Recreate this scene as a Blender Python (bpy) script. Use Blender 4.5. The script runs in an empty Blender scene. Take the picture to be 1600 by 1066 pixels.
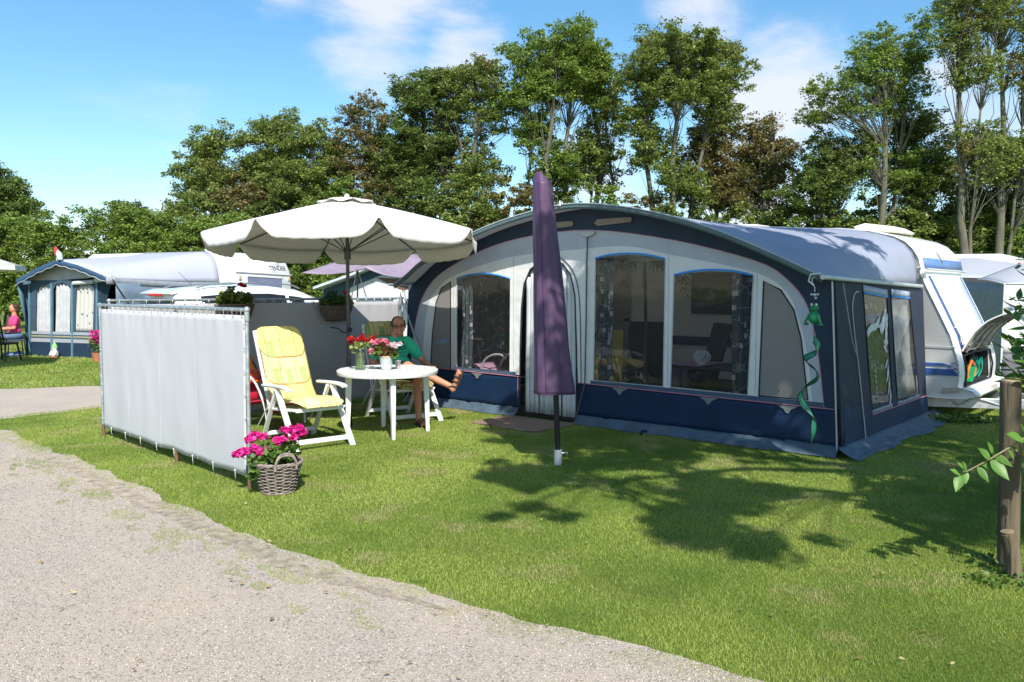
import bpy, bmesh, math, random
import numpy as np
from mathutils import Vector, Matrix, Quaternion
from mathutils.bvhtree import BVHTree
from mathutils.noise import noise as mnoise
R = math.radians
S = bpy.context.scene
COL = S.collection
rnd = random.Random(7)
# ------------------------------------------------------------ camera
cam = bpy.data.cameras.new('camera'); co = bpy.data.objects.new('camera', cam); COL.objects.link(co)
cam.sensor_width = 36; cam.lens = 28.8; cam.clip_start = .05; cam.clip_end = 3000
co.location = (0, 0, 1.6); co.rotation_euler = (R(90 - 3.443), 0, 0)
S.camera = co
# ------------------------------------------------------------ sun
LDIR = Vector((-.22, 1.0, -1.0)).normalized()
sl = bpy.data.lights.new('sun', 'SUN'); sl.energy = 4.4; sl.angle = R(.53); sl.color = (1, .955, .88)
so = bpy.data.objects.new('sun', sl); COL.objects.link(so); so.rotation_euler = LDIR.to_track_quat('-Z', 'Y').to_euler()
so.location = (5, -10, 20)
# ------------------------------------------------------------ world
W = bpy.data.worlds.new('World'); S.world = W; W.use_nodes = True
nt = W.node_tree; N = nt.nodes; L = nt.links; N.clear()
wo = N.new('ShaderNodeOutputWorld'); bg = N.new('ShaderNodeBackground'); sk = N.new('ShaderNodeTexSky')
sk.sky_type = 'NISHITA'; sk.sun_disc = False; sk.sun_elevation = R(44.3); sk.sun_rotation = R(167.6)
sk.air_density = 1.0; sk.dust_density = .6; sk.ozone_density = 2.2
tc = N.new('ShaderNodeTexCoord')
mp = N.new('ShaderNodeMapping'); mp.inputs['Scale'].default_value = (1, 1, 2.6)
nz = N.new('ShaderNodeTexNoise'); nz.inputs['Scale'].default_value = 4.5; nz.inputs['Detail'].default_value = 9
nz.inputs['Roughness'].default_value = .6; nz.inputs['Distortion'].default_value = .3
L.new(tc.outputs['Generated'], mp.inputs[0]); L.new(mp.outputs[0], nz.inputs['Vector'])
def wmath(op, a, b=None):
    n = N.new('ShaderNodeMath'); n.operation = op
    for i, x in enumerate((a, b)):
        if x is None: continue
        if isinstance(x, (int, float)): n.inputs[i].default_value = x
        else: L.new(x, n.inputs[i])
    return n.outputs[0]
def dirpx(px, py):
    p = math.atan2(77, 1280.); x = (px-800)/1280; y = (533-py)/1280
    return Vector((x, math.cos(p)+y*math.sin(p), -math.sin(p)+y*math.cos(p))).normalized()
tot = None
for (d, rad, amp) in ((dirpx(600, 40), .13, .85), (dirpx(710, 70), .09, .8), (dirpx(430, -5), .07, .7), (dirpx(1090, -10), .09, .9),
                      (dirpx(1235, 165), .12, 1.15), (dirpx(1180, 290), .12, 1.0), (dirpx(1480, 130), .10, .8),
                      (dirpx(930, 290), .09, .8), (dirpx(1560, 240), .12, .9), (dirpx(240, 330), .2, .5)):
    vm = N.new('ShaderNodeVectorMath'); vm.operation = 'DISTANCE'; L.new(tc.outputs['Generated'], vm.inputs[0]); vm.inputs[1].default_value = d
    a = wmath('SUBTRACT', 1.0, wmath('DIVIDE', vm.outputs['Value'], rad))
    a = wmath('MULTIPLY', wmath('MAXIMUM', a, 0.0), amp)
    tot = a if tot is None else wmath('MAXIMUM', tot, a)
dens = wmath('ADD', wmath('MULTIPLY', wmath('SUBTRACT', nz.outputs['Fac'], .5), 2.6), wmath('SUBTRACT', tot, .22))
dens = wmath('MULTIPLY', dens, wmath('MINIMUM', wmath('MULTIPLY', tot, 3.0), 1.0))
mr = N.new('ShaderNodeMapRange'); mr.interpolation_type = 'SMOOTHSTEP'
L.new(dens, mr.inputs['Value']); mr.inputs['From Min'].default_value = -.05; mr.inputs['From Max'].default_value = .9
mr.inputs['To Max'].default_value = .85
mx = N.new('ShaderNodeMix'); mx.data_type = 'RGBA'
L.new(mr.outputs[0], mx.inputs['Factor']); mx.inputs['B'].default_value = (5.0, 5.1, 5.5, 1)
hs = N.new('ShaderNodeHueSaturation'); hs.inputs['Saturation'].default_value = 1.23; hs.inputs['Hue'].default_value = .491
hs.inputs['Value'].default_value = 1.03
L.new(sk.outputs[0], hs.inputs['Color']); L.new(hs.outputs[0], mx.inputs['A'])
L.new(mx.outputs['Result'], bg.inputs['Color']); bg.inputs['Strength'].default_value = .125
L.new(bg.outputs[0], wo.inputs[0])
# ------------------------------------------------------------ exposure
S.view_settings.view_transform = 'Standard'; S.view_settings.look = 'None'; S.view_settings.exposure = .6; S.view_settings.gamma = 1
S.render.engine = 'CYCLES'; S.cycles.max_bounces = 7; S.cycles.transparent_max_bounces = 12
S.cycles.sample_clamp_indirect = 6

# ------------------------------------------------------------ materials
MATS = {}
def mat(name, col, rough=.6, metal=0, var=.12, scale=6, bump=0, bscale=60, transl=0, spec=.4, tcol=None, coat=0, stretch=None, dirt=0, dirtcol=(.12, .11, .08)):
    if name in MATS: return MATS[name]
    m = bpy.data.materials.new(name); m.use_nodes = True; MATS[name] = m
    n = m.node_tree.nodes; l = m.node_tree.links; b = n['Principled BSDF']; out = n['Material Output']
    t = n.new('ShaderNodeTexCoord'); mpp = n.new('ShaderNodeMapping'); l.new(t.outputs['Object'], mpp.inputs[0])
    if stretch: mpp.inputs['Scale'].default_value = stretch
    z = n.new('ShaderNodeTexNoise'); z.inputs['Scale'].default_value = scale; z.inputs['Detail'].default_value = 6
    l.new(mpp.outputs[0], z.inputs['Vector'])
    r = n.new('ShaderNodeMapRange'); r.inputs['From Min'].default_value = .3; r.inputs['From Max'].default_value = .7; l.new(z.outputs['Fac'], r.inputs['Value'])
    x = n.new('ShaderNodeMix'); x.data_type = 'RGBA'; l.new(r.outputs[0], x.inputs['Factor'])
    x.inputs['A'].default_value = (*[c*(1-var) for c in col], 1); x.inputs['B'].default_value = (*[min(c*(1+var), .95) for c in col], 1)
    cout = x.outputs['Result']
    if dirt:
        z3 = n.new('ShaderNodeTexNoise'); z3.inputs['Scale'].default_value = 3.1; z3.inputs['Detail'].default_value = 10; z3.inputs['Roughness'].default_value = .7
        l.new(t.outputs['Object'], z3.inputs['Vector'])
        r3 = n.new('ShaderNodeMapRange'); r3.inputs['From Min'].default_value = .52; r3.inputs['From Max'].default_value = .75; r3.inputs['To Max'].default_value = dirt; l.new(z3.outputs['Fac'], r3.inputs['Value'])
        x3 = n.new('ShaderNodeMix'); x3.data_type = 'RGBA'; l.new(r3.outputs[0], x3.inputs['Factor']); l.new(cout, x3.inputs['A']); x3.inputs['B'].default_value = (*dirtcol, 1)
        cout = x3.outputs['Result']
    l.new(cout, b.inputs['Base Color'])
    b.inputs['Roughness'].default_value = rough; b.inputs['Metallic'].default_value = metal; b.inputs['Specular IOR Level'].default_value = spec
    b.inputs['Coat Weight'].default_value = coat
    if bump:
        z2 = n.new('ShaderNodeTexNoise'); z2.inputs['Scale'].default_value = bscale; z2.inputs['Detail'].default_value = 4
        l.new(mpp.outputs[0], z2.inputs['Vector'])
        bp = n.new('ShaderNodeBump'); bp.inputs['Strength'].default_value = min(bump, 1); bp.inputs['Distance'].default_value = .02*max(bump, 1)
        l.new(z2.outputs['Fac'], bp.inputs['Height']); l.new(bp.outputs[0], b.inputs['Normal'])
    if transl:
        tr = n.new('ShaderNodeBsdfTranslucent'); ms = n.new('ShaderNodeMixShader'); ms.inputs[0].default_value = transl
        if tcol: tr.inputs['Color'].default_value = (*tcol, 1)
        else: l.new(cout, tr.inputs['Color'])
        l.new(b.outputs[0], ms.inputs[1]); l.new(tr.outputs[0], ms.inputs[2]); l.new(ms.outputs[0], out.inputs['Surface'])
    return m
def clearmat(name, tint, gloss=.08, rough=.05, haze=0, hcol=(.5, .5, .5), bump=.15):
    if name in MATS: return MATS[name]
    m = bpy.data.materials.new(name); m.use_nodes = True; MATS[name] = m
    n = m.node_tree.nodes; l = m.node_tree.links; n.remove(n['Principled BSDF']); out = n['Material Output']
    tr = n.new('ShaderNodeBsdfTransparent'); tr.inputs[0].default_value = (*tint, 1)
    gl = n.new('ShaderNodeBsdfGlossy'); gl.inputs['Roughness'].default_value = rough
    t = n.new('ShaderNodeTexCoord'); z = n.new('ShaderNodeTexNoise'); z.inputs['Scale'].default_value = 5; l.new(t.outputs['Object'], z.inputs['Vector'])
    bp = n.new('ShaderNodeBump'); bp.inputs['Strength'].default_value = bump; bp.inputs['Distance'].default_value = .05; l.new(z.outputs['Fac'], bp.inputs['Height'])
    l.new(bp.outputs[0], gl.inputs['Normal'])
    fc = n.new('ShaderNodeLayerWeight'); fc.inputs['Blend'].default_value = .5; fr = n.new('ShaderNodeMath'); fr.operation = 'POWER'; fr.inputs[1].default_value = 5; l.new(fc.outputs['Facing'], fr.inputs[0])
    ad = n.new('ShaderNodeMath'); ad.operation = 'MULTIPLY_ADD'; ad.inputs[1].default_value = .45; ad.inputs[2].default_value = gloss; l.new(fr.outputs[0], ad.inputs[0])
    ms = n.new('ShaderNodeMixShader'); l.new(ad.outputs[0], ms.inputs[0]); l.new(tr.outputs[0], ms.inputs[1]); l.new(gl.outputs[0], ms.inputs[2])
    last = ms.outputs[0]
    if haze:
        d = n.new('ShaderNodeBsdfDiffuse'); d.inputs[0].default_value = (*hcol, 1)
        m2 = n.new('ShaderNodeMixShader'); m2.inputs[0].default_value = haze; l.new(last, m2.inputs[1]); l.new(d.outputs[0], m2.inputs[2]); last = m2.outputs[0]
    l.new(last, out.inputs['Surface'])
    return m
def leafmat(name, c1, c2, c3=None, f3=.1, transl=.35, nscale=.6):
    """c1/c2 mixed per leaf, c3 in patches of the crown"""
    if name in MATS: return MATS[name]
    m = bpy.data.materials.new(name); m.use_nodes = True; MATS[name] = m
    n = m.node_tree.nodes; l = m.node_tree.links; b = n['Principled BSDF']; out = n['Material Output']
    at = n.new('ShaderNodeAttribute'); at.attribute_name = 'v'
    x = n.new('ShaderNodeMix'); x.data_type = 'RGBA'; l.new(at.outputs['Fac'], x.inputs['Factor'])
    x.inputs['A'].default_value = (*c1, 1); x.inputs['B'].default_value = (*c2, 1)
    c = x.outputs['Result']
    if c3:
        g = n.new('ShaderNodeNewGeometry'); z = n.new('ShaderNodeTexNoise'); z.inputs['Scale'].default_value = nscale; z.inputs['Detail'].default_value = 3
        l.new(g.outputs['Position'], z.inputs['Vector'])
        r = n.new('ShaderNodeMapRange'); r.inputs['From Min'].default_value = .62-f3; r.inputs['From Max'].default_value = .72-f3; r.inputs['To Max'].default_value = .85
        l.new(z.outputs['Fac'], r.inputs['Value'])
        y = n.new('ShaderNodeMix'); y.data_type = 'RGBA'; l.new(r.outputs[0], y.inputs['Factor']); l.new(c, y.inputs['A']); y.inputs['B'].default_value = (*c3, 1)
        c = y.outputs['Result']
    l.new(c, b.inputs['Base Color']); b.inputs['Roughness'].default_value = .5; b.inputs['Specular IOR Level'].default_value = .35
    tr = n.new('ShaderNodeBsdfTranslucent'); l.new(c, tr.inputs['Color']); ms = n.new('ShaderNodeMixShader'); ms.inputs[0].default_value = transl
    l.new(b.outputs[0], ms.inputs[1]); l.new(tr.outputs[0], ms.inputs[2]); l.new(ms.outputs[0], out.inputs['Surface'])
    return m
# ------------------------------------------------------------ mesh builder
class MB:
    def __init__(s): s.v = []; s.f = []
    def add(s, vs, fs):
        o = len(s.v); s.v += [tuple(p) for p in vs]; s.f += [tuple(i+o for i in f) for f in fs]; return s
    def box(s, c, d, rot=None):
        vs = []
        for z in (-1, 1):
            for x, y in ((-1, -1), (1, -1), (1, 1), (-1, 1)):
                p = Vector((x*d[0]/2, y*d[1]/2, z*d[2]/2))
                if rot is not None: p = rot @ p
                vs.append(p+Vector(c))
        return s.add(vs, [(3, 2, 1, 0), (4, 5, 6, 7), (0, 1, 5, 4), (1, 2, 6, 5), (2, 3, 7, 6), (3, 0, 4, 7)])
    def beam(s, a, b, w, h, up=(0, 0, 1)):
        a = Vector(a); b = Vector(b); d = (b-a); ln = d.length; d.normalize(); up = Vector(up)
        x = d.cross(up).normalized(); z = x.cross(d)
        m = Matrix((x, d, z)).transposed()
        return s.box((a+b)/2, (w, ln, h), m)
    def tube(s, pts, r, n=8, cap=True, flat=1.0):
        pts = [Vector(p) for p in pts]; k = len(pts)
        rs = r if isinstance(r, (list, tuple)) else [r]*k
        t0 = (pts[1]-pts[0]).normalized(); up = Vector((0, 0, 1)) if abs(t0.z) < .9 else Vector((1, 0, 0))
        x = t0.cross(up).normalized(); vs = []
        for i, p in enumerate(pts):
            t = (pts[min(i+1, k-1)]-pts[max(i-1, 0)])
            if t.length < 1e-9: t = t0
            t.normalize(); x = (x-t*x.dot(t))
            if x.length < 1e-6: x = t.orthogonal()
            x.normalize(); y = t.cross(x)
            for j in range(n):
                a = 2*math.pi*j/n; vs.append(p+(x*math.cos(a)+y*math.sin(a)*flat)*rs[i])
        fs = [(i*n+j, i*n+(j+1) % n, (i+1)*n+(j+1) % n, (i+1)*n+j) for i in range(k-1) for j in range(n)]
        if cap: fs += [tuple(range(n-1, -1, -1)), tuple((k-1)*n+j for j in range(n))]
        return s.add(vs, fs)
    def lathe(s, prof, n=24, c=(0, 0, 0), cap=True):
        vs = []; k = len(prof)
        for r_, z_ in prof:
            for j in range(n):
                a = 2*math.pi*j/n; vs.append((c[0]+r_*math.cos(a), c[1]+r_*math.sin(a), c[2]+z_))
        fs = [(i*n+j, i*n+(j+1) % n, (i+1)*n+(j+1) % n, (i+1)*n+j) for i in range(k-1) for j in range(n)]
        if cap:
            fs += [tuple(range(n-1, -1, -1)), tuple((k-1)*n+j for j in range(n))]
        return s.add(vs, fs)
    def grid(s, fn, nu, nv, closeu=False):
        vs = [fn(i/nu, j/nv) for j in range(nv+1) for i in range(nu+1)]
        return s.add(vs, [(j*(nu+1)+i, j*(nu+1)+i+1, (j+1)*(nu+1)+i+1, (j+1)*(nu+1)+i) for j in range(nv) for i in range(nu)])
    def ball(s, c, r, nu=12, nv=8, rot=None):
        r = r if isinstance(r, (list, tuple)) else (r, r, r); c = Vector(c); vs = []
        for j in range(nv+1):
            t = math.pi*j/nv
            for i in range(nu):
                a = 2*math.pi*i/nu; p = Vector((r[0]*math.sin(t)*math.cos(a), r[1]*math.sin(t)*math.sin(a), -r[2]*math.cos(t)))
                if rot is not None: p = rot @ p
                vs.append(c+p)
        return s.add(vs, [(j*nu+i, j*nu+(i+1) % nu, (j+1)*nu+(i+1) % nu, (j+1)*nu+i) for j in range(nv) for i in range(nu)])
    def prism(s, poly, a0, a1, f):
        """poly 2d list; f(x,y,a)->xyz"""
        n = len(poly); vs = [f(x, y, a0) for x, y in poly]+[f(x, y, a1) for x, y in poly]
        return s.add(vs, [tuple(range(n-1, -1, -1)), tuple(range(n, 2*n))]+[(i, (i+1) % n, n+(i+1) % n, n+i) for i in range(n)])
def obj(name, b, m, parent=None, smooth=40, bevel=0, solid=0, subd=0, loc=None, rot=None, label=None, seg=2):
    if isinstance(b, MB):
        me = bpy.data.meshes.new(name); me.from_pydata(b.v, [], b.f); me.validate(); me.update()
        bm = bmesh.new(); bm.from_mesh(me); bmesh.ops.remove_doubles(bm, verts=bm.verts, dist=1e-5); bmesh.ops.recalc_face_normals(bm, faces=bm.faces); bm.to_mesh(me); bm.free()
    else: me = b
    if m: 
        me.materials.clear(); me.materials.append(m)
    if smooth and len(me.polygons):
        me.polygons.foreach_set('use_smooth', [True]*len(me.polygons)); me.set_sharp_from_angle(angle=R(smooth))
    o = bpy.data.objects.new(name, me); COL.objects.link(o)
    if parent: o.parent = parent
    if loc is not None: o.location = loc
    if rot is not None: o.rotation_euler = rot
    if solid: q = o.modifiers.new('solid', 'SOLIDIFY'); q.thickness = solid; q.offset = 0
    if bevel: q = o.modifiers.new('bevel', 'BEVEL'); q.width = bevel; q.segments = seg; q.limit_method = 'ANGLE'; q.angle_limit = R(35); q.harden_normals = False
    if subd: q = o.modifiers.new('sub', 'SUBSURF'); q.levels = subd; q.render_levels = subd
    if label: o['label'] = label
    return o
def tag(o, label, cat, group=None):
    o['label'] = label; o['category'] = cat
    if group: o['group'] = group
    return o
def thing(name, label, cat, loc=(0, 0, 0), rz=0, group=None):
    o = bpy.data.objects.new(name, None); COL.objects.link(o); o.location = loc; o.rotation_euler = (0, 0, rz); o.empty_display_size = .2
    return tag(o, label, cat, group)
def struct(o): o['kind'] = 'structure'; return o
def copy_tree(o, parent=None):
    c = o.copy(); COL.objects.link(c); c.parent = parent
    for ch in o.children: copy_tree(ch, c)
    return c
def rawmesh(name, verts, quads, k=4, attr=None):
    """fast mesh from numpy arrays; faces all k-gons; attr per face float"""
    me = bpy.data.meshes.new(name); nv = len(verts); nf = len(quads)
    me.vertices.add(nv); me.vertices.foreach_set('co', np.ascontiguousarray(verts, dtype=np.float32).ravel())
    me.loops.add(nf*k); me.loops.foreach_set('vertex_index', np.ascontiguousarray(quads, dtype=np.int32).ravel())
    me.polygons.add(nf); me.polygons.foreach_set('loop_start', np.arange(0, nf*k, k, dtype=np.int32))
    try: me.polygons.foreach_set('loop_total', np.full(nf, k, dtype=np.int32))
    except Exception: pass
    me.update(calc_edges=True)
    if attr is not None:
        a = me.attributes.new('v', 'FLOAT', 'FACE'); a.data.foreach_set('value', np.ascontiguousarray(attr, dtype=np.float32))
    return me
def panel(outer, holes, thick, name='panel', res=1):
    """flat panel with holes in the XZ plane (x,z), thickness along y centred on 0"""
    cu = bpy.data.curves.new(name, 'CURVE'); cu.dimensions = '2D'; cu.fill_mode = 'BOTH'; cu.extrude = thick/2
    for pl in [outer]+list(holes):
        sp = cu.splines.new('POLY'); sp.points.add(len(pl)-1)
        for i, (x, z) in enumerate(pl): sp.points[i].co = (x, z, 0, 1)
        sp.use_cyclic_u = True
    o = bpy.data.objects.new('tmp', cu); COL.objects.link(o); dg = bpy.context.evaluated_depsgraph_get(); dg.update()
    me = bpy.data.meshes.new_from_object(o.evaluated_get(dg)); bpy.data.objects.remove(o); bpy.data.curves.remove(cu)
    me.name = name; me.transform(Matrix.Rotation(R(90), 4, 'X')); return me
def textmesh(s, size, thick=.001, align='CENTER', shear=0, bold=0):
    cu = bpy.data.curves.new('text', 'FONT'); cu.body = s; cu.size = size; cu.extrude = thick; cu.align_x = align; cu.align_y = 'CENTER'; cu.shear = shear; cu.offset = bold
    o = bpy.data.objects.new('tmp', cu); COL.objects.link(o); dg = bpy.context.evaluated_depsgraph_get(); dg.update()
    me = bpy.data.meshes.new_from_object(o.evaluated_get(dg)); bpy.data.objects.remove(o); bpy.data.curves.remove(cu)
    me.transform(Matrix.Rotation(R(90), 4, 'X')); return me   # in XZ plane, readable from -y
def blob(name, parts, voxel, smooth=4, fac=.5):
    """one continuous surface from overlapping balls and tapered capsules"""
    b = MB()
    for p in parts:
        if p[0] == 'c':
            _, a, ra, c, rc = p; a = Vector(a); c = Vector(c); k = 7
            b.ball(a, ra, 14, 10); b.ball(c, rc, 14, 10); b.tube([a, c], [ra, rc], 14)
        else: b.ball(p[1], p[2], 18, 12, p[3] if len(p) > 3 else None)
    me = bpy.data.meshes.new(name); me.from_pydata(b.v, [], b.f); me.validate()
    bm = bmesh.new(); bm.from_mesh(me); bmesh.ops.remove_doubles(bm, verts=bm.verts, dist=1e-6); bmesh.ops.recalc_face_normals(bm, faces=bm.faces); bm.to_mesh(me); bm.free()
    o = bpy.data.objects.new('tmp', me); COL.objects.link(o)
    q = o.modifiers.new('r', 'REMESH'); q.mode = 'VOXEL'; q.voxel_size = voxel
    if smooth: q = o.modifiers.new('s', 'SMOOTH'); q.iterations = smooth; q.factor = fac
    dg = bpy.context.evaluated_depsgraph_get(); dg.update()
    r = bpy.data.meshes.new_from_object(o.evaluated_get(dg)); bpy.data.objects.remove(o); bpy.data.meshes.remove(me); r.name = name
    return r
def arcpts(c, r, a0, a1, n):
    return [(c[0]+r*math.cos(R(a0+(a1-a0)*i/n)), c[1]+r*math.sin(R(a0+(a1-a0)*i/n))) for i in range(n+1)]
def smoothpoly(pts, k=3, closed=False):
    """Catmull-Rom"""
    out = []; n = len(pts)
    for i in range(n if closed else n-1):
        g = lambda j: Vector(pts[j % n] if closed else pts[max(0, min(n-1, j))])
        p0, p1, p2, p3 = g(i-1), g(i), g(i+1), g(i+2)
        for s_ in range(k):
            t = s_/k; out.append(tuple(.5*((2*p1)+(p2-p0)*t+(2*p0-5*p1+4*p2-p3)*t*t+(3*p1-p0-3*p2+p3)*t**3)))
    if not closed: out.append(tuple(pts[-1]))
    return out
def resample(pts, n):
    P = np.array(pts, float); d = np.r_[0, np.cumsum(np.linalg.norm(np.diff(P, axis=0), axis=1))]; t = np.linspace(0, d[-1], n)
    return np.stack([np.interp(t, d, P[:, i]) for i in range(P.shape[1])], 1)
def inpoly(x, y, poly):
    c = np.zeros(len(x), bool); n = len(poly)
    for i in range(n):
        x0, y0 = poly[i]; x1, y1 = poly[(i+1) % n]
        if y0 == y1: continue
        k = ((y0 > y) != (y1 > y)) & (x < (x1-x0)*(y-y0)/(y1-y0)+x0); c ^= k
    return c
# ============================================================ GROUND
NR = np.random.default_rng(3)
def vnoise(x, y, s, seed=0):
    """value noise, numpy"""
    rs = np.random.default_rng(seed); T = rs.random((64, 64)); x = x/s; y = y/s
    xi = np.floor(x).astype(int); yi = np.floor(y).astype(int); fx = x-xi; fy = y-yi; fx = fx*fx*(3-2*fx); fy = fy*fy*(3-2*fy)
    a = T[xi % 64, yi % 64]; b = T[(xi+1) % 64, yi % 64]; c = T[xi % 64, (yi+1) % 64]; d = T[(xi+1) % 64, (yi+1) % 64]
    return (a*(1-fx)+b*fx)*(1-fy)+(c*(1-fx)+d*fx)*fy
# road outline: near edge of the lawn, tip on the left, then the far branch of the path
near_edge = [(2.2, 2.55), (1.55, 2.95), (1.02, 3.27), (.44, 3.68), (0, 3.96), (-.56, 4.38), (-1.28, 4.87), (-2.13, 5.71), (-3.0, 6.6), (-3.68, 7.27), (-4.9, 8.45), (-6.05, 9.6), (-6.45, 10.1), (-6.0, 10.75), (-5.6, 11.35), (-4.6, 12.0), (-3.5, 12.9)]
far_edge = [(-4.5, 14.6), (-6.99, 13.85), (-8.38, 13.34), (-10.5, 12.6), (-14, 11.2), (-30, 6)]
def jitter(pl, amp, n, seed):
    P = resample(pl, n); r_ = random.Random(seed)
    for i in range(1, n-1):
        P[i, 0] += (mnoise(Vector((P[i, 0]*2.1, P[i, 1]*2.1, seed)))*amp*2+mnoise(Vector((P[i, 0]*9, P[i, 1]*9, seed)))*amp); P[i, 1] += (mnoise(Vector((P[i, 0]*2.1, P[i, 1]*2.1, seed+9)))*amp*2+mnoise(Vector((P[i, 0]*9, P[i, 1]*9, seed+4)))*amp)
    return [tuple(p) for p in P]
ne = jitter(smoothpoly(near_edge, 4), .038, 260, 5); fe = jitter(far_edge, .06, 120, 8)
road_poly = [(-30, -14), (30, -14), (30, -2), (9, -1.2), (4.5, 1.2)]+ne+fe+[(-30, 6)]
gm = bpy.data.materials.new('gravel'); gm.use_nodes = True
n = gm.node_tree.nodes; l = gm.node_tree.links; b = n['Principled BSDF']
g = n.new('ShaderNodeNewGeometry')
vo = n.new('ShaderNodeTexVoronoi'); vo.inputs['Scale'].default_value = 150; l.new(g.outputs['Position'], vo.inputs['Vector'])
rp = n.new('ShaderNodeValToRGB'); l.new(vo.outputs['Color'], rp.inputs['Fac'])
cr = rp.color_ramp; cr.elements[0].color = (.18, .15, .125, 1); cr.elements[1].color = (.56, .50, .44, 1)
for p_, c_ in ((.25, (.33, .28, .235, 1)), (.5, (.46, .395, .335, 1)), (.75, (.54, .475, .415, 1))):
    e_ = cr.elements.new(p_); e_.color = c_
z1 = n.new('ShaderNodeTexNoise'); z1.inputs['Scale'].default_value = .9; z1.inputs['Detail'].default_value = 8; z1.inputs['Roughness'].default_value = .65; l.new(g.outputs['Position'], z1.inputs['Vector'])
r1 = n.new('ShaderNodeMapRange'); r1.inputs['From Min'].default_value = .38; r1.inputs['From Max'].default_value = .62; r1.inputs['To Max'].default_value = .8; l.new(z1.outputs['Fac'], r1.inputs['Value'])
x1 = n.new('ShaderNodeMix'); x1.data_type = 'RGBA'; l.new(r1.outputs[0], x1.inputs['Factor']); l.new(rp.outputs['Color'], x1.inputs['A']); x1.inputs['B'].default_value = (.52, .43, .34, 1)
z5 = n.new('ShaderNodeTexNoise'); z5.inputs['Scale'].default_value = 260; l.new(g.outputs['Position'], z5.inputs['Vector'])
x2 = n.new('ShaderNodeMix'); x2.data_type = 'RGBA'; x2.blend_type = 'MULTIPLY'; x2.inputs['Factor'].default_value = .5; l.new(x1.outputs['Result'], x2.inputs['A']); l.new(z5.outputs['Color'], x2.inputs['B'])
l.new(x1.outputs['Result'], b.inputs['Base Color']); b.inputs['Roughness'].default_value = .9; b.inputs['Specular IOR Level'].default_value = .2
bp = n.new('ShaderNodeBump'); bp.inputs['Strength'].default_value = .9; bp.inputs['Distance'].default_value = .006; l.new(vo.outputs['Distance'], bp.inputs['Height']); bp.invert = True
l.new(bp.outputs[0], b.inputs['Normal'])
GRAVEL = gm
# soil/grass ground
sm = bpy.data.materials.new('turf'); sm.use_nodes = True
n = sm.node_tree.nodes; l = sm.node_tree.links; b = n['Principled BSDF']; g = n.new('ShaderNodeNewGeometry')
z1 = n.new('ShaderNodeTexNoise'); z1.inputs['Scale'].default_value = 1.3; z1.inputs['Detail'].default_value = 6; l.new(g.outputs['Position'], z1.inputs['Vector'])
z2 = n.new('ShaderNodeTexNoise'); z2.inputs['Scale'].default_value = 70; z2.inputs['Detail'].default_value = 5; z2.inputs['Roughness'].default_value = .7; l.new(g.outputs['Position'], z2.inputs['Vector'])
rp = n.new('ShaderNodeValToRGB'); cr = rp.color_ramp; cr.elements[0].position = .3; cr.elements[1].position = .72
cr.elements[0].color = (.07, .13, .018, 1); cr.elements[1].color = (.26, .36, .06, 1); l.new(z2.outputs['Fac'], rp.inputs['Fac'])
x1 = n.new('ShaderNodeMix'); x1.data_type = 'RGBA'; r1 = n.new('ShaderNodeMapRange'); r1.inputs['From Min'].default_value = .5; r1.inputs['From Max'].default_value = .75; r1.inputs['To Max'].default_value = .7
l.new(z1.outputs['Fac'], r1.inputs['Value']); l.new(r1.outputs[0], x1.inputs['Factor']); l.new(rp.outputs['Color'], x1.inputs['A']); x1.inputs['B'].default_value = (.2, .2, .06, 1)
l.new(x1.outputs['Result'], b.inputs['Base Color']); b.inputs['Roughness'].default_value = .95; b.inputs['Specular IOR Level'].default_value = .1
bp = n.new('ShaderNodeBump'); bp.inputs['Strength'].default_value = 1; bp.inputs['Distance'].default_value = .03; l.new(z2.outputs['Fac'], bp.inputs['Height']); l.new(bp.outputs[0], b.inputs['Normal'])
gr = struct(obj('ground', MB().add([(-900, -200, 0), (900, -200, 0), (900, 1500, 0), (-900, 1500, 0)], [(0, 1, 2, 3)]), sm, smooth=0))
rd = panel(road_poly, [], .002, 'gravel_road'); rd.transform(Matrix.Rotation(R(-90), 4, 'X')); rd.transform(Matrix.Translation((0, 0, .004)))
struct(obj('gravel_road', rd, GRAVEL, smooth=0))
# bare earth strip between lawn and gravel
def strip_poly(c, w, seed, n=120):
    P = resample(c, n); r_ = []; l_ = []
    for i in range(n):
        t = P[min(i+1, n-1)]-P[max(i-1, 0)]; t = t/np.linalg.norm(t); nn = np.array([-t[1], t[0]])
        ww = w*math.sin(math.pi*i/(n-1))**.5
        r_.append(tuple(P[i]+nn*ww*(.6+.7*abs(mnoise(Vector((P[i, 0]*5, P[i, 1]*5, seed))))*2)))
        l_.append(tuple(P[i]-nn*ww*(.6+.7*abs(mnoise(Vector((P[i, 0]*6, P[i, 1]*6, seed+3))))*2)))
    return r_+l_[::-1]
EARTH = mat('bare_earth', (.44, .365, .285), .95, var=.35, scale=14, bump=1, bscale=110, spec=.1)
ep = panel(strip_poly([(-4.6, 7.95), (-3.5, 6.85), (-2.6, 5.95), (-1.9, 5.3), (-1.2, 4.62), (-.3, 4.0)], .095, 2), [], .001, 'earth'); ep.transform(Matrix.Rotation(R(-90), 4, 'X')); ep.transform(Matrix.Translation((0, 0, .0075)))
struct(obj('bare_earth', ep, EARTH, smooth=0))
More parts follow.
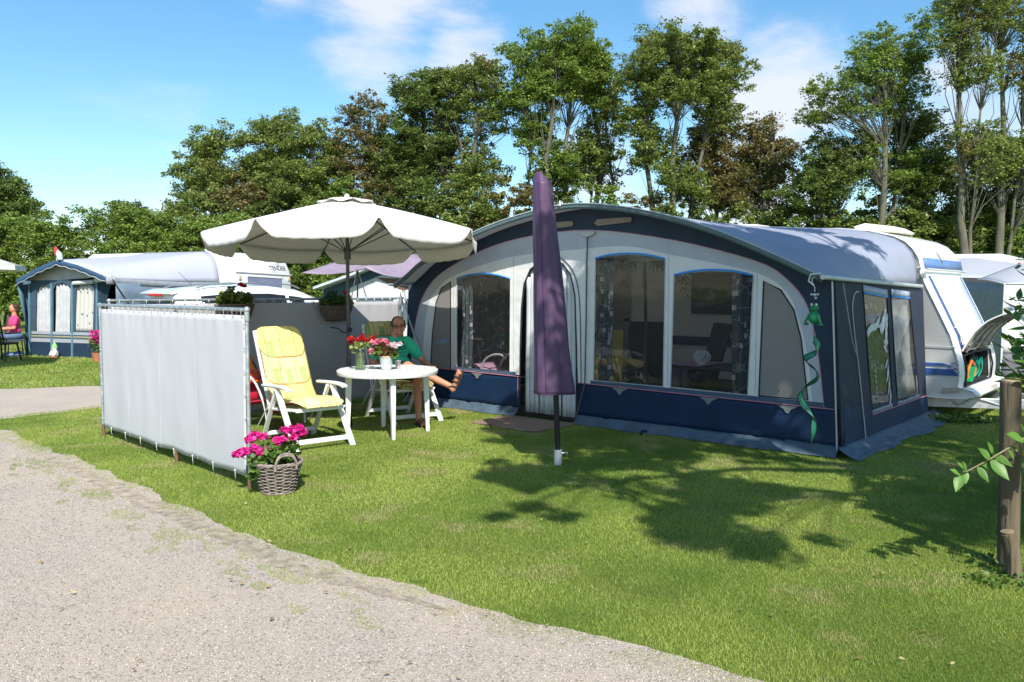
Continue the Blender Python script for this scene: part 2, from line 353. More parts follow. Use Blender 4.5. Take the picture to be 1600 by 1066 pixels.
# loose stones
def pebbles(nst, box, poly_in, size, seed):
    r_ = np.random.default_rng(seed); x = r_.uniform(box[0], box[1], nst*4); y = box[2]+(box[3]-box[2])*r_.random(nst*4)**1.6
    k = inpoly(x, y, poly_in) & (np.abs(x) < .66*y+.4); x = x[k][:nst]; y = y[k][:nst]; m = len(x)
    oc = np.array([(1, 0, 0), (0, 1, 0), (-1, 0, 0), (0, -1, 0), (0, 0, 1), (0, 0, -1)], float)
    s_ = size*(.5+r_.random((m, 1, 1))**2*1.3)*np.array([1, 1, .6])*(.7+.6*r_.random((m, 6, 1)))
    V = oc[None]*s_; a = r_.random(m)*6.28; ca = np.cos(a)[:, None]; sa = np.sin(a)[:, None]
    X = V[:, :, 0]*ca-V[:, :, 1]*sa+x[:, None]; Y = V[:, :, 0]*sa+V[:, :, 1]*ca+y[:, None]; Z = V[:, :, 2]+.006+size*.2
    V = np.stack([X, Y, Z], 2).reshape(-1, 3)
    F = np.array([(0, 1, 4), (1, 2, 4), (2, 3, 4), (3, 0, 4), (1, 0, 5), (2, 1, 5), (3, 2, 5), (0, 3, 5)])
    F = (F[None]+(np.arange(m)*6)[:, None, None]).reshape(-1, 3)
    return rawmesh('pebbles', V, F, 3, np.repeat(r_.random(m), 8))
pm = leafmat('pebble_stone', (.20, .165, .14), (.60, .54, .47), None, transl=0)
po = obj('loose_stones', pebbles(90000, (-7, 1.5, 2.0, 9), road_poly, .0040, 4), pm, smooth=0); po['kind'] = 'stuff'; 
# grass blades
def grass(nb, box, seed, hmin, hmax, wid, power, keep):
    r_ = np.random.default_rng(seed); x = r_.uniform(box[0], box[1], nb); y = box[2]+(box[3]-box[2])*r_.random(nb)**power
    k = keep(x, y, r_); x = x[k]; y = y[k]; m = len(x)
    dist = np.maximum(y, 3.0)
    h = (hmin+(hmax-hmin)*r_.random(m))*(.75+.5*vnoise(x, y, .35, 3)); w = wid*(.6+.8*r_.random(m))*(dist/5)**.8
    a = r_.random(m)*6.283; ln = r_.random(m)*.9+.1; b_ = r_.random(m)*6.283
    dx = np.cos(a)*w/2; dy = np.sin(a)*w/2; tx = x+np.cos(b_)*h*ln; ty = y+np.sin(b_)*h*ln
    V = np.empty((m, 3, 3)); V[:, 0] = np.stack([x-dx, y-dy, np.full(m, .0)], 1); V[:, 1] = np.stack([x+dx, y+dy, np.full(m, .0)], 1); V[:, 2] = np.stack([tx, ty, h], 1)
    col = np.clip(r_.random(m)*.6+(vnoise(x, y, .9, 11)-.5)*.9+(vnoise(x, y, .25, 12)-.5)*.5+.2, 0, 1)
    return rawmesh('grass', V.reshape(-1, 3), np.arange(m*3).reshape(-1, 3), 3, col)
earth_c = resample([(-4.6, 7.95), (-3.5, 6.85), (-2.6, 5.95), (-1.9, 5.3), (-1.2, 4.62), (-.3, 4.0)], 60)
tufts = [(-3.25, 6.35, .3, .1, -45), (-2.75, 5.78, .22, .1, -42), (-2.25, 5.35, .2, .07, -45), (-1.72, 4.98, .3, .12, -40), (-1.28, 4.55, .28, .09, -38), (-4.3, 7.45, .4, .12, -45), (-3.8, 6.9, .3, .06, -45)]
rt = random.Random(6)
for k_ in range(46):
    f_ = rt.random(); c_ = earth_c[int(f_*59)]; tufts.append((c_[0]-.10-.22*rt.random()**1.5, c_[1]-.12-.25*rt.random()**1.5, rt.uniform(.03, .17), rt.uniform(.02, .06), rt.uniform(-60, -25)))
def keep_near(x, y, r_):
    road = inpoly(x, y, road_poly)
    d = np.full(len(x), 9.)
    for c in earth_c: d = np.minimum(d, np.hypot(x-c[0], y-c[1]))
    k = ~road & ((np.abs(x) < .66*y+1.9))
    k &= (vnoise(x, y, .5, 21)*.5+vnoise(x, y, .13, 22)*.5 > .13)
    k &= (d > .11) | (r_.random(len(x)) < .15)
    # straggling tufts in the gravel
    t = np.zeros(len(x), bool)
    for (cx, cy, a, b2, an) in tufts:
        ca, sa = math.cos(R(an)), math.sin(R(an)); u = (x-cx)*ca+(y-cy)*sa; v = -(x-cx)*sa+(y-cy)*ca
        t |= (((u/a)**2+(v/b2)**2) < (.35+1.1*vnoise(x, y, .09, 30)))
    dn = np.full(len(x), 9.)
    for c in ne[::3]: dn = np.minimum(dn, np.hypot(x-c[0], y-c[1]))
    edge = road & (dn < .22) & (r_.random(len(x)) < np.clip(.26-dn, 0, 1)*5) & (vnoise(x, y, .10, 40)*.6+vnoise(x, y, .35, 41)*.4 > .42)
    k |= (t & (vnoise(x, y, .06, 31) > .3)) | edge
    vv = (x+1.479)*.653+(y-11.854)*.757; uu = (x+1.479)*.757-(y-11.854)*.653
    k &= ~((vv > -.05) & (uu > 0) & (uu < 6.2) & (vv < 5.4))   # nothing under the awning floor
    return k & (np.abs(x) < .66*y+1.9)
FALL = True
GM = leafmat('grass_blade', (.16, .25, .04), (.42, .48, .11), (.46, .42, .18), f3=.06, transl=.35, nscale=1.7)
G1 = obj('grass', grass(2100000, (-7.5, 8.2, 2.7, 14), 1, .010, .021, .0036, 1.8, keep_near), GM, smooth=0); G1['kind'] = 'stuff'
def keep_far(x, y, r_):
    vv = (x+1.479)*.653+(y-11.854)*.757; uu = (x+1.479)*.757-(y-11.854)*.653
    return ~((vv > -.05) & (uu > 0) & (uu < 6.2) & (vv < 5.4)) & ~inpoly(x, y, road_poly) & (np.abs(x) < .68*y+2)
G2 = obj('grass', grass(330000, (-18, 17, 12.5, 24), 2, .02, .05, .006, 1.2, keep_far), GM, smooth=0); G2['kind'] = 'stuff'
# ============================================================ MAIN AWNING (local x along the front, y inward, z up)
AZ = math.atan2(-.653, .757); AO = (-1.479, 11.854, 0)
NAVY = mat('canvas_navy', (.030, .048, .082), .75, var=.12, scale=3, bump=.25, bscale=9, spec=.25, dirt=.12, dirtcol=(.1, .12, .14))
NAVYLOW = mat('canvas_blue', (.007, .025, .068), .6, var=.15, scale=3, bump=.25, bscale=7, spec=.3)
SKIRT = mat('mud_skirt', (.075, .115, .155), .6, var=.2, scale=5, bump=.5, bscale=10, dirt=.4, dirtcol=(.16, .15, .12))
WHITEC = mat('canvas_white', (.80, .80, .79), .8, var=.05, scale=3, bump=.8, bscale=6, transl=.1, dirt=.12, dirtcol=(.4, .39, .36))
LAVC = mat('canvas_grey', (.50, .53, .59), .8, var=.05, scale=3, bump=.7, bscale=5, transl=.08)
ROOFC = mat('canvas_roof', (.42, .45, .56), .5, var=.08, scale=1.5, bump=.5, bscale=3.5, transl=.32, tcol=(.75, .72, .66), dirt=.15, dirtcol=(.25, .25, .3), spec=.4)
PIPEM = mat('pink_piping', (.55, .2, .26), .6)
BLUET = mat('blue_trim', (.03, .28, .75), .5, var=.05)
ALU = mat('aluminium', (.62, .63, .64), .35, metal=.8, var=.1, scale=20)
GALV = mat('galvanised_tube', (.42, .47, .47), .45, metal=.6, var=.25, scale=18, dirt=.3, dirtcol=(.2, .2, .18))
BLACKM = mat('black_rubber', (.012, .012, .014), .6)
PVC = clearmat('clear_pvc', (.88, .88, .88), .025, .03, .015, (.5, .5, .52), .04)
MESHW = clearmat('mesh_window', (.35, .35, .36), .02, .3, .62, (.40, .375, .355))
WHITEP = mat('white_plastic', (.8, .8, .79), .35, var=.03, scale=4, spec=.5, dirt=.08, dirtcol=(.5, .49, .45))
awn = thing('caravan_awning', 'large arched navy and white awning with blue-trimmed windows in the middle of the pitch', 'awning', AO, AZ)
canopyp = smoothpoly([(.06, 1.70), (.32, 1.83), (.65, 2.02), (1.38, 2.29), (2.15, 2.49), (3.04, 2.61), (3.75, 2.55), (4.4, 2.41), (4.99, 2.22), (5.53, 1.99), (6.06, 1.74)], 4)
backp = smoothpoly([(.0, 1.67), (.03, 1.97), (.12, 2.12), (.25, 2.23), (.45, 2.31), (.8, 2.39), (1.4, 2.46), (2.1, 2.5), (3.05, 2.52), (4, 2.5), (4.7, 2.46), (5.3, 2.39), (5.63, 2.31), (5.79, 2.23), (5.9, 2.12), (5.97, 1.97), (6.0, 1.67)], 4)
NS = 61
cf = resample(canopyp, NS); cb = resample(backp, NS)
# remap the back so the steep sides take few samples
def remap(P, n, w):
    x = np.linspace(0, 1, n); d = np.r_[0, np.cumsum(np.linalg.norm(np.diff(np.array(P), axis=0), axis=1))]; d /= d[-1]
    y = x+w*np.sin(2*np.pi*x)/(2*np.pi); P = np.array(P); return np.stack([np.interp(y, d, P[:, 0]), np.interp(y, d, P[:, 1])], 1)
cb = remap(backp, NS, .25)
V0, V1 = -.35, 3.08
def roofpt(s, t):
    i = s*(NS-1); k = min(int(i), NS-2); f = i-k
    a = cf[k]*(1-f)+cf[k+1]*f; b = cb[k]*(1-f)+cb[k+1]*f
    tt = t; q = a*(1-tt)+b*tt; v = V0+(V1-V0)*t
    sag = .035*math.sin(math.pi*t)*math.sin(math.pi*s)
    wr = .007*mnoise(Vector((q[0]*2, v*5, 3)))
    return (q[0], v, q[1]-sag+wr)
rb = MB().grid(roofpt, NS-1, 26)
roof = obj('roof', rb, ROOFC, awn, solid=.004)
# hem of the canopy: light cord, green grey edge band
def canedge(off, dz): return [(p[0], V0+off, p[1]+dz) for p in cf]
obj('canopy_hem', MB().tube(canedge(-.006, .004), .008, 8), mat('hem_cord', (.36, .42, .45), .5), awn)
bnd = MB(); bnd.grid(lambda s, t: (cf[min(int(s*(NS-1)+.5), NS-1)][0], V0-.004+t*.012, cf[min(int(s*(NS-1)+.5), NS-1)][1]-.055*t-.004), NS-1, 1)
obj('canopy_valance', bnd, mat('valance_green', (.10, .15, .16), .7), awn, solid=.002)
# arch curves on the front
oarch = smoothpoly([(.03, .53), (.05, .82), (.2, 1.38), (.43, 1.7), (.79, 1.92), (1.51, 2.17), (2.27, 2.30), (3.2, 2.33), (4.28, 2.17), (5.24, 1.92), (5.58, 1.73), (5.80, 1.45), (5.91, 1.01), (5.98, .47)], 4)
warch = smoothpoly([(.23, .53), (.27, .75), (.37, 1.38), (.60, 1.66), (.97, 1.84), (1.95, 2.05), (3.0, 2.11), (3.7, 2.12), (4.3, 2.0), (5.0, 1.86), (5.35, 1.76), (5.56, 1.62), (5.68, 1.42), (5.80, 1.0), (5.87, .47)], 4)
def roof_at_v0(s=None):
    t = (0-V0)/(V1-V0); return [(roofpt(i/(NS-1), t)[0], roofpt(i/(NS-1), t)[2]-.004) for i in range(NS)]
rv = roof_at_v0()
gable_outer = [(-.03, .53), (.0, 1.62)]+rv+[(6.065, 1.66), (6.14, .47)]
win1 = [(.95, .54), (1.92, .54), (1.93, 1.76), (1.7, 1.81), (1.47, 1.835), (1.2, 1.82), (.96, 1.77)]
win2 = [(3.24, .54), (4.19, .54), (4.2, 1.955), (3.95, 2.01), (3.7, 2.03), (3.45, 2.02), (3.26, 1.985)]
win3 = [(4.28, .54), (5.19, .53), (5.23, 1.76), (5.0, 1.81), (4.74, 1.825), (4.5, 1.81), (4.31, 1.775)]
win4 = [(5.31, .53), (5.82, .53), (5.74, 1.13), (5.66, 1.42), (5.52, 1.62), (5.34, 1.71)]
win0 = [(.43, .53), (.83, .53), (.84, 1.74), (.66, 1.65), (.55, 1.45), (.47, 1.0)]
door = [(2.09, .03), (3.01, .03), (2.99, .9), (2.96, 1.55), (2.9, 1.8), (2.78, 1.94), (2.6, 2.0), (2.42, 1.98), (2.26, 1.88), (2.16, 1.7), (2.12, 1.4), (2.1, .9)]
def fp(name, outer, holes, m, y, th=.006, **k):
    me = panel(outer, holes, th, name); me.transform(Matrix.Translation((0, y, 0))); return obj(name, me, m, awn, **k)
fp('gable_panel', gable_outer, [oarch], NAVY, 0, smooth=0)
fp('arch_band', oarch, [warch], LAVC, .002, smooth=0)
# the door opening breaks the lower edge of the wall: split into left and right of the door with the arch between
dl = [p for p in door[2:]]                      # from right side, over the top, to the left side
wl = list(warch)
outer = [(.23, .53)]+wl[1:-1]+[(5.87, .47), (3.01, .5)]+dl+[(2.09, .53)]
fp('front_wall', outer, [win1, win2, win3, win4, win0], WHITEC, .004, smooth=0)
# lower panels, pleated slightly, flaring to the skirt
def lowpan(name, u0, u1, z0, z1, m, y0, y1, parent=awn, wav=.006, nu=60, nv=6):
    def f(s, t):
        u = u0+(u1-u0)*s; z = z1+(z0-z1)*t
        return (u, y0+(y1-y0)*t*t+wav*mnoise(Vector((u*4, z*3, 1)))*min(1, t*4), z)
    return obj(name, MB().grid(f, nu, nv), m, parent, solid=.003)
def kz(u): return .535-.012*u
for (a, c) in ((-.03, 2.09), (3.01, 6.11)):
    lw = MB(); lw.grid(lambda s, t, a=a, c=c: (a+(c-a)*s, -.004-.02*t*t+.008*mnoise(Vector(((a+(c-a)*s)*3.5, t*1.5, 1)))*t, kz(a+(c-a)*s)*(1-t)+.10*t), 70, 6)
    obj('lower_panel', lw, NAVYLOW, awn, solid=.003)
# window sill band (darker slate) above the piping
for (a, c) in ((.93, 2.02), (3.2, 5.98)):
    obj('sill_band', MB().add([(a, -.008, kz(a)), (c, -.008, kz(c)), (c, -.008, kz(c)+.055), (a, -.008, kz(a)+.045)], [(0, 1, 2, 3)]), mat('slate_band', (.06, .10, .16), .7), awn, smooth=0, solid=.003)
pp = MB()
for (a, c) in ((-.03, 2.09), (3.01, 6.09)): pp.tube([(a+(c-a)*i/12, -.014, kz(a+(c-a)*i/12)) for i in range(13)], .006, 6)
pp.tube([(x, -.006, z) for x, z in oarch], .0045, 6); pp.tube([(2.06, -.012, .1), (2.06, -.012, .52)], .004, 6)
obj('piping', pp, PIPEM, awn)
for (a, c) in ((-.03, 2.09), (3.01, 6.14)):
    sk_ = MB(); sk_.grid(lambda s, t, a=a, c=c: (a+(c-a)*s, -.024-(.11+.05*mnoise(Vector(((a+(c-a)*s)*2.2, 0, 2))))*t-.02*mnoise(Vector(((a+(c-a)*s)*8, t*3, 2))), .10*(1-t)**1.5+.012+.012*abs(mnoise(Vector(((a+(c-a)*s)*7, t*4, 5))))), 90, 6)
    obj('mud_skirt', sk_, SKIRT, awn, solid=.002)
# little corner flaps under the piping
for u in (1.35, 3.62, 4.75, 5.62):
    z = kz(u); fl = MB(); fl.prism([(u-.11, z-.012), (u+.11, z-.012), (u+.04, z-.045), (u+.012, z-.085), (u-.012, z-.085), (u-.04, z-.045)], -.02, -.016, lambda x, y, a: (x, a, y))
    obj('toggle_flap', fl, mat('flap_grey', (.2, .22, .22), .7), awn, smooth=0)
# seams
for a, z0, z1 in ((.90, .56, 1.80), (1.98, .56, 2.04), (2.03, 2.05, 2.25), (3.0, 2.1, 2.3), (3.22, 2.1, 2.3), (4.24, .56, 2.02), (4.24, 2.03, 2.17), (5.27, .55, 1.78), (3.12, .56, 2.1)):
    obj('seam', MB().tube([(a, -.001, z0), (a, -.001, z1)], .003, 5), mat('seam_grey', (.42, .43, .44), .8), awn)
# windows
def window(poly, nm, pane, trimtop=True, frame=True):
    f = MB(); pts = [(x, -.003, z) for x, z in poly]+[(poly[0][0], -.003, poly[0][1])]
    f.tube(pts, .007, 6, cap=False); fo = obj('window', f, mat('window_welt', (.5, .51, .5), .6) if nm != 'dark' else BLACKM, awn)
    me = panel(poly, [], .002, 'pane'); me.transform(Matrix.Translation((0, .006, 0))); obj('pane', me, pane, fo, smooth=0)
    if trimtop:
        top = [(x, z) for x, z in poly if z > 1.5]; top.sort(); top = smoothpoly(top, 3)
        t = MB().grid(lambda s, q: (top[min(int(s*(len(top)-1)+.5), len(top)-1)][0], -.012, top[min(int(s*(len(top)-1)+.5), len(top)-1)][1]-.004+.022*q), len(top)-1, 1)
        obj('trim', t, BLUET, fo, solid=.003)
    return fo
window(win1, 'a', PVC); window(win2, 'a', PVC); window(win3, 'a', PVC)
window(win4, 'dark', MESHW, False); w0 = window(win0, 'dark', MESHW, False)
# printed script and swoosh on the left mesh window
bl = mat('pale_blue_print', (.25, .45, .7), .6)
tm = MB().tube([(.57+.02*k+.008*math.sin(k*2.4), -.0015, .93+.022*math.sin(k*1.9)+.002*k) for k in range(10)], .0025, 4); obj('lettering', tm, bl, w0, smooth=0)
sw = MB()
for k, (z, a, c) in enumerate(((.89, .54, .79), (.872, .52, .76), (.905, .60, .81))):
    sw.tube([(a+(c-a)*i/8, -.0015, z+.012*math.sin(i/8*3.1)+.016*i/8) for i in range(9)], [.001, .003, .004, .005, .005, .004, .003, .002, .001], 5)
obj('swoosh', sw, bl, w0)
# arched door: welt, void and hanging strip curtain
dm = MB().tube([(x, -.006, z) for x, z in door[1:]+[door[0]]], .008, 6, cap=False); obj('door_welt', dm, BLACKM, awn)
sc = MB(); r_ = random.Random(4)
for i in range(11):
    u0 = 2.165+i*.072; z1 = 1.5+.46*math.sqrt(max(0, 1-((u0+.034-2.56)/.46)**2)); lean = r_.uniform(-.012, .012)
    ph = r_.random()*6
    sc.grid(lambda s, t, u0=u0, z1=z1, lean=lean, ph=ph: (u0+.070*s+lean*t, .03+.010*math.sin(s*3.14)*(1 if i % 2 else -1)+.006*math.sin(t*5+ph), z1+(.06-z1)*t), 4, 10)
obj('strip_curtain', sc, mat('strip_white', (.66, .69, .70), .45, var=.06, scale=3, transl=.15), awn, solid=.002)
obj('threshold', MB().beam((2.05, -.03, .03), (3.05, -.03, .03), .04, .03), BLACKM, awn, bevel=.006)
zp = MB().tube([(x+ .045, -.008, z) for x, z in smoothpoly([(3.02, .1), (3.01, .9), (2.98, 1.55), (2.88, 1.86), (2.7, 2.02)], 4)], .005, 5)
obj('zip', zp, BLACKM, awn)
# storm cord with its shackle cap
obj('storm_pole', MB().tube([(3.16, -.03, 2.28), (3.15, -.035, 1.2), (3.14, -.04, .5), (3.03, -.09, .04)], .0085, 6), mat('dark_tube', (.07, .08, .09), .5), awn)
obj('pole_cap', MB().prism([(3.16+.11*math.cos(a), 2.31-.06*math.sin(a)) for a in [math.pi*i/10 for i in range(11)]], -.04, -.02, lambda x, y, a: (x, a, y)), mat('cap_white', (.5, .5, .48), .6), awn, bevel=.004)
# tan ventilation flaps under the peak
for (a, c, dz) in ((2.38, 2.95, 0), (3.25, 3.78, .005)):
    vf = MB(); vf.prism([(a, 2.40+dz), (a+.05, 2.365+dz), (c-.03, 2.385+dz), (c, 2.41+dz), (c-.02, 2.45), (a+.05, 2.45)], -.03, -.012, lambda x, y, q: (x, q, y))
    obj('vent_flap', vf, mat('tan_flap', (.27, .23, .19), .8), awn, bevel=.004)
obj('finial', MB().tube([(3.0, V0-.01, 2.6), (3.0, V0-.01, 2.66)], [.016, .004], 8), WHITEP, awn)
# right side wall: leans outward to the ground, with its own flap, zip lines and windows
def sidept(v, z, off=0):
    t = max(0, (1.70-z)/1.7); top = 6.0
    return (top+.06+.10*t+off+.0*v, v, z)
def sideface(name, poly, holes, m, off, th=.005):
    me = panel(poly, holes, th, name)
    # panel XZ -> (v,z), y -> normal offset
    for vtx in me.vertices:
        v, y, z = vtx.co; p = sidept(v, z, -y+off); vtx.co = (p[0]+.006*mnoise(Vector((v*3, z*2, 0))), p[1], p[2])
    me.update(); return obj(name, me, m, awn, smooth=0)
def ez(v): return 1.735-.022*(v+.45)
# subdivide-friendly polygons
def dens(poly, step=.15):
    o_ = []
    for i, p in enumerate(poly):
        q = poly[(i+1) % len(poly)]; d = math.dist(p, q); k = max(1, int(d/step))
        o_ += [(p[0]+(q[0]-p[0])*j/k, p[1]+(q[1]-p[1])*j/k) for j in range(k)]
    return o_
sw1 = [(.78, 1.60), (1.58, 1.55), (1.63, .36), (.93, .36)]; sw2 = [(1.72, 1.56), (2.45, 1.53), (2.72, .36), (1.83, .36)]
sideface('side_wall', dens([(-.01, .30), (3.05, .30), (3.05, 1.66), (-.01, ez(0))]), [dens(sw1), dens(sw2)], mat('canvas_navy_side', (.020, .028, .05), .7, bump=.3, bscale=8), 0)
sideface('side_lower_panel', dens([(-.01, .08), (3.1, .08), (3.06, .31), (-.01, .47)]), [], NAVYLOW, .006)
obj('side_piping', MB().tube([sidept(v, .315+.0*v, .02) for v in (.9, 1.5, 2.2, 3.05)], .005, 6), PIPEM, awn)
for k, wp in enumerate((sw1, sw2)):
    f = MB().tube([sidept(v, z, .006) for v, z in dens(wp)+[wp[0]]], .006, 6, cap=False); fo = obj('window', f, BLACKM, awn)
    me = panel(wp, [], .002, 'pane')
    for vtx in me.vertices: v, y, z = vtx.co; vtx.co = sidept(v, z, -y+.002)
    obj('pane', me, PVC, fo, smooth=0)
    a, c = wp[0][0], wp[1][0]
    tp = MB().grid(lambda s, t: sidept(a+(c-a)*s, (wp[0][1]+(wp[1][1]-wp[0][1])*s)+.075*(1-t)-.005, .010), 6, 1); obj('trim', tp, mat('pale_band', (.35, .4, .5), .6), fo, solid=.002)
    tp = MB().grid(lambda s, t: sidept(a+(c-a)*s, (wp[0][1]+(wp[1][1]-wp[0][1])*s)-.02*t, .013), 6, 1); obj('trim', tp, BLUET, fo, solid=.002)
    a2, c2 = wp[3][0], wp[2][0]
    tp = MB().grid(lambda s, t: sidept(a2+(c2-a2)*s, .36-.045*t, .010), 6, 1); obj('sill', tp, mat('sill_grey', (.25, .28, .32), .6), fo, solid=.002)
# crumpled ground flap
def sflap(s, t):
    v = -.12+3.5*s; p = sidept(v, .10)
    w = .20+.10*mnoise(Vector((v*1.7, 1, 1)))+.08*s
    cr_ = .05*mnoise(Vector((v*5, t*2.5, 4)))+.02*mnoise(Vector((v*13, t*6, 4)))
    return (p[0]+.005+w*t+cr_*t, v, max(.012, .10*(1-t)**1.6+.012+abs(cr_)*.6*t))
obj('mud_skirt', MB().grid(sflap, 90, 10), SKIRT, awn, solid=.002)
# eave tube and tension lines
obj('eave_tube', MB().tube([(6.09, -.42, 1.735), (6.08, 2.92, 1.665)], .024, 12), mat('eave_alu', (.5, .53, .52), .4, metal=.3), awn)
obj('eave_tube', MB().tube([(-.05, -.35, 1.70), (-.03, 2.92, 1.665)], .02, 10), ALU, awn)
obj('corner_pole', MB().tube([(6.04, -.03, 1.70), (6.13, -.05, .06)], .009, 8), mat('pole_grey', (.45, .46, .47), .4, metal=.4), awn)
obj('corner_pole', MB().tube([sidept(.12, 1.68, .03), sidept(.33, 1.1, .03), sidept(.5, .9, .028)], .005, 6), mat('pole_grey', (.4, .4, .4)), awn)
zc = [sidept(.62, 1.6, .012), sidept(.50, 1.58, .012), sidept(.42, 1.45, .012), sidept(.45, 1.2, .012), sidept(.56, .75, .012), sidept(.66, .08, .02)]
obj('zip', MB().tube([tuple(p) for p in smoothpoly(zc, 4)], .006, 6), mat('zip_light', (.5, .51, .53), .5), awn)
sideface('corner_flap', dens([(0.0, .03), (.1, .03), (.06, .25)]), [], NAVY, .02)
# left side wall
obj('side_wall', MB().grid(lambda s, t: (-.02-.1*t, 3.05*s, 1.68*(1-t)+.02), 10, 6), NAVY, awn, solid=.004)
# inner frame poles seen through the mesh windows
obj('inner_pole', MB().tube([(5.36, .12, 1.64), (5.98, .05, .45)], .016, 8), ALU, awn); obj('inner_pole', MB().tube([(.45, .1, .95), (.86, .12, 1.72)], .012, 8), ALU, awn)
for u, z, z2 in ((3.05, 2.48, 2.45), (1.0, 2.05, 2.35), (5.0, 2.05, 2.35)): obj('ridge_pole', MB().tube([(u, .05, z), (u, 3.0, z2)], .014, 8), ALU, awn)
# thin silver leaf shapes and a wave on the side window
dec = MB()
def leafdec(b, v, z, ln, ang, w=.02):
    pts = []
    for i in range(9):
        t = i/8; pts.append((ln*t, w*math.sin(math.pi*t**.8)))
    for i in range(7, 0, -1):
        t = i/8; pts.append((ln*t, -w*math.sin(math.pi*t**.8)))
    ca, sa = math.cos(R(ang)), math.sin(R(ang))
    b.prism([(v+x*ca-y*sa, z+x*sa+y*ca) for x, y in pts], .008, .011, lambda x, y, a: sidept(x, y, a))
def ldec(*a): b = MB(); leafdec(b, *a); obj('leaf_shape', b, mat('silver_shape', (.55, .57, .58), .5), awn, smooth=0)
for k in range(9): ldec(1.50+.012*k, 1.0-.068*k, .17, 215+k*3+(k % 2)*20 if k > 1 else 150, .018)
for k in range(7): ldec(1.08+.01*k, .80-.06*k, .07, 140, .008)
wv = smoothpoly([(.86, 1.20), (1.0, 1.26), (1.14, 1.27), (1.28, 1.34), (1.25, 1.24), (1.36, 1.30), (1.5, 1.42), (1.44, 1.22), (1.32, 1.14), (1.24, 1.22), (1.12, 1.19), (.98, 1.18), (.87, 1.13)], 3, True)
dec.prism(wv, .008, .011, lambda x, y, a: sidept(x, y, a))
for k in range(4): ldec(1.56-.02*k, 1.36-.09*k, .14, 235, .035)
obj('wave_shape', dec, mat('silver_shape', (.55, .57, .58), .5), awn, smooth=0)
# ------------------------------------------------------------ curtains
CURT = bpy.data.materials.new('patterned_curtain'); CURT.use_nodes = True
n = CURT.node_tree.nodes; l = CURT.node_tree.links; b = n['Principled BSDF']; t = n.new('ShaderNodeTexCoord')
v1 = n.new('ShaderNodeTexVoronoi'); v1.feature = 'DISTANCE_TO_EDGE'; v1.inputs['Scale'].default_value = 5; l.new(t.outputs['Object'], v1.inputs['Vector'])
r1 = n.new('ShaderNodeMapRange'); r1.inputs['From Min'].default_value = .006; r1.inputs['From Max'].default_value = .016; l.new(v1.outputs['Distance'], r1.inputs['Value'])
v2 = n.new('ShaderNodeTexVoronoi'); v2.distance = 'CHEBYCHEV'; v2.inputs['Scale'].default_value = 6.5; v2.inputs['Randomness'].default_value = .8; l.new(t.outputs['Object'], v2.inputs['Vector'])
r2 = n.new('ShaderNodeMapRange'); r2.inputs['From Min'].default_value = .16; r2.inputs['From Max'].default_value = .18; l.new(v2.outputs['Distance'], r2.inputs['Value'])
x1 = n.new('ShaderNodeMix'); x1.data_type = 'RGBA'; x1.inputs['A'].default_value = (.3, .33, .35, 1); x1.inputs['B'].default_value = (.045, .065, .075, 1); l.new(r1.outputs[0], x1.inputs['Factor'])
x2 = n.new('ShaderNodeMix'); x2.data_type = 'RGBA'; x2.inputs['A'].default_value = (.45, .42, .40, 1); l.new(x1.outputs['Result'], x2.inputs['B']); l.new(r2.outputs[0], x2.inputs['Factor'])
l.new(x2.outputs['Result'], b.inputs['Base Color']); b.inputs['Roughness'].default_value = .85
def curtain(u0, u1, z0, z1, y, folds, label, seed, fixed=CURT, parent=None, wid=.02):
    def f(s, t):
        u = u0+(u1-u0)*s; return (u+.012*math.sin(t*3+seed), y+wid*math.sin(s*folds*6.283+seed)+.012*mnoise(Vector((u*9, t*2, seed))), z1+(z0-z1)*t)
    o = obj('curtain', MB().grid(f, folds*10, 14), fixed, parent or None, solid=.002)
    if not parent:
        o.location = AO; o.rotation_euler = (0, 0, AZ); tag(o, label, 'curtain', 'patterned curtains behind the awning windows')
    return o
curtain(.96, 1.17, .5, 1.82, .07, 3, 'gathered slate curtain at the left edge of the window left of the arched door', 1)
curtain(.40, 1.16, .5, 1.84, .75, 6, 'wide dark curtain hanging behind the bicycle in the left awning window', 2)
curtain(3.26, 3.47, .5, 2.0, .07, 3, 'gathered slate curtain at the left edge of the window with the palm fronds', 3)
curtain(4.98, 5.24, .5, 1.8, .07, 3, 'gathered slate curtain right of the lattice bowl, at the right window edge', 4)
cs = obj('curtain', MB().grid(lambda s, t: sidept(.74+.92*s+.13*t, 1.62-1.3*t, -.045-.014*math.sin(s*40)), 60, 6), CURT, solid=.002); cs.location = AO; cs.rotation_euler = (0, 0, AZ)
tag(cs, 'dark pleated curtain behind the side window with silver leaves', 'curtain', 'patterned curtains behind the awning windows')
cs = obj('curtain', MB().grid(lambda s, t: sidept(1.74+.95*s+.10*t, 1.58-1.22*t, -.045-.012*math.sin(s*26+2+t*3)), 60, 8), mat('grey_lining', (.36, .36, .34), .8), solid=.002); cs.location = AO; cs.rotation_euler = (0, 0, AZ)
tag(cs, 'pale grey hanging lining behind the rear side window of the awning', 'curtain', 'patterned curtains behind the awning windows')
def AL(u, v, z=0):
    return Vector(AO)+Matrix.Rotation(AZ, 3, 'Z') @ Vector((u, v, z))
# groundsheet inside
struct(obj('awning_floor', MB().box((3.05, 1.55, .008), (6.0, 3.0, .012)), mat('groundsheet', (.06, .06, .065), .8), smooth=0, loc=AO, rot=(0, 0, AZ)))
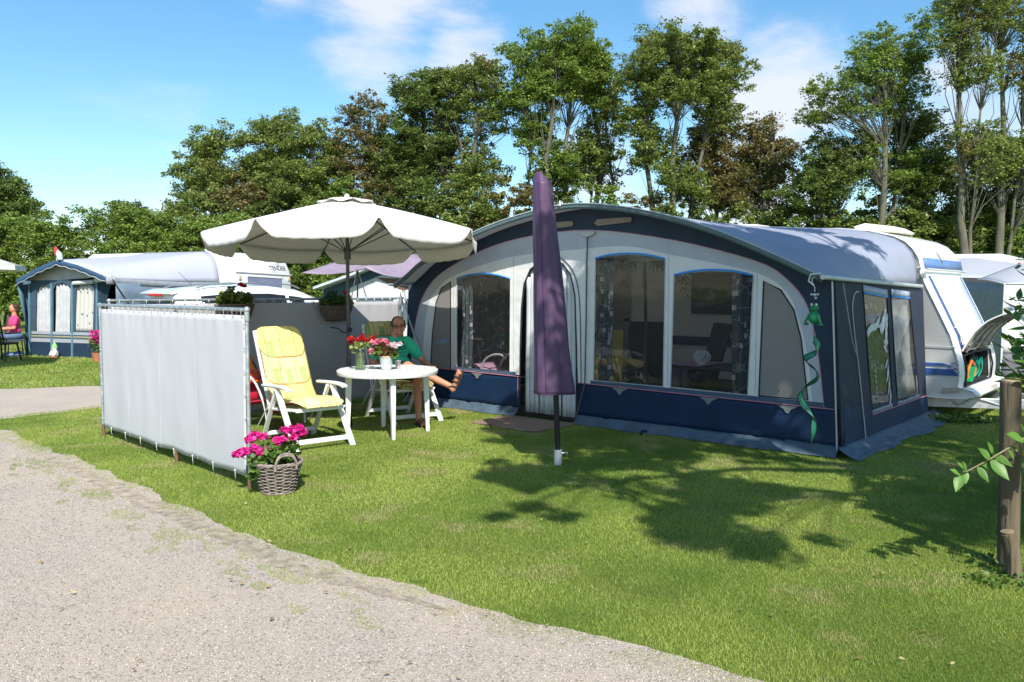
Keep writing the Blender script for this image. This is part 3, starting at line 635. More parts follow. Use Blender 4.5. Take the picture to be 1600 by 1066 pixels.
# palm in a pot behind the second window
pl = thing('palm_plant', 'dark palm hanging its pointed fronds into the top of the tall middle window', 'potted plant', AL(3.35, .95), AZ)
fr_ = MB()
for (a0, ln, dr) in ((10, .7, .25), (60, .6, .3), (120, .6, .3), (180, .7, .35), (240, .75, .3), (300, .8, .35), (-20, .85, .3), (335, .9, .4)):
    spine = [(ln*t*math.cos(R(a0)), ln*t*math.sin(R(a0)), 1.95+.25*t-dr*1.6*t*t) for t in [i/10 for i in range(11)]]
    fr_.tube(spine, .005, 4)
    for i in range(2, 11):
        p = Vector(spine[i]); d = Vector((math.cos(R(a0)), math.sin(R(a0)), 0)); sd = Vector((-d.y, d.x, 0))
        for s_ in (-1, 1):
            q = p+(d*.45+sd*s_*.8+Vector((0, 0, -.75))).normalized()*.26*(1-.04*i); wv_ = d*.013
            fr_.add([p-wv_, p+wv_, q], [(0, 1, 2)])
obj('fronds', fr_, mat('frond_dark', (.03, .05, .02), .5), pl, smooth=0)
obj('stem', MB().tube([(0, 0, .2), (.02, .01, 1.1), (0, 0, 1.97)], [.03, .022, .018], 8), mat('palm_stem', (.1, .07, .05), .8), pl)
obj('pot', MB().lathe([(.10, 0), (.15, .25), (.16, .25), (.14, .24)], 16), mat('pot_dark', (.05, .05, .05), .6), pl)
# ============================================================ CARAVANS
CWHITE = mat('caravan_white', (.78, .78, .77), .3, var=.02, scale=2, spec=.5, coat=.3, dirt=.15, dirtcol=(.55, .54, .48), bump=.06, bscale=4)
CTRIM = mat('caravan_trim', (.5, .5, .49), .4, var=.05)
BLUEP = mat('blue_paint', (.04, .11, .33), .4, var=.06, scale=3)
DGLASS = mat('dark_glass', (.015, .017, .02), .12, var=.1, spec=.3)
TYRE = mat('tyre', (.02, .02, .02), .8)
def loft(profs, close=True):
    """profs: list of (v, [(u,z)...]) same count"""
    b = MB(); n = len(profs[0][1]); vs = [(u, v, z) for v, pl in profs for u, z in pl]
    fs = [(i*n+j, i*n+(j+1) % n, (i+1)*n+(j+1) % n, (i+1)*n+j) for i in range(len(profs)-1) for j in range(n)]
    fs += [tuple(range(n-1, -1, -1)), tuple((len(profs)-1)*n+j for j in range(n))]
    return b.add(vs, fs)
def inset(pl, k, c):
    o_ = []
    for u, z in pl:
        d = math.hypot(u-c[0], z-c[1]); o_.append((u-(u-c[0])*k/d, z-(z-c[1])*k/d))
    return o_
nose = [(6.1, .27), (6.35, .27), (6.58, .28), (6.68, .31), (6.70, .34), (6.66, .38), (6.50, .42)]
pocket = [(6.50, .43), (6.51, .52), (6.51, .62), (6.50, .72), (6.475, .815)]
upper = [(6.46, .86), (6.40, 1.06), (6.25, 1.38), (6.12, 1.65), (6.05, 1.80), (6.03, 1.87), (6.04, 1.90), (6.01, 2.03), (5.94, 2.15), (5.84, 2.25), (5.70, 2.32), (5.4, 2.40), (5.0, 2.45), (4, 2.5), (2, 2.52), (.6, 2.46), (.15, 2.32), (-.08, 2.05), (-.2, 1.5), (-.27, 1.0), (-.25, .5), (-.2, .32)]
prof = nose+pocket+upper
def pk(d): return nose+[(6.02 if True else u, z) for u, z in pocket]+upper
cc = (3.0, 1.3)
pv = 3.14
body = loft([(pv+.10, inset(prof, .10, cc)), (pv+.02, inset(prof, .06, cc)), (pv, inset(prof, .03, cc)), (pv+.0, inset(prof, .03, cc)), (pv+.06, prof), (pv+.16, prof), (pv+.161, pk(0)), (4.84, pk(0)), (4.841, prof), (5.15, prof), (5.24, inset(prof, .03, cc)), (5.27, inset(prof, .09, cc))][1:])
cv = thing('caravan', 'white touring caravan with blue stripes and an open front locker behind the arched awning', 'caravan', AO, AZ)
obj('body', body, CWHITE, cv, smooth=50)
# nose trim following the profile: blue bands beside the front window, window cover, horizontal rails
def nosestrip(name, v0, v1, idx, m, off, parent=cv, **k):
    pl = [prof[i] for i in idx]; b = MB(); vs = []
    for i, p in enumerate(pl):
        a = pl[max(i-1, 0)]; c = pl[min(i+1, len(pl)-1)]; t = Vector((c[0]-a[0], c[1]-a[1])).normalized(); nn = (t.y, -t.x)
        for v in (v0, v1): vs.append((p[0]+nn[0]*off, v, p[1]+nn[1]*off))
    b.add(vs, [(2*i, 2*i+1, 2*i+3, 2*i+2) for i in range(len(pl)-1)]); return obj(name, b, m, parent, solid=.004, smooth=30, **k)
UI = list(range(13, 17))
nosestrip('window_cover', 3.42, 4.95, [12, 13, 14, 15, 16], mat('cover_white', (.85, .85, .86), .4, var=.02), .012)
nosestrip('stripe', 3.33, 3.41, [12, 13, 14, 15, 16], BLUEP, .006); nosestrip('stripe', 4.96, 5.05, [12, 13, 14, 15, 16], BLUEP, .006)
nosestrip('stripe', 3.2, 5.2, [18, 19], mat('blue_light', (.12, .22, .45), .4), .005)
obj('rail', MB().tube([(6.075, 3.18, 1.885), (6.075, 5.22, 1.885)], .014, 8), CTRIM, cv)
obj('rail', MB().tube([(6.02, 3.13, 1.90), (4.5, 3.13, 1.92)], .012, 8), CTRIM, cv)
# side stripes on the front corner of the body
sdec = MB()
for z0, z1, a, c in ((.70, .735, 5.9, 6.40), (.585, .665, 5.9, 6.5)):
    sdec.prism([(a, z0), (c, z0), (c-.10, z1), (a, z1)], pv-.012, pv-.004, lambda x, y, q: (x, q+.02, y-.02))
for i in range(26):
    x = 6.36+.12*rnd.random(); z = .60+.14*rnd.random(); sdec.box((x, pv+.002, z), (.014, .006, .008))
obj('stripe', sdec, BLUEP, cv, smooth=0)
obj('seam', MB().tube([(6.0, pv-.003, .93), (6.44, pv+.0, .92)], .006, 6), CTRIM, cv)
# emblem on the peak
em = MB(); NU = lambda z: float(np.interp(z, [1.90, 2.03, 2.15, 2.25, 2.32], [6.04, 6.01, 5.94, 5.84, 5.70]))
em.prism([(0, .0), (.05, .05), (0, .16), (-.05, .05)], .004, .010, lambda x, y, q: (NU(2.03+y)+q, 4.1+x*1.5, 2.03+y)); 
for k in range(4): em.box((6.032, 4.1, 2.01-.018*k), (.01, .13-.03*k, .007))
obj('emblem', em, mat('emblem_grey', (.3, .33, .35), .4), cv, smooth=0)
# locker: rim, lid standing open with ribbed inside, grab handles, contents
lk = MB().tube([(6.515, 3.31, .43), (6.53, 3.31, .62), (6.49, 3.31, .81), (6.48, 4.0, .83), (6.49, 4.83, .81), (6.53, 4.83, .62), (6.515, 4.83, .43), (6.515, 3.31, .43)], .012, 8, cap=False)
obj('locker_frame', lk, BLACKM, cv)
lidp = MB(); lpts = [(6.47, .86), (6.53, .99), (6.61, 1.12), (6.72, 1.23), (6.85, 1.31), (6.98, 1.35)]
lidp.grid(lambda s, t: (resample(lpts, 9)[min(8, int(t*8+.5))][0], 3.30+1.54*s, resample(lpts, 9)[min(8, int(t*8+.5))][1]+.03*math.sin(s*3.14)), 8, 8)
ld = obj('locker_lid', lidp, CWHITE, cv, solid=.018, bevel=.004)
ins = MB()
for s_ in (.12, .38, .62, .88):
    ins.tube([(p[0]+.012, 3.30+1.54*s_, p[1]-.018) for p in resample(lpts, 8)], .014, 6)
for j in (1, 4, 6): p = resample(lpts, 8)[j]; ins.tube([(p[0]+.012, 3.36, p[1]-.018), (p[0]+.012, 4.78, p[1]-.018)], .012, 6)
obj('ribs', ins, mat('lid_inner', (.25, .24, .22), .7), ld)
linr = MB(); linr.grid(lambda s, t: (resample(lpts, 9)[min(8, int(t*8+.5))][0]+.012, 3.33+1.48*s, resample(lpts, 9)[min(8, int(t*8+.5))][1]-.012+.03*math.sin(s*3.14)), 8, 8)
obj('lining', linr, mat('lid_lining', (.36, .34, .31), .8, var=.3, scale=6), ld, solid=.002)
for v in (3.5, 4.5): obj('handle', MB().tube([(6.50, v, .87), (6.56, v, .89), (6.56, v+.12, .89), (6.5, v+.12, .87)], .01, 6), ALU, ld)
# near-black box inside the recess: its shade is put into the colour
A1 = [(6.03, .442), (6.49, .442), (6.465, .802), (6.03, .802)]
shbox = MB(); shbox.add([(u, v, z) for v in (3.315, 4.825) for u, z in A1], [(0, 1, 5, 4), (2, 3, 7, 6), (3, 0, 4, 7), (0, 1, 2, 3), (4, 5, 6, 7)])
obj('locker_shade_box', shbox, mat('locker_shade', (.03, .03, .03), .85), cv, smooth=0)
obj('grab_handle', MB().tube([(6.33, 3.36, 1.16), (6.39, 3.36, 1.15), (6.47, 3.36, .99), (6.42, 3.36, .97)], .012, 6), CTRIM, cv)
obj('marker_lamp', MB().box((6.06, 3.10, 1.80), (.05, .05, .07)), mat('lamp_grey', (.3, .35, .35), .4), cv, bevel=.008)
# vents in the skirt + faint script on the bumper
obj('skirt_vent', MB().prism([(6.28, .34), (6.50, .37), (6.5, .42), (6.31, .42)], pv-.01, pv+.0, lambda x, y, q: (x, q, y)), mat('vent_tan', (.42, .38, .33), .5), cv, bevel=.004)
# faint two-line print on the bumper lip
bt = MB(); rr = random.Random(2)
for ln_ in range(2):
    for k in range(7): bt.box((6.685+.012*ln_, 4.0+.05*k, .385-.028*ln_), (.012, .028+.01*rr.random(), .018))
obj('faint_print', bt, mat('print_pale', (.5, .47, .42), .5), cv, smooth=0)
# roof hatches
for u, v in ((5.38, 3.75), (3.35, 4.0)):
    h = MB(); pl = [(-.30, 0), (.30, 0), (.34, .03), (.20, .085), (-.18, .10), (-.34, .04)]
    hz = 2.40 if u > 5 else 2.53
    tl = -.13 if u > 5 else -.01
    h.prism(pl, -.24, .24, lambda x, y, q, u=u, v=v, hz=hz, tl=tl: (u+x, v+q, hz+y+tl*x))
    obj('roof_hatch', h, mat('hatch_cream', (.72, .68, .56), .5), cv, bevel=.02)
# chassis: drawbar, jockey wheel mount, wheels
db = MB()
db.beam((5.9, 3.35, .19), (7.35, 4.02, .19), .05, .13).beam((5.9, 5.05, .19), (7.35, 4.38, .19), .05, .13).beam((6.7, 3.7, .17), (6.7, 4.7, .17), .05, .06).beam((7.3, 4.2, .21), (7.75, 4.2, .23), .08, .08)
obj('drawbar', db, mat('zinc', (.5, .52, .52), .45, metal=.5, var=.25, scale=12), cv, bevel=.006)
obj('cable', MB().tube(smoothpoly([(6.25, 3.6, .3), (6.4, 3.52, .17), (6.6, 3.62, .25), (6.9, 3.78, .17), (7.3, 4.0, .28)], 5), .009, 6), mat('cable_white', (.6, .6, .58), .5), cv)
obj('jockey_wheel', MB().tube([(7.2, 4.05, .75), (7.2, 4.05, .12)], .025, 10).tube([(7.2, 4.0, .1), (7.2, 4.1, .1)], .1, 16), mat('steel_dark', (.18, .18, .18), .4, metal=.5), cv)
whl = MB().tube([(2.6, 3.18, .32), (2.6, 3.38, .32)], .32, 20); obj('wheel', whl, TYRE, cv); whl = MB().tube([(2.6, 5.0, .32), (2.6, 5.2, .32)], .32, 20); obj('wheel', whl, TYRE, cv)
# features of the wall inside the awning: door, windows, stripe
wl = MB()
for z in [.95+.12*i for i in range(11)]: wl.tube([(.3, pv-.004, z), (5.8, pv-.004, z)], .004, 4)
obj('wall_ribbing', wl, CWHITE, cv)
obj('stripe', MB().box((3.0, pv-.006, .86), (5.6, .006, .13)), mat('deep_blue_band', (.03, .05, .12), .5), cv, smooth=0)
dr = obj('door', MB().box((1.45, pv-.018, 1.25), (.62, .03, 1.78)), mat('door_cream', (.34, .31, .27), .5), cv, bevel=.03); obj('handle', MB().box((1.7, pv-.045, 1.15), (.1, .03, .05)), BLACKM, dr, bevel=.008)
obj('draught_skirt', MB().box((2.9, pv-.01, .16), (6.0, .01, .31)), mat('skirt_board', (.10, .10, .11), .7), cv, smooth=0)
for u in (3.25, 5.05):
    w_ = obj('window', MB().box((u, pv-.014, 1.58), (.85, .02, .62)), DGLASS, cv, bevel=.01)
# things in the locker
bk = thing('bucket', 'green bucket with an orange hose looped over it in the open front locker', 'bucket', AL(6.425, 3.74, .455), AZ)
obj('tub', MB().lathe([(.09, 0), (.115, .2), (.12, .2), (.105, .19), (.085, .02)], 20), mat('green_plastic', (.01, .28, .09), .4), bk)
obj('bail', MB().tube([(.115*math.cos(a), 0, .18+.06*math.sin(a)) for a in [math.pi*i/10 for i in range(11)]], .006, 6), mat('dark_wire', (.05, .05, .05)), bk)
tag(obj('hose', MB().tube([tuple(AL(6.50+.01*math.sin(i), 3.70+.17*math.cos(i*.32-.3), .57+.15*math.sin(i*.32-.3))) for i in range(13)], .016, 8), mat('orange_hose', (.8, .16, .02), .4)), 'bright orange hose curling over the green bucket', 'hose')
nz_ = MB(); r_ = random.Random(5)
for i in range(16):
    v = 4.15+.5*r_.random(); u = 6.33+.12*r_.random(); nz_.tube(smoothpoly([(u, v, .46), (u+.05*r_.random(), v+r_.uniform(-.08, .08), .57), (u+.03, v+r_.uniform(-.1, .1), .67+.06*r_.random()), (u, v+r_.uniform(-.12, .12), .52)], 3), .009, 6)
tag(obj('coiled_cord', nz_, mat('teal_cord', (.0, .30, .20), .45), None, loc=AO, rot=(0, 0, AZ)), 'tangled teal green cord bundled beside the green bucket in the locker', 'cord')
tag(obj('drain_hose', MB().tube([(6.36, 3.9, .53), (6.38, 4.1, .61), (6.36, 4.35, .69), (6.3, 4.6, .73)], .05, 12), mat('brown_duct', (.09, .07, .06), .7, bump=1, bscale=50), None, loc=AO, rot=(0, 0, AZ)), 'fat dark brown duct hose leaning at the back of the locker', 'hose')
# ============================================================ AWNING FURNITURE
DARKF = mat('dark_fabric', (.035, .035, .042), .85, bump=.4, bscale=90); DARKP = mat('dark_frame', (.02, .02, .022), .45)
def highback(u, v, rz, label):
    t = thing('high_back_chair', label, 'chair', AL(u, v), AZ+rz, 'dark high-backed camping chairs inside the awning')
    obj('backrest', MB().grid(lambda s, q: (-.26+.52*s, .25+.22*q+.03*math.sin(s*3.14), .42+.78*q), 8, 10), DARKF, t, solid=.05, bevel=.02)
    obj('seat', MB().box((0, 0, .42), (.5, .5, .07)), DARKF, t, bevel=.025)
    for s_ in (-1, 1):
        obj('armrest', MB().box((s_*.30, .02, .63), (.05, .42, .03)), DARKP, t, bevel=.01)
        obj('leg', MB().tube([(s_*.28, -.3, 0), (s_*.28, .05, .6)], .012, 8), DARKP, t); obj('leg', MB().tube([(s_*.28, .32, 0), (s_*.28, -.1, .6)], .012, 8), DARKP, t)
    return t
highback(3.28, 1.0, R(20), 'dark high-backed chair seen through the middle window, left of the window post')
highback(3.80, 1.25, R(-40), 'dark high-backed chair at the left end of the pink-clothed table')
tb = thing('dining_table', 'dark table inside the awning carrying a pink cloth and a lattice bowl', 'table', AL(4.50, .95), AZ)
obj('tabletop', MB().box((0, 0, .71), (1.05, .75, .03)), DARKP, tb, bevel=.01)
for sx in (-1, 1):
    for sy in (-1, 1): obj('leg', MB().tube([(sx*.45, sy*.32, 0), (sx*.45, sy*.32, .7)], .02, 8), DARKP, tb)
cl = MB().grid(lambda s, t: (-.56-.035*math.sin(t*9) if s < .35 else -.56+.6*(s-.35), -.39+.72*t, .737-(.30*(1-s/.35) if s < .35 else 0)), 20, 14)
tag(obj('tablecloth', cl, mat('pink_cloth', (.42, .25, .36), .8), None, solid=.003, loc=AL(4.50, .95), rot=(0, 0, AZ)), 'mauve pink cloth hanging over the left end of the dark table', 'tablecloth')
bw = MB()
for k in range(14):
    for s_ in (-1, 1):
        bw.tube([(.13*math.sin(.5+2.1*t)*math.cos(k*.4488+s_*t*.9), .13*math.sin(.5+2.1*t)*math.sin(k*.4488+s_*t*.9), .02+.18*t) for t in [i/8 for i in range(9)]], .006, 5)
bw.lathe([(.06, .0), (.065, .02), (.06, .02)], 16)
bw.v = [(x*.78, y*.78, z*.8) for x, y, z in bw.v]
tag(obj('lattice_bowl', bw, mat('bowl_white', (.7, .72, .74), .4), None, loc=AL(4.25, .78, .74), rot=(0, 0, AZ)), 'round white openwork lattice bowl on the table inside the awning', 'bowl')
wc = thing('garden_chair', 'white chair with a yellow cushion just inside the left edge of the middle window', 'chair', AL(2.98, .62), AZ+R(25))
obj('seat', MB().box((0, 0, .42), (.42, .42, .04)), WHITEP, wc, bevel=.015); obj('backrest', MB().beam((0, .22, .42), (0, .36, 1.1), .36, .07, up=(0, 1, 0)), mat('yellow_fabric', (.50, .40, .10), .8), wc, bevel=.02)
for sx in (-1, 1):
    for sy in (-1, 1): obj('leg', MB().tube([(sx*.19, sy*.19, 0), (sx*.17, sy*.17, .42)], .014, 8), WHITEP, wc)
lf = MB()
for a, ln, lean in ((200, .38, .55), (235, .42, .15), (262, .48, 0), (290, .42, -.2), (330, .36, -.6)):
    c_, s_ = math.cos(R(a-90)), math.sin(R(a-90)); pts = [(c_*.9*ln*t*t*(1 if lean else .2), -.02, .06+ln*t*(1-.35*abs(lean)*t)) for t in [i/7 for i in range(8)]]
    for i in range(7):
        w0_, w1_ = .035*math.sin(3.14*(i/7)**.7+.1), .035*math.sin(3.14*((i+1)/7)**.7+.02); p, q = pts[i], pts[i+1]
        lf.add([(p[0]-w0_, p[1], p[2]), (p[0]+w0_, p[1], p[2]), (q[0]+w1_, q[1], q[2]), (q[0]-w1_, q[1], q[2])], [(0, 1, 2, 3)])
ysh = thing('ornamental_flower', 'yellow fan of long pointed leaves standing low behind the middle window', 'ornament', AL(3.47, .22, .40), AZ)
obj('leaves', lf, mat('yellow_leaf', (.62, .48, .13), .6), ysh, solid=.003); obj('stand', MB().lathe([(.08, -.39), (.02, -.37), (.02, .06), (.05, .08)], 12), BLACKM, ysh)
# bicycle behind the left window
bi = thing('bicycle', 'black bicycle parked behind the window left of the arched door', 'bicycle', AL(1.05, .62), AZ+R(28))
for nm, x in (('wheel', -.52), ('wheel', .52)):
    wo_ = obj(nm, MB().tube([(x+.33*math.cos(a), 0, .34+.33*math.sin(a)) for a in [6.2832*i/28 for i in range(29)]], .018, 8), TYRE, bi)
    sp = MB()
    for k in range(14): sp.tube([(x, 0, .34), (x+.32*math.cos(k*.449), 0, .34+.32*math.sin(k*.449))], .0015, 4)
    obj('spokes', sp, ALU, wo_)
obj('frame', MB().tube([(.52, 0, .34), (.38, 0, .85), (.36, 0, .98)], .018, 8).tube([(.40, 0, .8), (-.12, 0, .32), (-.22, 0, .85)], .018, 8).tube([(-.12, 0, .32), (-.52, 0, .34), (-.19, 0, .75), (.39, 0, .82)], .014, 8), DARKP, bi)
obj('saddle', MB().ball((-.24, 0, .92), (.14, .07, .035)), BLACKM, bi)
obj('handlebar', MB().tube([(.22, -.28, 1.06), (.34, -.22, 1.06), (.38, 0, 1.02), (.34, .22, 1.06), (.22, .28, 1.06)], .012, 8), DARKP, bi)
obj('crank', MB().tube([(-.12, -.03, .32), (-.12, .03, .32)], .09, 16).tube([(-.12, .06, .32), (-.02, .08, .2)], .01, 6), DARKP, bi)
ws = thing('walking_frame', 'pale bent-tube chair frame arching at the bottom of the left awning window', 'chair frame', AL(1.40, .26), AZ)
obj('frame', MB().tube(smoothpoly([(-.28, 0, .02), (-.26, 0, .4), (-.2, 0, .62), (-.05, 0, .73), (.12, 0, .75), (.22, 0, .70)], 4), .014, 8).tube(smoothpoly([(-.28, .4, .02), (-.26, .4, .4), (-.2, .4, .62), (-.05, .4, .73), (.12, .4, .75)], 4), .014, 8).tube([(-.05, 0, .73), (-.05, .4, .73)], .012, 8), mat('tube_white', (.6, .6, .6), .4), ws)
obj('webbing', MB().grid(lambda s, t: (-.36+.3*s, .4*t, .60-.14*s), 4, 4), mat('webbing_mauve', (.5, .3, .42), .8), ws, solid=.006)
# ============================================================ DOORSTEP, FROG SPINNER, PEG
BRICK = bpy.data.materials.new('paver'); BRICK.use_nodes = True
n = BRICK.node_tree.nodes; l = BRICK.node_tree.links; b = n['Principled BSDF']; t = n.new('ShaderNodeTexCoord'); br = n.new('ShaderNodeTexBrick'); l.new(t.outputs['Object'], br.inputs['Vector'])
br.inputs['Scale'].default_value = 9; br.inputs['Color1'].default_value = (.36, .24, .17, 1); br.inputs['Color2'].default_value = (.29, .20, .145, 1); br.inputs['Mortar'].default_value = (.11, .09, .07, 1); br.inputs['Mortar Size'].default_value = .03
l.new(br.outputs['Color'], b.inputs['Base Color']); b.inputs['Roughness'].default_value = .9
bp = n.new('ShaderNodeBump'); bp.inputs['Distance'].default_value = .01; l.new(br.outputs['Fac'], bp.inputs['Height']); bp.invert = True; l.new(bp.outputs[0], b.inputs['Normal'])
dmat_ = thing('doormat', 'brown ribbed doormat lying on the grass before the arched door', 'doormat', AL(1.98, -.12), AZ)
obj('mat', MB().prism([(.04, -.06), (1.10, -.04), (1.08, -.78), (.06, -.74)], .004, .028, lambda x, y, a: (x, y, a)), BRICK, dmat_, bevel=.006)
tag(obj('tent_peg', MB().tube([tuple(AL(4.05, -.24, .0)), tuple(AL(4.05, -.22, .05)), tuple(AL(4.12, -.24, .06))], .015, 6), BLACKM), 'small black peg at the foot of the navy skirt below the middle windows', 'peg')
fg = thing('wind_spinner', 'green frog wind spinner with a dangling twisted ribbon hanging from the awning eave', 'wind spinner', AL(6.02, -.42, 1.72), AZ)
FG = mat('frog_green', (.01, .20, .07), .45); FGL = mat('frog_light', (.03, .34, .15), .45)
obj('hook', MB().tube([(.0, 0, .02), (-.03, 0, 0), (-.02, 0, -.05), (.0, 0, -.08), (0, 0, -.12)], .004, 6).tube([(.05, 0, .05), (-.04, 0, .04), (-.06, 0, -.02), (-.01, 0, -.06)], .009, 8), mat('hook_white', (.6, .6, .58), .4), fg)
obj('charm', MB().ball((0, 0, -.15), (.018, .01, .018)).ball((.028, 0, -.145), (.014, .01, .014)).ball((-.028, 0, -.145), (.014, .01, .014)).ball((.01, 0, -.18), (.014, .01, .014)), mat('charm_silver', (.5, .5, .5), .3, metal=.7), fg)
fb = obj('frog_body', blob('frog_body', [('b', (0, 0, -.36), (.052, .035, .062)), ('b', (0, 0, -.275), (.042, .032, .032)), ('b', (-.02, -.01, -.245), .016), ('b', (.022, -.01, -.245), .016), ('c', (-.04, -.01, -.33), .014, (-.075, -.02, -.40), .011), ('c', (.04, -.01, -.33), .014, (.065, -.02, -.41), .011), ('b', (-.07, -.01, -.42), (.028, .02, .014)), ('b', (.06, -.01, -.425), (.028, .02, .014))], .006, 2), FG, fg)
obj('eye', MB().ball((-.02, -.022, -.24), .013).ball((.023, -.022, -.24), .013), mat('eye_white', (.8, .8, .75), .3), fb); obj('pupil', MB().ball((-.02, -.034, -.24), .005).ball((.023, -.034, -.24), .005), BLACKM, fb)
obj('belly', MB().ball((0, -.014, -.36), (.035, .026, .045)), FGL, fb)
obj('cord', MB().tube([(0, 0, -.42), (0, 0, -.56)], .003, 5), BLACKM, fg)
rbn = MB()
rp_ = smoothpoly([(.0, 0, -.56), (.045, .0, -.62), (.03, 0, -.68), (-.07, .0, -.74), (-.05, 0, -.79), (.03, 0, -.85), (.035, 0, -.93), (-.06, 0, -1.0), (-.115, 0, -1.08), (-.09, 0, -1.17), (-.02, 0, -1.24), (.02, 0, -1.30), (.015, 0, -1.42), (-.005, 0, -1.52)], 5); k = len(rp_)
def rib(s, t):
    i = min(int(s*(k-1)+.5), k-1); a = s*11; w = .028*min(1, .25+3*math.sin(math.pi*min(s, .999))); p = rp_[i]
    return (p[0]+(t-.5)*2*w*math.cos(a)*.8, p[1]+(t-.5)*2*w*math.sin(a), p[2]+(t-.5)*.05)
obj('ribbon', MB().grid(rib, k-1, 3), mat('ribbon_green', (.02, .17, .10), .5), fg, solid=.0015)
obj('ribbon_edge', MB().tube([rib(i/(k-1), 0) for i in range(k)], .0035, 5).tube([rib(i/(k-1), 1) for i in range(k)], .0035, 5), BLACKM, fg)
# ============================================================ WINDBREAKS
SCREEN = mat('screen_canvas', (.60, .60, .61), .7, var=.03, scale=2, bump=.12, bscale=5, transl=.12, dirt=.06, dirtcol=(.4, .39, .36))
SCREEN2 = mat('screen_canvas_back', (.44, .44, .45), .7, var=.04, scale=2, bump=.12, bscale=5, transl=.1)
RUST = mat('rusty_peg', (.16, .09, .05), .8, var=.4, scale=30)
def windbreak(nm, label, a, b, z0, z1, m, posts, seed, joint_end=True, sag=0):
    a = Vector((a[0], a[1], 0)); b = Vector((b[0], b[1], 0)); d = b-a; ln = d.length; rz = math.atan2(d.y, d.x)
    t = thing(nm, label, 'windbreak', a, rz)
    def f(s, q):
        u = .02+(ln-.05)*s; z = z1-.045+(z0-z1+.045)*q
        corner = math.exp(-((1-s)*7)**2-(q*5)**2)*.03
        z += .012*math.sin(u/.17*math.pi)*(1 if q < .02 else 0)*0
        y = -.008+.016*mnoise(Vector((u*1.3, z*.6, seed)))+.006*mnoise(Vector((u*4.5+z*.8, z*1.6, seed)))
        # tension creases from the top rings
        y += .004*math.sin(u/.20*6.283)*max(0, 1-q*5)+.010*math.exp(-((u-ln*.31)/.02)**2)*0
        if q > .93: z += .02*mnoise(Vector((u*2.3, 1, seed)))
        return (u, y, z)
    obj('canvas', MB().grid(f, int(ln*22), 24), m, t, solid=.002)
    # welded panel seams
    k = 1
    while k*.83 < ln-.2:
        u = k*.83; obj('seam', MB().tube([f((u-.02)/(ln-.05), q/12)[:1]+(f((u-.02)/(ln-.05), q/12)[1]-.003,)+(f((u-.02)/(ln-.05), q/12)[2],) for q in range(13)], .0012, 4), m, t); k += 1
    obj('top_rail', MB().tube([(-.02, 0, z1), (ln+.02, 0, z1)], .0165, 12), GALV, t)
    for i, u in enumerate(posts):
        obj('post', MB().tube([(u, .032 if i not in (0, len(posts)-1) else 0, .12), (u, .032 if i not in (0, len(posts)-1) else 0, z1-.01)], .016, 12), GALV, t)
        obj('ground_peg', MB().tube([(u, .0, -.05), (u, .0, .13)], .019, 10), RUST, t)
    if joint_end: obj('corner_joint', MB().ball((ln, 0, z1), .027).tube([(ln, 0, z1-.09), (ln, 0, z1)], .021, 10), GALV, t); obj('corner_joint', MB().ball((0, 0, z1), .024), GALV, t)
    rg = MB(); u = .1
    while u < ln-.02:
        rg.tube([(u+.004*math.sin(a_), .022*math.cos(a_)-.003, z1-.022+.030*math.sin(a_)) for a_ in [6.2832*i/12 for i in range(13)]], .0028, 5, cap=False); u += .158
    for u_ in (0, ln):
        z = .2
        while z < z1-.1:
            rg.tube([(u_+.026*math.cos(a_)+(.012 if u_ == 0 else -.012), .022*math.sin(a_)-.003, z) for a_ in [6.2832*i/12 for i in range(13)]], .0028, 5, cap=False); z += .19
    obj('ring', rg, mat('ring_steel', (.55, .56, .56), .35, metal=.5), t)
    ties = MB(); u = .3
    while u < ln:
        ties.tube([(u, -.014, z0+.03), (u+.012, -.02, z0-.02), (u-.004, -.01, z0-.05)], .003, 5); ties.ball((u, -.016, z0+.022), .009, 8, 5); u += .42
    obj('peg_tie', ties, mat('tie_white', (.6, .6, .58), .6), t)
    return t
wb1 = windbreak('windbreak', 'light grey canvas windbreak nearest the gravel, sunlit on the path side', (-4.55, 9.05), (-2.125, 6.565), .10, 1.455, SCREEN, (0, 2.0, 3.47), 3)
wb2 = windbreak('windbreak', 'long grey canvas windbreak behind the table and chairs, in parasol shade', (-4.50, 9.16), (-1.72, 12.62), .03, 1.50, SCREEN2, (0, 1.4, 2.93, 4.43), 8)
# ============================================================ FLOWERS
def leafcards(c, rad, n_, size, seed, up=.3, zsq=1.0, aspect=.75, droop=0):
    r_ = np.random.default_rng(seed); p = r_.normal(size=(n_, 3)); p /= np.linalg.norm(p, axis=1)[:, None]; p *= (r_.random((n_, 1))**.45)
    p = p*np.array(rad)+np.array(c); return cards(p, size, r_, up, aspect)
def cards(p, size, r_, up=.3, aspect=.7):
    n_ = len(p); d = r_.normal(size=(n_, 3)); d /= np.linalg.norm(d, axis=1)[:, None]
    nn = r_.normal(size=(n_, 3)); nn[:, 2] = np.abs(nn[:, 2])+up*2; nn /= np.linalg.norm(nn, axis=1)[:, None]
    d = d-nn*(d*nn).sum(1)[:, None]; d /= np.linalg.norm(d, axis=1)[:, None]; s_ = np.cross(nn, d)
    L_ = (size*(.6+.8*r_.random((n_, 1)))); w = L_*aspect*.5
    V = np.stack([p-d*L_*.5, p+s_*w-d*L_*.08, p+d*L_*.5, p-s_*w-d*L_*.08], 1)
    V[:, 1] += nn*L_*.08; V[:, 3] += nn*L_*.08
    return V.reshape(-1, 3), np.arange(n_*4).reshape(-1, 4), r_.random(n_)
def cardobj(name, lists, m, parent):
    V = np.concatenate([a for a, b_, c in lists]); k = 0; F = []
    for a, b_, c in lists: F.append(b_+k); k += len(a)
    return obj(name, rawmesh(name, V, np.concatenate(F), 4, np.concatenate([c for a, b_, c in lists])), m, parent, smooth=0)
PLANT = leafmat('plant_leaf', (.05, .12, .02), (.16, .26, .05), None, transl=.3)
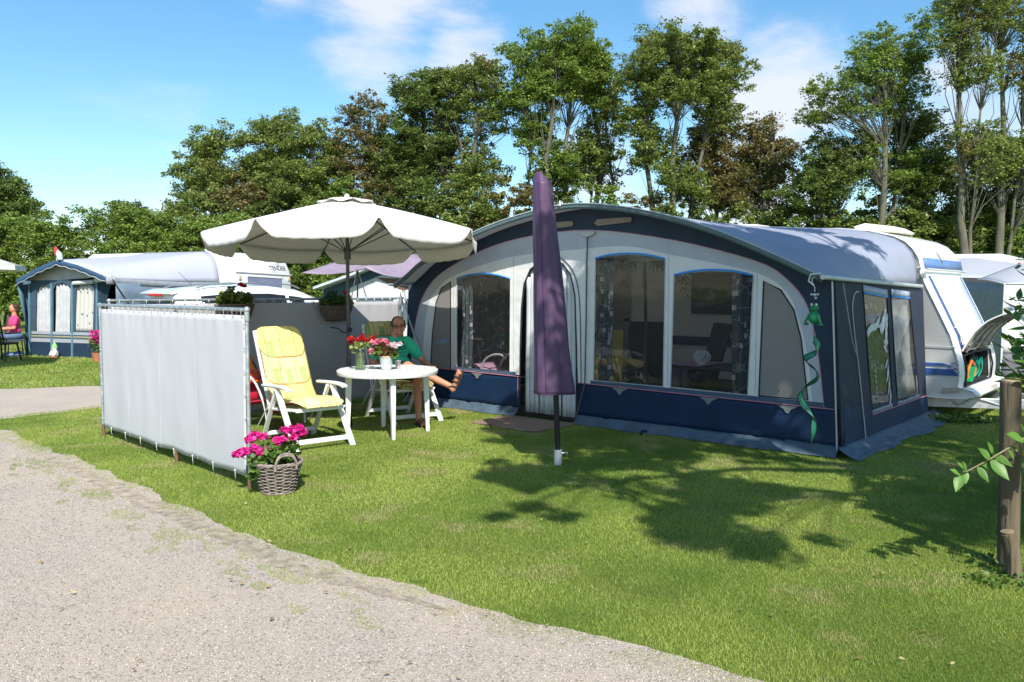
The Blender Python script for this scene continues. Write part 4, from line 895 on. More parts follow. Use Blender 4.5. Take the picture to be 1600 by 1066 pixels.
PLANTD = leafmat('plant_leaf_dark', (.03, .07, .015), (.10, .15, .03), (.22, .26, .05), f3=.12, transl=.3, nscale=4)
PINK = leafmat('petal_pink', (.62, .015, .22), (.85, .05, .38), None, transl=.25)
RED = leafmat('petal_red', (.40, .008, .012), (.68, .02, .03), None, transl=.2)
PALE = leafmat('petal_pale', (.75, .22, .32), (.9, .62, .66), None, transl=.2)
BROWNL = leafmat('leaf_bronze', (.20, .06, .03), (.12, .16, .04), None, transl=.25)
def head(c, r, n_, size, seed): return leafcards(c, (r, r, r*.65), n_, size, seed, .1, aspect=1.0)
WICKER = mat('wicker', (.27, .225, .19), .85, var=.45, scale=30, bump=.6, bscale=60)
WICKERD = mat('wicker_dark', (.05, .035, .03), .9, var=.3, scale=30)
def wicker(t, h, r0, r1, rows, nst, dark=WICKERD, sx=1, sy=1, m=WICKER):
    obj('inner_wall', MB().lathe([(r0*.95, .01), (r1*.95, h*.97), (r1*.88, h*.97), (r0*.85, .02)], 28), dark, t)
    wv_ = MB()
    for k in range(rows):
        z = .015+(h-.03)*k/(rows-1); r = r0+(r1-r0)*k/(rows-1); N_ = nst*6
        wv_.tube([((r+.008*math.cos(math.pi*(i/6)+(k % 2)*math.pi))*math.cos(6.2832*i/N_), (r+.008*math.cos(math.pi*(i/6)+(k % 2)*math.pi))*math.sin(6.2832*i/N_), z+.0015*math.sin(i*1.7+k)) for i in range(N_+1)], (h/rows)*.40, 5, cap=False)
    obj('weave', wv_, m, t)
    rim = MB(); N_ = 60
    for ph in (0, 2.1, 4.2):
        rim.tube([((r1+.002+.009*math.cos(i*.9+ph))*math.cos(6.2832*i/N_), (r1+.002+.009*math.cos(i*.9+ph))*math.sin(6.2832*i/N_), h+.009*math.sin(i*.9+ph)) for i in range(N_+1)], .008, 6, cap=False)
    obj('rim', rim, m, t)
    obj('stakes', (lambda b_: [b_.tube([((r0)*math.cos(a), (r0)*math.sin(a), .0), ((r1)*math.cos(a), (r1)*math.sin(a), h)], .006, 5) for a in [6.2832*k/nst for k in range(nst)]] and b_)(MB()), dark, t)
bpos = (-1.87, 6.47)
bk = thing('wicker_basket', 'grey-brown wicker basket planted with bright pink geraniums at the windbreak end', 'basket', (bpos[0], bpos[1], 0), R(20))
wicker(bk, .245, .125, .185, 17, 16)
for a in (R(-75), R(105)):
    hd = MB(); c_, s_ = math.cos(a), math.sin(a); tx, ty = -s_, c_
    for o_ in (0, .012): hd.tube(smoothpoly([(c_*.185+tx*.085, s_*.185+ty*.085, .21), (c_*.19+tx*.08, s_*.19+ty*.08, .27), (c_*.19+tx*.04, s_*.19+ty*.04, .32+o_), (c_*.19-tx*.04, s_*.19-ty*.04, .32+o_), (c_*.19-tx*.08, s_*.19-ty*.08, .27), (c_*.185-tx*.085, s_*.185-ty*.085, .21)], 4), .010, 7)
    obj('handle', hd, WICKER, bk)
obj('base_ring', MB().lathe([(.12, 0), (.135, .008), (.135, .02), (.12, .026)], 28), WICKER, bk)
ger = thing('geranium', 'bright pink geranium bush growing out of the wicker basket', 'flowering plant', (bpos[0], bpos[1], .22), R(20))
fo_ = [leafcards((-.03, .0, .07), (.17, .15, .11), 420, .05, 1, aspect=1.0), leafcards((-.15, -.05, .03), (.08, .08, .1), 150, .05, 2, aspect=1.0), leafcards((.09, .02, .12), (.09, .1, .09), 170, .045, 3, aspect=1.0), leafcards((-.2, -.06, -.05), (.03, .04, .05), 40, .05, 4, aspect=1)]
cardobj('foliage', fo_, PLANT, ger)
hp = [(-.30, -.04, .115, .045), (-.26, -.03, .13, .05), (-.235, .0, .125, .035), (-.20, .0, .22, .05), (-.16, .02, .245, .052), (-.11, .0, .235, .04), (-.18, -.05, .16, .032), (-.13, -.06, .12, .045), (-.10, -.03, .13, .03), (.0, .0, .195, .04), (.045, .0, .20, .03), (.12, .02, .27, .05), (.17, .0, .285, .045), (.19, .02, .245, .045), (.13, -.02, .22, .034), (.06, .05, .27, .03)]
st = MB()
for (x, y, z, r) in hp: st.tube([(x*.4, y*.4, .02), (x*.8, y*.8, z*.6), (x, y, z-.01)], .0035, 5)
obj('stems', st, mat('stem_green', (.10, .18, .05), .6), ger)
cardobj('flowers', [head((x, y, z), r, 70, .034, 50+i) for i, (x, y, z, r) in enumerate(hp)], PINK, ger)
# hanging baskets on the back windbreak (one dark in shade with red flowers, one with yellow-green leaves)
def WB2(s, v=0, z=0):
    a = Vector((-4.50, 9.16, 0)); b_ = Vector((-1.72, 12.62, 0)); d = (b_-a).normalized(); return a+d*s+Vector((-d.y, d.x, 0))*v+Vector((0, 0, z))
W2Z = math.atan2(12.62-9.16, -1.72+4.5)
def planter(nm, s, label, llabel, m, seed, flow, z=1.22, w=.27):
    p = WB2(s, -.12, z); t = thing(nm, label, 'planter', p, W2Z)
    b_ = MB()
    def f(i, q): a = 6.2832*i; k = .62+.38*q**.6; return (w*k*math.cos(a), .13*k*math.sin(a), .20*q)
    b_.grid(f, 32, 8); obj('basket', b_, mat('planter_fibre', (.13, .09, .065), .9, var=.4, scale=25, bump=1, bscale=60), t, solid=.012)
    rr_ = MB()
    for q in range(12): rr_.tube([f(i/32, q/11)[:2]+(f(i/32, q/11)[2],) for i in range(33)], .007, 5, cap=False)
    obj('bands', rr_, mat('planter_band', (.18, .13, .10), .9, var=.4, scale=30), t)
    obj('soil', MB().grid(lambda i, q: (w*.9*q*math.cos(6.2832*i), .12*q*math.sin(6.2832*i), .17), 20, 3), mat('soil', (.03, .02, .015), .95), t)
    obj('hook', MB().tube([(0, .09, .19), (0, .11, .29), (0, .14, .30), (0, .14, .24)], .006, 6), ALU, t)
    pl_ = thing('flower_plant', llabel, 'plant', p+Vector((0, 0, .18)), W2Z)
    cardobj('foliage', [leafcards((0, 0, .07), (w*.95, .15, .12), 420, .06, seed), leafcards((-w*.5, -.02, .08), (.12, .12, .12), 160, .06, seed+1), leafcards((w*.4, -.02, .06), (.14, .13, .12), 160, .06, seed+2), leafcards((-.05, 0, .18), (.07, .07, .07), 60, .05, seed+9)], m, pl_)
    cardobj('flowers', [head(c, r, 36, .03, seed+3+i) for i, (c, r) in enumerate(flow)], RED, pl_)
planter('hanging_planter', 3.10, 'dark woven planter hanging on the back windbreak beside the parasol pole', 'dark leafy plant with red flowers in the planter beside the parasol pole', PLANTD, 20, [((.15, -.03, .18), .04), ((.19, -.05, .1), .05), ((.12, -.04, .22), .025), ((.21, -.02, .16), .03), ((.17, -.06, .04), .04)], 1.20)
planter('hanging_planter', 1.50, 'woven planter at the top of the back windbreak above the near windbreak corner', 'yellow-green plant with dark red flowers poking above the near windbreak', leafmat('plant_leaf_yellow', (.08, .13, .02), (.30, .32, .05), (.05, .07, .02), f3=.13, nscale=5), 40, [((.08, -.02, .27), .035), ((.12, -.02, .25), .03)], 1.24)
# ============================================================ PARASOLS
OFFW = mat('parasol_cream', (.88, .87, .82), .8, var=.03, scale=3, bump=.15, bscale=14, transl=.22, tcol=(.68, .66, .58))
GPOLE = mat('pole_charcoal', (.075, .08, .085), .4, metal=.4)
pr = thing('parasol', 'large open cream parasol with a scalloped valance over the table', 'parasol', (-1.935, 9.68, 0))
TI = Matrix.Rotation(R(-3.2), 3, 'X') @ Matrix.Rotation(R(-.6), 3, 'Y')
def pc(p): # canopy coordinates about the hub, tilted
    q = TI @ (Vector(p)-Vector((0, 0, 2.30))); q += Vector((0, 0, 2.30)); return tuple(q)
RR = 1.60; A8 = [R(22.5+45*k) for k in range(8)]
ZR, ZT = 2.245, 2.68
def can(a, q, r=RR):
    """q 0 centre..1 rim, a angle; straight between ribs, sagging slightly"""
    k = (a-R(22.5))/R(45); i = math.floor(k); f = k-i; a0 = R(22.5+45*i); a1 = a0+R(45)
    x = (math.cos(a0)*(1-f)+math.cos(a1)*f)*r*q; y = (math.sin(a0)*(1-f)+math.sin(a1)*f)*r*q
    z = ZT-(ZT-ZR)*(.82*q+.18*q*q)-.045*math.sin(math.pi*f)*q*(1-.25*q)-.0*q
    return (x, y, z)
cb_ = MB().grid(lambda s, q: pc(can(6.2832*s+R(22.5), .115+.885*q)), 96, 14)
cn = obj('canopy', cb_, OFFW, pr, solid=.002, smooth=25)
vl = MB()
for k in range(8):
    a0 = R(22.5+45*k)
    def vf_(s, q, a0=a0):
        p = can(a0+R(45)*(.015+.97*s), 1.0); dp = .17*min(1, (math.sin(math.pi*min(max(s, .0), 1))*2.2)**.7+.05); out = 1+.012*q
        return pc((p[0]*out, p[1]*out, p[2]-dp*q+.004*math.sin(s*40+k)*q))
    vl.grid(vf_, 24, 4)
obj('valance', vl, OFFW, pr, solid=.002)
obj('vent_cap', MB().grid(lambda s, q: pc((lambda c: (c[0], c[1], c[2]+.035+.012*math.cos(8*6.2832*s)*q))(can(6.2832*s+R(22.5), .02+.2*q))), 64, 4), OFFW, pr, solid=.002)
obj('finial', MB().ball(pc((0, 0, ZT+.04)), .03), WHITEP, pr)
hb = MB().tube([pc((0, 0, 1.98)), pc((0, 0, 2.12))], .04, 12); obj('hub', hb, GPOLE, pr)
for k in range(8):
    e_ = can(A8[k], .985); m_ = can(A8[k], .5)
    o_ = obj('rib', MB().tube([pc((0, 0, ZT-.02)), pc((m_[0], m_[1], m_[2]-.02)), pc((e_[0], e_[1], e_[2]-.015))], .0085, 6), GPOLE, pr)
    obj('strut', MB().tube([pc((0, 0, 2.06)), pc((m_[0], m_[1], m_[2]-.03))], .007, 6), GPOLE, o_)
obj('pole', MB().tube([(0, 0, 0), (0, 0, 1.30)], .025, 14).tube([(0, 0, 1.28), (0, 0, 2.3), pc((0, 0, ZT))], .021, 14), GPOLE, pr)
obj('crank_handle', MB().tube([(0, 0, 1.12), (-.06, -.03, 1.12), (-.12, -.03, 1.17), (-.2, -.03, 1.18)], .008, 6).ball((.02, -.02, 1.15), .03), BLACKM, pr)
obj('ground_sleeve', MB().lathe([(.032, 0), (.034, .2), (.030, .2)], 16), BLACKM, pr)
# closed parasol in its purple cover
PURP = mat('purple_cover', (.088, .048, .104), .5, var=.14, scale=4, bump=.45, bscale=7, spec=.35, stretch=(1, 1, .45))
cp = thing('closed_parasol', 'closed parasol in a purple zipped cover standing on the lawn before the arched door', 'parasol', (.425, 7.49, 0), 0)
def cov(s, q):
    z = 2.60-1.93*q; cx = -.105*(1-q)**1.1-.048+.0*q; r = (.082+.098*q**1.0) if q > .02 else .08; a = 6.2832*s
    fold = 1+.08*math.sin(3*a+2*q)+.05*math.sin(7*a-3*q+1)*min(1, q*2+.2)+.02*math.sin(17*a+5*q)*q+.07*mnoise(Vector((math.cos(a)*1.5, math.sin(a)*1.5, q*4)))
    return (cx+r*fold*math.cos(a), r*.82*fold*math.sin(a), z)
cvr = MB().grid(cov, 40, 60)
obj('cover', cvr, PURP, cp, solid=.003)
top = MB().grid(lambda s, q: (lambda c: ((c[0]+.16)*(1-.45*q)-.16-.0*q, c[1]*(1-.93*q), 2.60+.085*math.sin(q*1.57)*(1-.0*q)+.0-.075*max(0, math.cos(6.2832*s))*(1-.5*q)*q*2))(cov(s, 0)), 40, 8)
obj('cover_top', top, PURP, cp)
obj('seam', MB().tube([(cov(.69, q/20)[0], cov(.69, q/20)[1]-.003, cov(.69, q/20)[2]) for q in range(21)], .0045, 5).tube([(cov(s/30, 0)[0], cov(s/30, 0)[1]*1.01, 2.41) if False else tuple(Vector(cov(s/30, .10))+Vector((0, 0, 0))) for s in range(31)], .003, 4, cap=False), mat('purple_seam', (.07, .03, .10), .6), cp)
obj('hem', MB().tube([cov(s/40, 1) for s in range(41)], .005, 5, cap=False), mat('purple_seam', (.07, .03, .10), .6), cp)
obj('pole', MB().tube([(0, 0, .08), (-.03, 0, .9)], .026, 14).tube([(-.03, 0, .9), (-.15, 0, 2.6)], .02, 10), BLACKM, cp)
sck = obj('ground_socket', MB().tube([(0, 0, -.05), (0, 0, .145)], .038, 16).tube([(-.026, 0, .15), (-.026, 0, .30)], .006, 6), mat('socket_grey', (.42, .45, .45), .5, dirt=.4), cp, bevel=.004)
obj('wing_screw', MB().tube([(.03, -.01, .115), (.085, -.01, .115)], .006, 6).tube([(.085, -.01, .10), (.085, -.01, .13)], .006, 6), ALU, sck)
# ============================================================ TABLE AND WHAT STANDS ON IT
tb = thing('round_table', 'round white plastic garden table with four legs under the cream parasol', 'table', (-1.40, 9.19, 0), R(8))
obj('tabletop', MB().lathe([(0.001, .705), (.50, .70), (.545, .675), (.555, .675), (.565, .70), (.565, .722), (.552, .732), (.52, .730), (.0, .728)], 56, cap=False), WHITEP, tb)
gro = MB()
for k in range(-6, 7):
    x = k*.07; y = math.sqrt(.47**2-x*x); gro.box((x, 0, .7295), (.006, 2*y, .0025))
obj('grooves', gro, mat('groove', (.55, .55, .53), .6), tb, smooth=0)
for k in range(4):
    a = R(-82+90*k); c_, s_ = math.cos(a), math.sin(a)
    r0, r1 = .43, .45
    lgm = MB(); rot = Matrix.Rotation(a, 3, 'Z')
    sec = [(-.028, -.032), (.028, -.022), (.032, 0), (.028, .022), (-.028, .032), (-.018, 0)]
    vs = [tuple(rot @ Vector((r0+x*1.25, y*1.25, .70))) for x, y in sec]+[tuple(rot @ Vector((r1+x*.8, y*.8, 0))) for x, y in sec]
    lgm.add(vs, [(5, 4, 3, 2, 1, 0), (6, 7, 8, 9, 10, 11)]+[(i, (i+1) % 6, 6+(i+1) % 6, 6+i) for i in range(6)])
    obj('leg', lgm, WHITEP, tb, bevel=.008)
def TB(px, Y): # point on the table top
    x = (px-800)/1280*Y*1.0; return (x, Y, .732)
GL = clearmat('vase_glass', (.84, .9, .84), .06, .03, .03, (.6, .7, .55), .3)
vs_ = thing('glass_vase', 'clear ribbed glass bottle vase holding red roses on the white table', 'vase', (-1.69, 9.10, .732))
gl_ = MB()
def vz(s, q):
    z = .195*q; r = .041 if q < .66 else (.041-.021*min(1, (q-.66)/.15) if q < .84 else .02+.010*(q-.84)/.16)
    r *= 1+.03*math.sin(z*300)*(1 if q < .66 else 0); return (r*math.cos(6.2832*s), r*math.sin(6.2832*s), .003+z)
obj('glass', MB().grid(vz, 28, 40), GL, vs_, solid=.003)
obj('bottom', MB().lathe([(.0, 0), (.04, .0), (.04, .006), (0, .006)], 24, cap=False), GL, vs_)
rs = thing('rose_bunch', 'small red roses with green stems standing in the glass vase', 'flowers', (-1.69, 9.10, .74))
st = MB(); rp2 = []; r_ = random.Random(12)
for i in range(15):
    a = r_.random()*6.28; rad = r_.uniform(.02, .135); z = .27+.05*r_.random()-.25*rad; x, y = rad*math.cos(a), rad*.7*math.sin(a); rp2.append((x, y, z)); bx, by = -.012*math.cos(a), -.012*math.sin(a)
    st.tube(smoothpoly([(bx*2, by*2, .01), (bx, by, .1), (x*.12, y*.12, .18), (x, y, z)], 3), .003, 5)
obj('stems', st, mat('stem_pale', (.30, .38, .06), .5, transl=.2), rs)
cardobj('flowers', [leafcards(p, (.020, .02, .018), 26, .024, 100+i, aspect=1) for i, p in enumerate(rp2)], RED, rs)
cardobj('leaves', [leafcards((0, 0, .22), (.10, .08, .035), 46, .036, 130), leafcards((-.06, -.02, .17), (.03, .03, .03), 8, .04, 131), leafcards((0, 0, .08), (.025, .025, .06), 60, .03, 132)], leafmat('rose_leaf', (.15, .24, .05), (.38, .40, .12), None), rs)
zb = thing('zinc_bucket', 'small zinc bucket with wooden handle grip and white lettering on the table', 'bucket', (-1.405, 9.12, .732), R(4))
ZINC = mat('zinc_pail', (.50, .56, .60), .45, metal=.35, var=.12, scale=20)
obj('pail', MB().lathe([(.045, 0), (.049, .003), (.066, .125), (.069, .13), (.066, .134), (.062, .125), (.046, .008)], 30), ZINC, zb)
obj('rings', MB().lathe([(.0635, .10), (.0655, .103), (.064, .106)], 30, cap=False), ZINC, zb)
obj('handle', MB().tube([(.066*math.cos(a), -.066*math.sin(a), .118+.004*math.sin(a)) for a in [math.pi*i/12 for i in range(13)]], .0022, 5), ALU, zb)
obj('grip', MB().tube([(-.026, -.068, .125), (.026, -.068, .125)], .0075, 8), mat('wood_grip', (.62, .38, .16), .6), zb)
lt = textmesh('L.S.L.', .046, .001, bold=.0012)
for v in lt.vertices:
    x, y, z = v.co; z0 = z+.038; rr_ = .046+(.066-.046)*z0/.125+.0012-y; a = x/rr_; v.co = (rr_*math.sin(a), -rr_*math.cos(a), z0)
obj('lettering', lt, mat('letter_white', (.85, .85, .85), .5), zb, smooth=0)
im = thing('potted_flowers', 'bushy bronze-leaved plant with pink and white blooms filling the zinc bucket', 'flowering plant', (-1.405, 9.12, .85))
cardobj('foliage', [leafcards((-.01, 0, .08), (.135, .10, .085), 520, .036, 201), leafcards((0, 0, .02), (.09, .07, .05), 150, .035, 203)], BROWNL, im)
cardobj('foliage_green', [leafcards((-.08, -.02, .05), (.07, .07, .06), 110, .036, 202), leafcards((.08, -.02, .02), (.05, .05, .05), 50, .036, 209)], PLANT, im)
r_ = random.Random(3)
cardobj('flowers', [leafcards((x, -.05, z), (.022, .02, .02), 26, .032, 210+i, aspect=1.1) for i, (x, z) in enumerate([(-.12, .15), (-.085, .155), (-.055, .16), (-.125, .065), (-.145, .06), (-.02, .17), (-.005, .165), (.03, .14), (-.06, .05)])], leafmat('petal_rose', (.75, .15, .28), (.85, .4, .48), None), im)
cardobj('flowers_white', [leafcards((x, -.05, z), (.024, .02, .02), 26, .036, 230+i, aspect=1.1) for i, (x, z) in enumerate([(.075, .13), (.055, .125), (.095, .12), (.135, .13)])], leafmat('petal_white', (.86, .66, .70), (.9, .85, .87), None), im)
for q_, k_ in ((vs_, 1.3), (rs, 1.22), (zb, 1.16), (im, 1.14)): q_.scale = (k_,)*3
im.location.z = .732+.137
cup = thing('tumbler', 'small pale tumbler beside the zinc bucket in front of the seated man', 'cup', (-1.30, 9.30, .732))
obj('glass', MB().lathe([(.024, 0), (.034, .085), (.036, .087), (.032, .083), (.023, .006)], 22), mat('tumbler_pale', (.62, .56, .56), .3, var=.2, scale=60, transl=.3), cup)
tag(obj('napkin', MB().grid(lambda s, t: (-1.60+.14*s, 9.26+.06*t, .736+.004*math.sin(s*9)), 8, 4), mat('paper_grey', (.55, .55, .56), .7), None, solid=.001), 'folded pale napkin lying flat between vase and bucket on the table', 'napkin')
# ============================================================ RECLINERS
def patchmat(name, base, k=1.0, seed=0):
    m = bpy.data.materials.new(name); m.use_nodes = True
    n = m.node_tree.nodes; l = m.node_tree.links; b = n['Principled BSDF']; t = n.new('ShaderNodeTexCoord')
    mp = n.new('ShaderNodeMapping'); l.new(t.outputs['Object'], mp.inputs[0]); mp.inputs['Location'].default_value = (seed+.03, seed*.7, 0)
    # flatten: use x and (y+z) so the pattern follows both seat and back
    sp = n.new('ShaderNodeSeparateXYZ'); l.new(mp.outputs[0], sp.inputs[0]); ad = n.new('ShaderNodeMath'); ad.operation = 'SUBTRACT'; l.new(sp.outputs['Z'], ad.inputs[0]); l.new(sp.outputs['Y'], ad.inputs[1])
    cb = n.new('ShaderNodeCombineXYZ'); l.new(sp.outputs['X'], cb.inputs[0]); l.new(ad.outputs[0], cb.inputs[1])
    def vor(scale, rndm, feat='F1', dist='CHEBYCHEV'):
        v = n.new('ShaderNodeTexVoronoi'); v.voronoi_dimensions = '2D'; v.feature = feat; v.distance = dist; v.inputs['Scale'].default_value = scale; v.inputs['Randomness'].default_value = rndm; l.new(cb.outputs[0], v.inputs['Vector']); return v
    br = n.new('ShaderNodeTexBrick'); l.new(cb.outputs[0], br.inputs['Vector']); br.inputs['Scale'].default_value = 1; br.inputs['Brick Width'].default_value = .17; br.inputs['Row Height'].default_value = .155; br.inputs['Mortar Size'].default_value = .005; br.offset = .35; br.inputs['Mortar Smooth'].default_value = .2; br.inputs['Bias'].default_value = 0
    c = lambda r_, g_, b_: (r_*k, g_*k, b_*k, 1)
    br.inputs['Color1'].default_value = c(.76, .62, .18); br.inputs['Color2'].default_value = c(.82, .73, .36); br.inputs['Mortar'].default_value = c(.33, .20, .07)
    # inner squares: green / grey-blue lozenges inside some bricks
    v = vor(6.1, .35); r1 = n.new('ShaderNodeMapRange'); r1.inputs['From Min'].default_value = .235; r1.inputs['From Max'].default_value = .25; r1.inputs['To Min'].default_value = 1; r1.inputs['To Max'].default_value = 0; l.new(v.outputs['Distance'], r1.inputs['Value'])
    sc = n.new('ShaderNodeSeparateColor'); l.new(v.outputs['Color'], sc.inputs[0]); gt = n.new('ShaderNodeMath'); gt.operation = 'GREATER_THAN'; gt.inputs[1].default_value = .5; l.new(sc.outputs[0], gt.inputs[0])
    mu = n.new('ShaderNodeMath'); mu.operation = 'MULTIPLY'; l.new(gt.outputs[0], mu.inputs[0]); l.new(r1.outputs[0], mu.inputs[1])
    m8 = n.new('ShaderNodeMath'); m8.operation = 'MULTIPLY'; m8.inputs[1].default_value = .85; l.new(mu.outputs[0], m8.inputs[0])
    x = n.new('ShaderNodeMix'); x.data_type = 'RGBA'; l.new(m8.outputs[0], x.inputs['Factor']); l.new(br.outputs['Color'], x.inputs['A']); x.inputs['B'].default_value = c(.30, .42, .15)
    # striped grey-blue patches
    w = n.new('ShaderNodeTexWave'); w.bands_direction = 'Y'; w.inputs['Scale'].default_value = 16; l.new(cb.outputs[0], w.inputs['Vector'])
    v3 = vor(4.0, .8); r3 = n.new('ShaderNodeMapRange'); r3.inputs['From Min'].default_value = .16; r3.inputs['From Max'].default_value = .175; r3.inputs['To Min'].default_value = .8; r3.inputs['To Max'].default_value = 0; l.new(v3.outputs['Distance'], r3.inputs['Value'])
    sc3 = n.new('ShaderNodeSeparateColor'); l.new(v3.outputs['Color'], sc3.inputs[0]); g3 = n.new('ShaderNodeMath'); g3.operation = 'GREATER_THAN'; g3.inputs[1].default_value = .55; l.new(sc3.outputs[1], g3.inputs[0])
    gw = n.new('ShaderNodeMath'); gw.operation = 'GREATER_THAN'; gw.inputs[1].default_value = .55; l.new(w.outputs['Fac'], gw.inputs[0])
    a1 = n.new('ShaderNodeMath'); a1.operation = 'MULTIPLY'; l.new(r3.outputs[0], a1.inputs[0]); l.new(g3.outputs[0], a1.inputs[1]); a2 = n.new('ShaderNodeMath'); a2.operation = 'MULTIPLY'; l.new(a1.outputs[0], a2.inputs[0]); l.new(gw.outputs[0], a2.inputs[1])
    x2 = n.new('ShaderNodeMix'); x2.data_type = 'RGBA'; l.new(a2.outputs[0], x2.inputs['Factor']); l.new(x.outputs['Result'], x2.inputs['A']); x2.inputs['B'].default_value = c(.18, .24, .24)
    l.new(x2.outputs['Result'], b.inputs['Base Color']); b.inputs['Roughness'].default_value = .85
    z = n.new('ShaderNodeTexNoise'); z.inputs['Scale'].default_value = 14; l.new(t.outputs['Object'], z.inputs['Vector']); bp = n.new('ShaderNodeBump'); bp.inputs['Strength'].default_value = .5; bp.inputs['Distance'].default_value = .02; l.new(z.outputs['Fac'], bp.inputs['Height']); l.new(bp.outputs[0], b.inputs['Normal'])
    return m
def recliner(loc, rz, label, cush, rec=.40):
    t = thing('reclining_chair', label, 'chair', loc, rz, 'white reclining garden chairs at the table')
    for s in (-1, 1):
        x = s*.315
        lg = MB(); lg.beam((x, -.03, .60), (x, -.47, .0), .028, .062, up=(1, 0, 0)); obj('leg', lg, WHITEP, t, bevel=.008)
        lg = MB(); lg.beam((x*.93, .02, .60), (x*.93, .40, .0), .026, .052, up=(1, 0, 0)); obj('leg', lg, WHITEP, t, bevel=.008)
        ar = MB(); P = smoothpoly([(x, .30, .612), (x, .1, .622), (x, -.12, .628), (x, -.26, .618), (x, -.31, .60)], 3)
        w = [.020]*2+[.028]*6+[.034]*6+[.028, .02]
        vs = []
        ar.grid(lambda q, u: (P[min(int(u*(len(P)-1)+.5), len(P)-1)][0]+(q-.5)*.066, P[min(int(u*(len(P)-1)+.5), len(P)-1)][1], P[min(int(u*(len(P)-1)+.5), len(P)-1)][2]-.01*abs(q-.5)), 3, 14)
        obj('armrest', ar, WHITEP, t, solid=.030, bevel=.010)
        obj('seat_rail', MB().beam((s*.27, -.36, .405), (s*.27, .30, .355), .024, .045, up=(1, 0, 0)).beam((s*.27, -.1, .40), (s*.31, -.1, .54), .02, .03), WHITEP, t, bevel=.006)
        obj('back_rail', MB().beam((s*.255, .28, .34), (s*.245, .28+rec*1.03, 1.17), .026, .04, up=(1, 0, 0)), WHITEP, t, bevel=.006)
        obj('stay', MB().tube([(s*.29, .22, .42), (s*.30, .52, .14)], .007, 6), WHITEP, t)
    obj('crossbar', MB().beam((-.315, -.405, .085), (.315, -.405, .085), .028, .05), WHITEP, t, bevel=.006); obj('crossbar', MB().beam((-.29, .345, .085), (.29, .345, .085), .026, .045), WHITEP, t, bevel=.006)
    obj('crossbar', MB().beam((-.27, -.36, .40), (.27, -.36, .40), .03, .04), WHITEP, t, bevel=.008); obj('crossbar', MB().beam((-.245, .28+rec, 1.155), (.245, .28+rec, 1.155), .03, .045), WHITEP, t, bevel=.008)
    sl_ = MB()
    for k in range(9): y = -.28+.065*k; sl_.box((0, y, .405-.06*(y+.3)), (.52, .035, .012))
    for k in range(10): f = k/9; sl_.beam((-.25, .29+rec*f, .42+.70*f), (.25, .29+rec*f, .42+.70*f), .010, .04, up=(0, -.4, 1))
    obj('slats', sl_, WHITEP, t)
    # cushion: padded seat and back, buttoned across, rounded ends
    path = smoothpoly([(-.43, .425), (-.41, .455), (-.3, .465), (0, .445), (.20, .43), (.265, .48), (.29+rec*.12, .57), (.27+rec*.5, .86), (.26+rec*.85, 1.11), (.27+rec, 1.205)], 5); P = resample(path, 60)
    creases = (14, 26, 38, 50)
    def fx(s, q, side):
        i = min(int(q*59+.5), 59); a = P[max(i-1, 0)]; c = P[min(i+1, 59)]; tt = (c-a)/np.linalg.norm(c-a); nn = (-tt[1], tt[0])
        e = min(q, 1-q)*59/5; hw = .262*min(1, math.sqrt(max(0, 1-(1-min(e, 1))**2))*.28+.72); x = (s-.5)*2
        edge = max(0, 1-abs(x)**6)*min(1, e+.02)**.5
        th = .042*edge*(1-.42*math.exp(-((i-26)/1.5)**2)-.30*math.exp(-((i-38)/1.3)**2)-.42*math.exp(-((i-50)/1.3)**2)-.3*math.exp(-((i-14)/1.3)**2))
        th *= 1-.25*math.exp(-(abs(abs(x)-.38)/.06)**2)*sum(math.exp(-((i-c_)/2)**2) for c_ in creases)
        o_ = .012+th if side else .010-.004*edge
        return (x*hw, P[i][0]+nn[0]*o_, P[i][1]+nn[1]*o_+.004*mnoise(Vector((x*3, q*9, 1))))
    cm = MB().grid(lambda s, q: fx(s, q, 1), 20, 59).grid(lambda s, q: fx(s, q, 0), 20, 59)
    # stitch both sheets along the sides
    A_ = 21*60
    for j in range(59):
        for i in (0, 20): cm.f.append((j*21+i, (j+1)*21+i, A_+(j+1)*21+i, A_+j*21+i))
    for j in (0, 59):
        for i in range(20): cm.f.append((j*21+i, j*21+i+1, A_+j*21+i+1, A_+j*21+i))
    o = obj('cushion', cm, cush, None, loc=loc, rot=(0, 0, rz), smooth=60)
    return t, o
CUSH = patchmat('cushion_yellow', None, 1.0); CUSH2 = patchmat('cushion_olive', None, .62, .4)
_, c1 = recliner((-2.20, 8.62, 0), R(40), 'empty white reclining chair with folding legs facing the table', CUSH)
tag(c1, 'long yellow patchwork cushion draped on the empty chair left of the table', 'cushion')
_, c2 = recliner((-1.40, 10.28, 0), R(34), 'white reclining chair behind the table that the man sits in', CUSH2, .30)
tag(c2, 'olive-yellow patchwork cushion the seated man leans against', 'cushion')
# red beach chair behind the windbreak corner
dk = thing('beach_chair', 'low red canvas beach chair with an orange flowered back and white tube arms', 'chair', (-3.02, 9.75, 0), R(62))
REDC = mat('red_canvas', (.50, .012, .045), .7, bump=.2); 
obj('seat', MB().grid(lambda s, q: (-.28+.56*s, -.35+.6*q, .36-.10*q-.03*math.sin(s*3.14)), 8, 8), REDC, dk, solid=.02)
obj('seat_front', MB().box((0, -.37, .27), (.56, .02, .16)), REDC, dk, bevel=.004); obj('stripe', MB().box((0, -.383, .30), (.57, .006, .035)), mat('white_cloth', (.7, .7, .7)), dk)
fl_ = bpy.data.materials.new('orange_floral'); fl_.use_nodes = True
n = fl_.node_tree.nodes; l = fl_.node_tree.links; b = n['Principled BSDF']; t = n.new('ShaderNodeTexCoord'); v = n.new('ShaderNodeTexVoronoi'); v.inputs['Scale'].default_value = 11; l.new(t.outputs['Object'], v.inputs['Vector'])
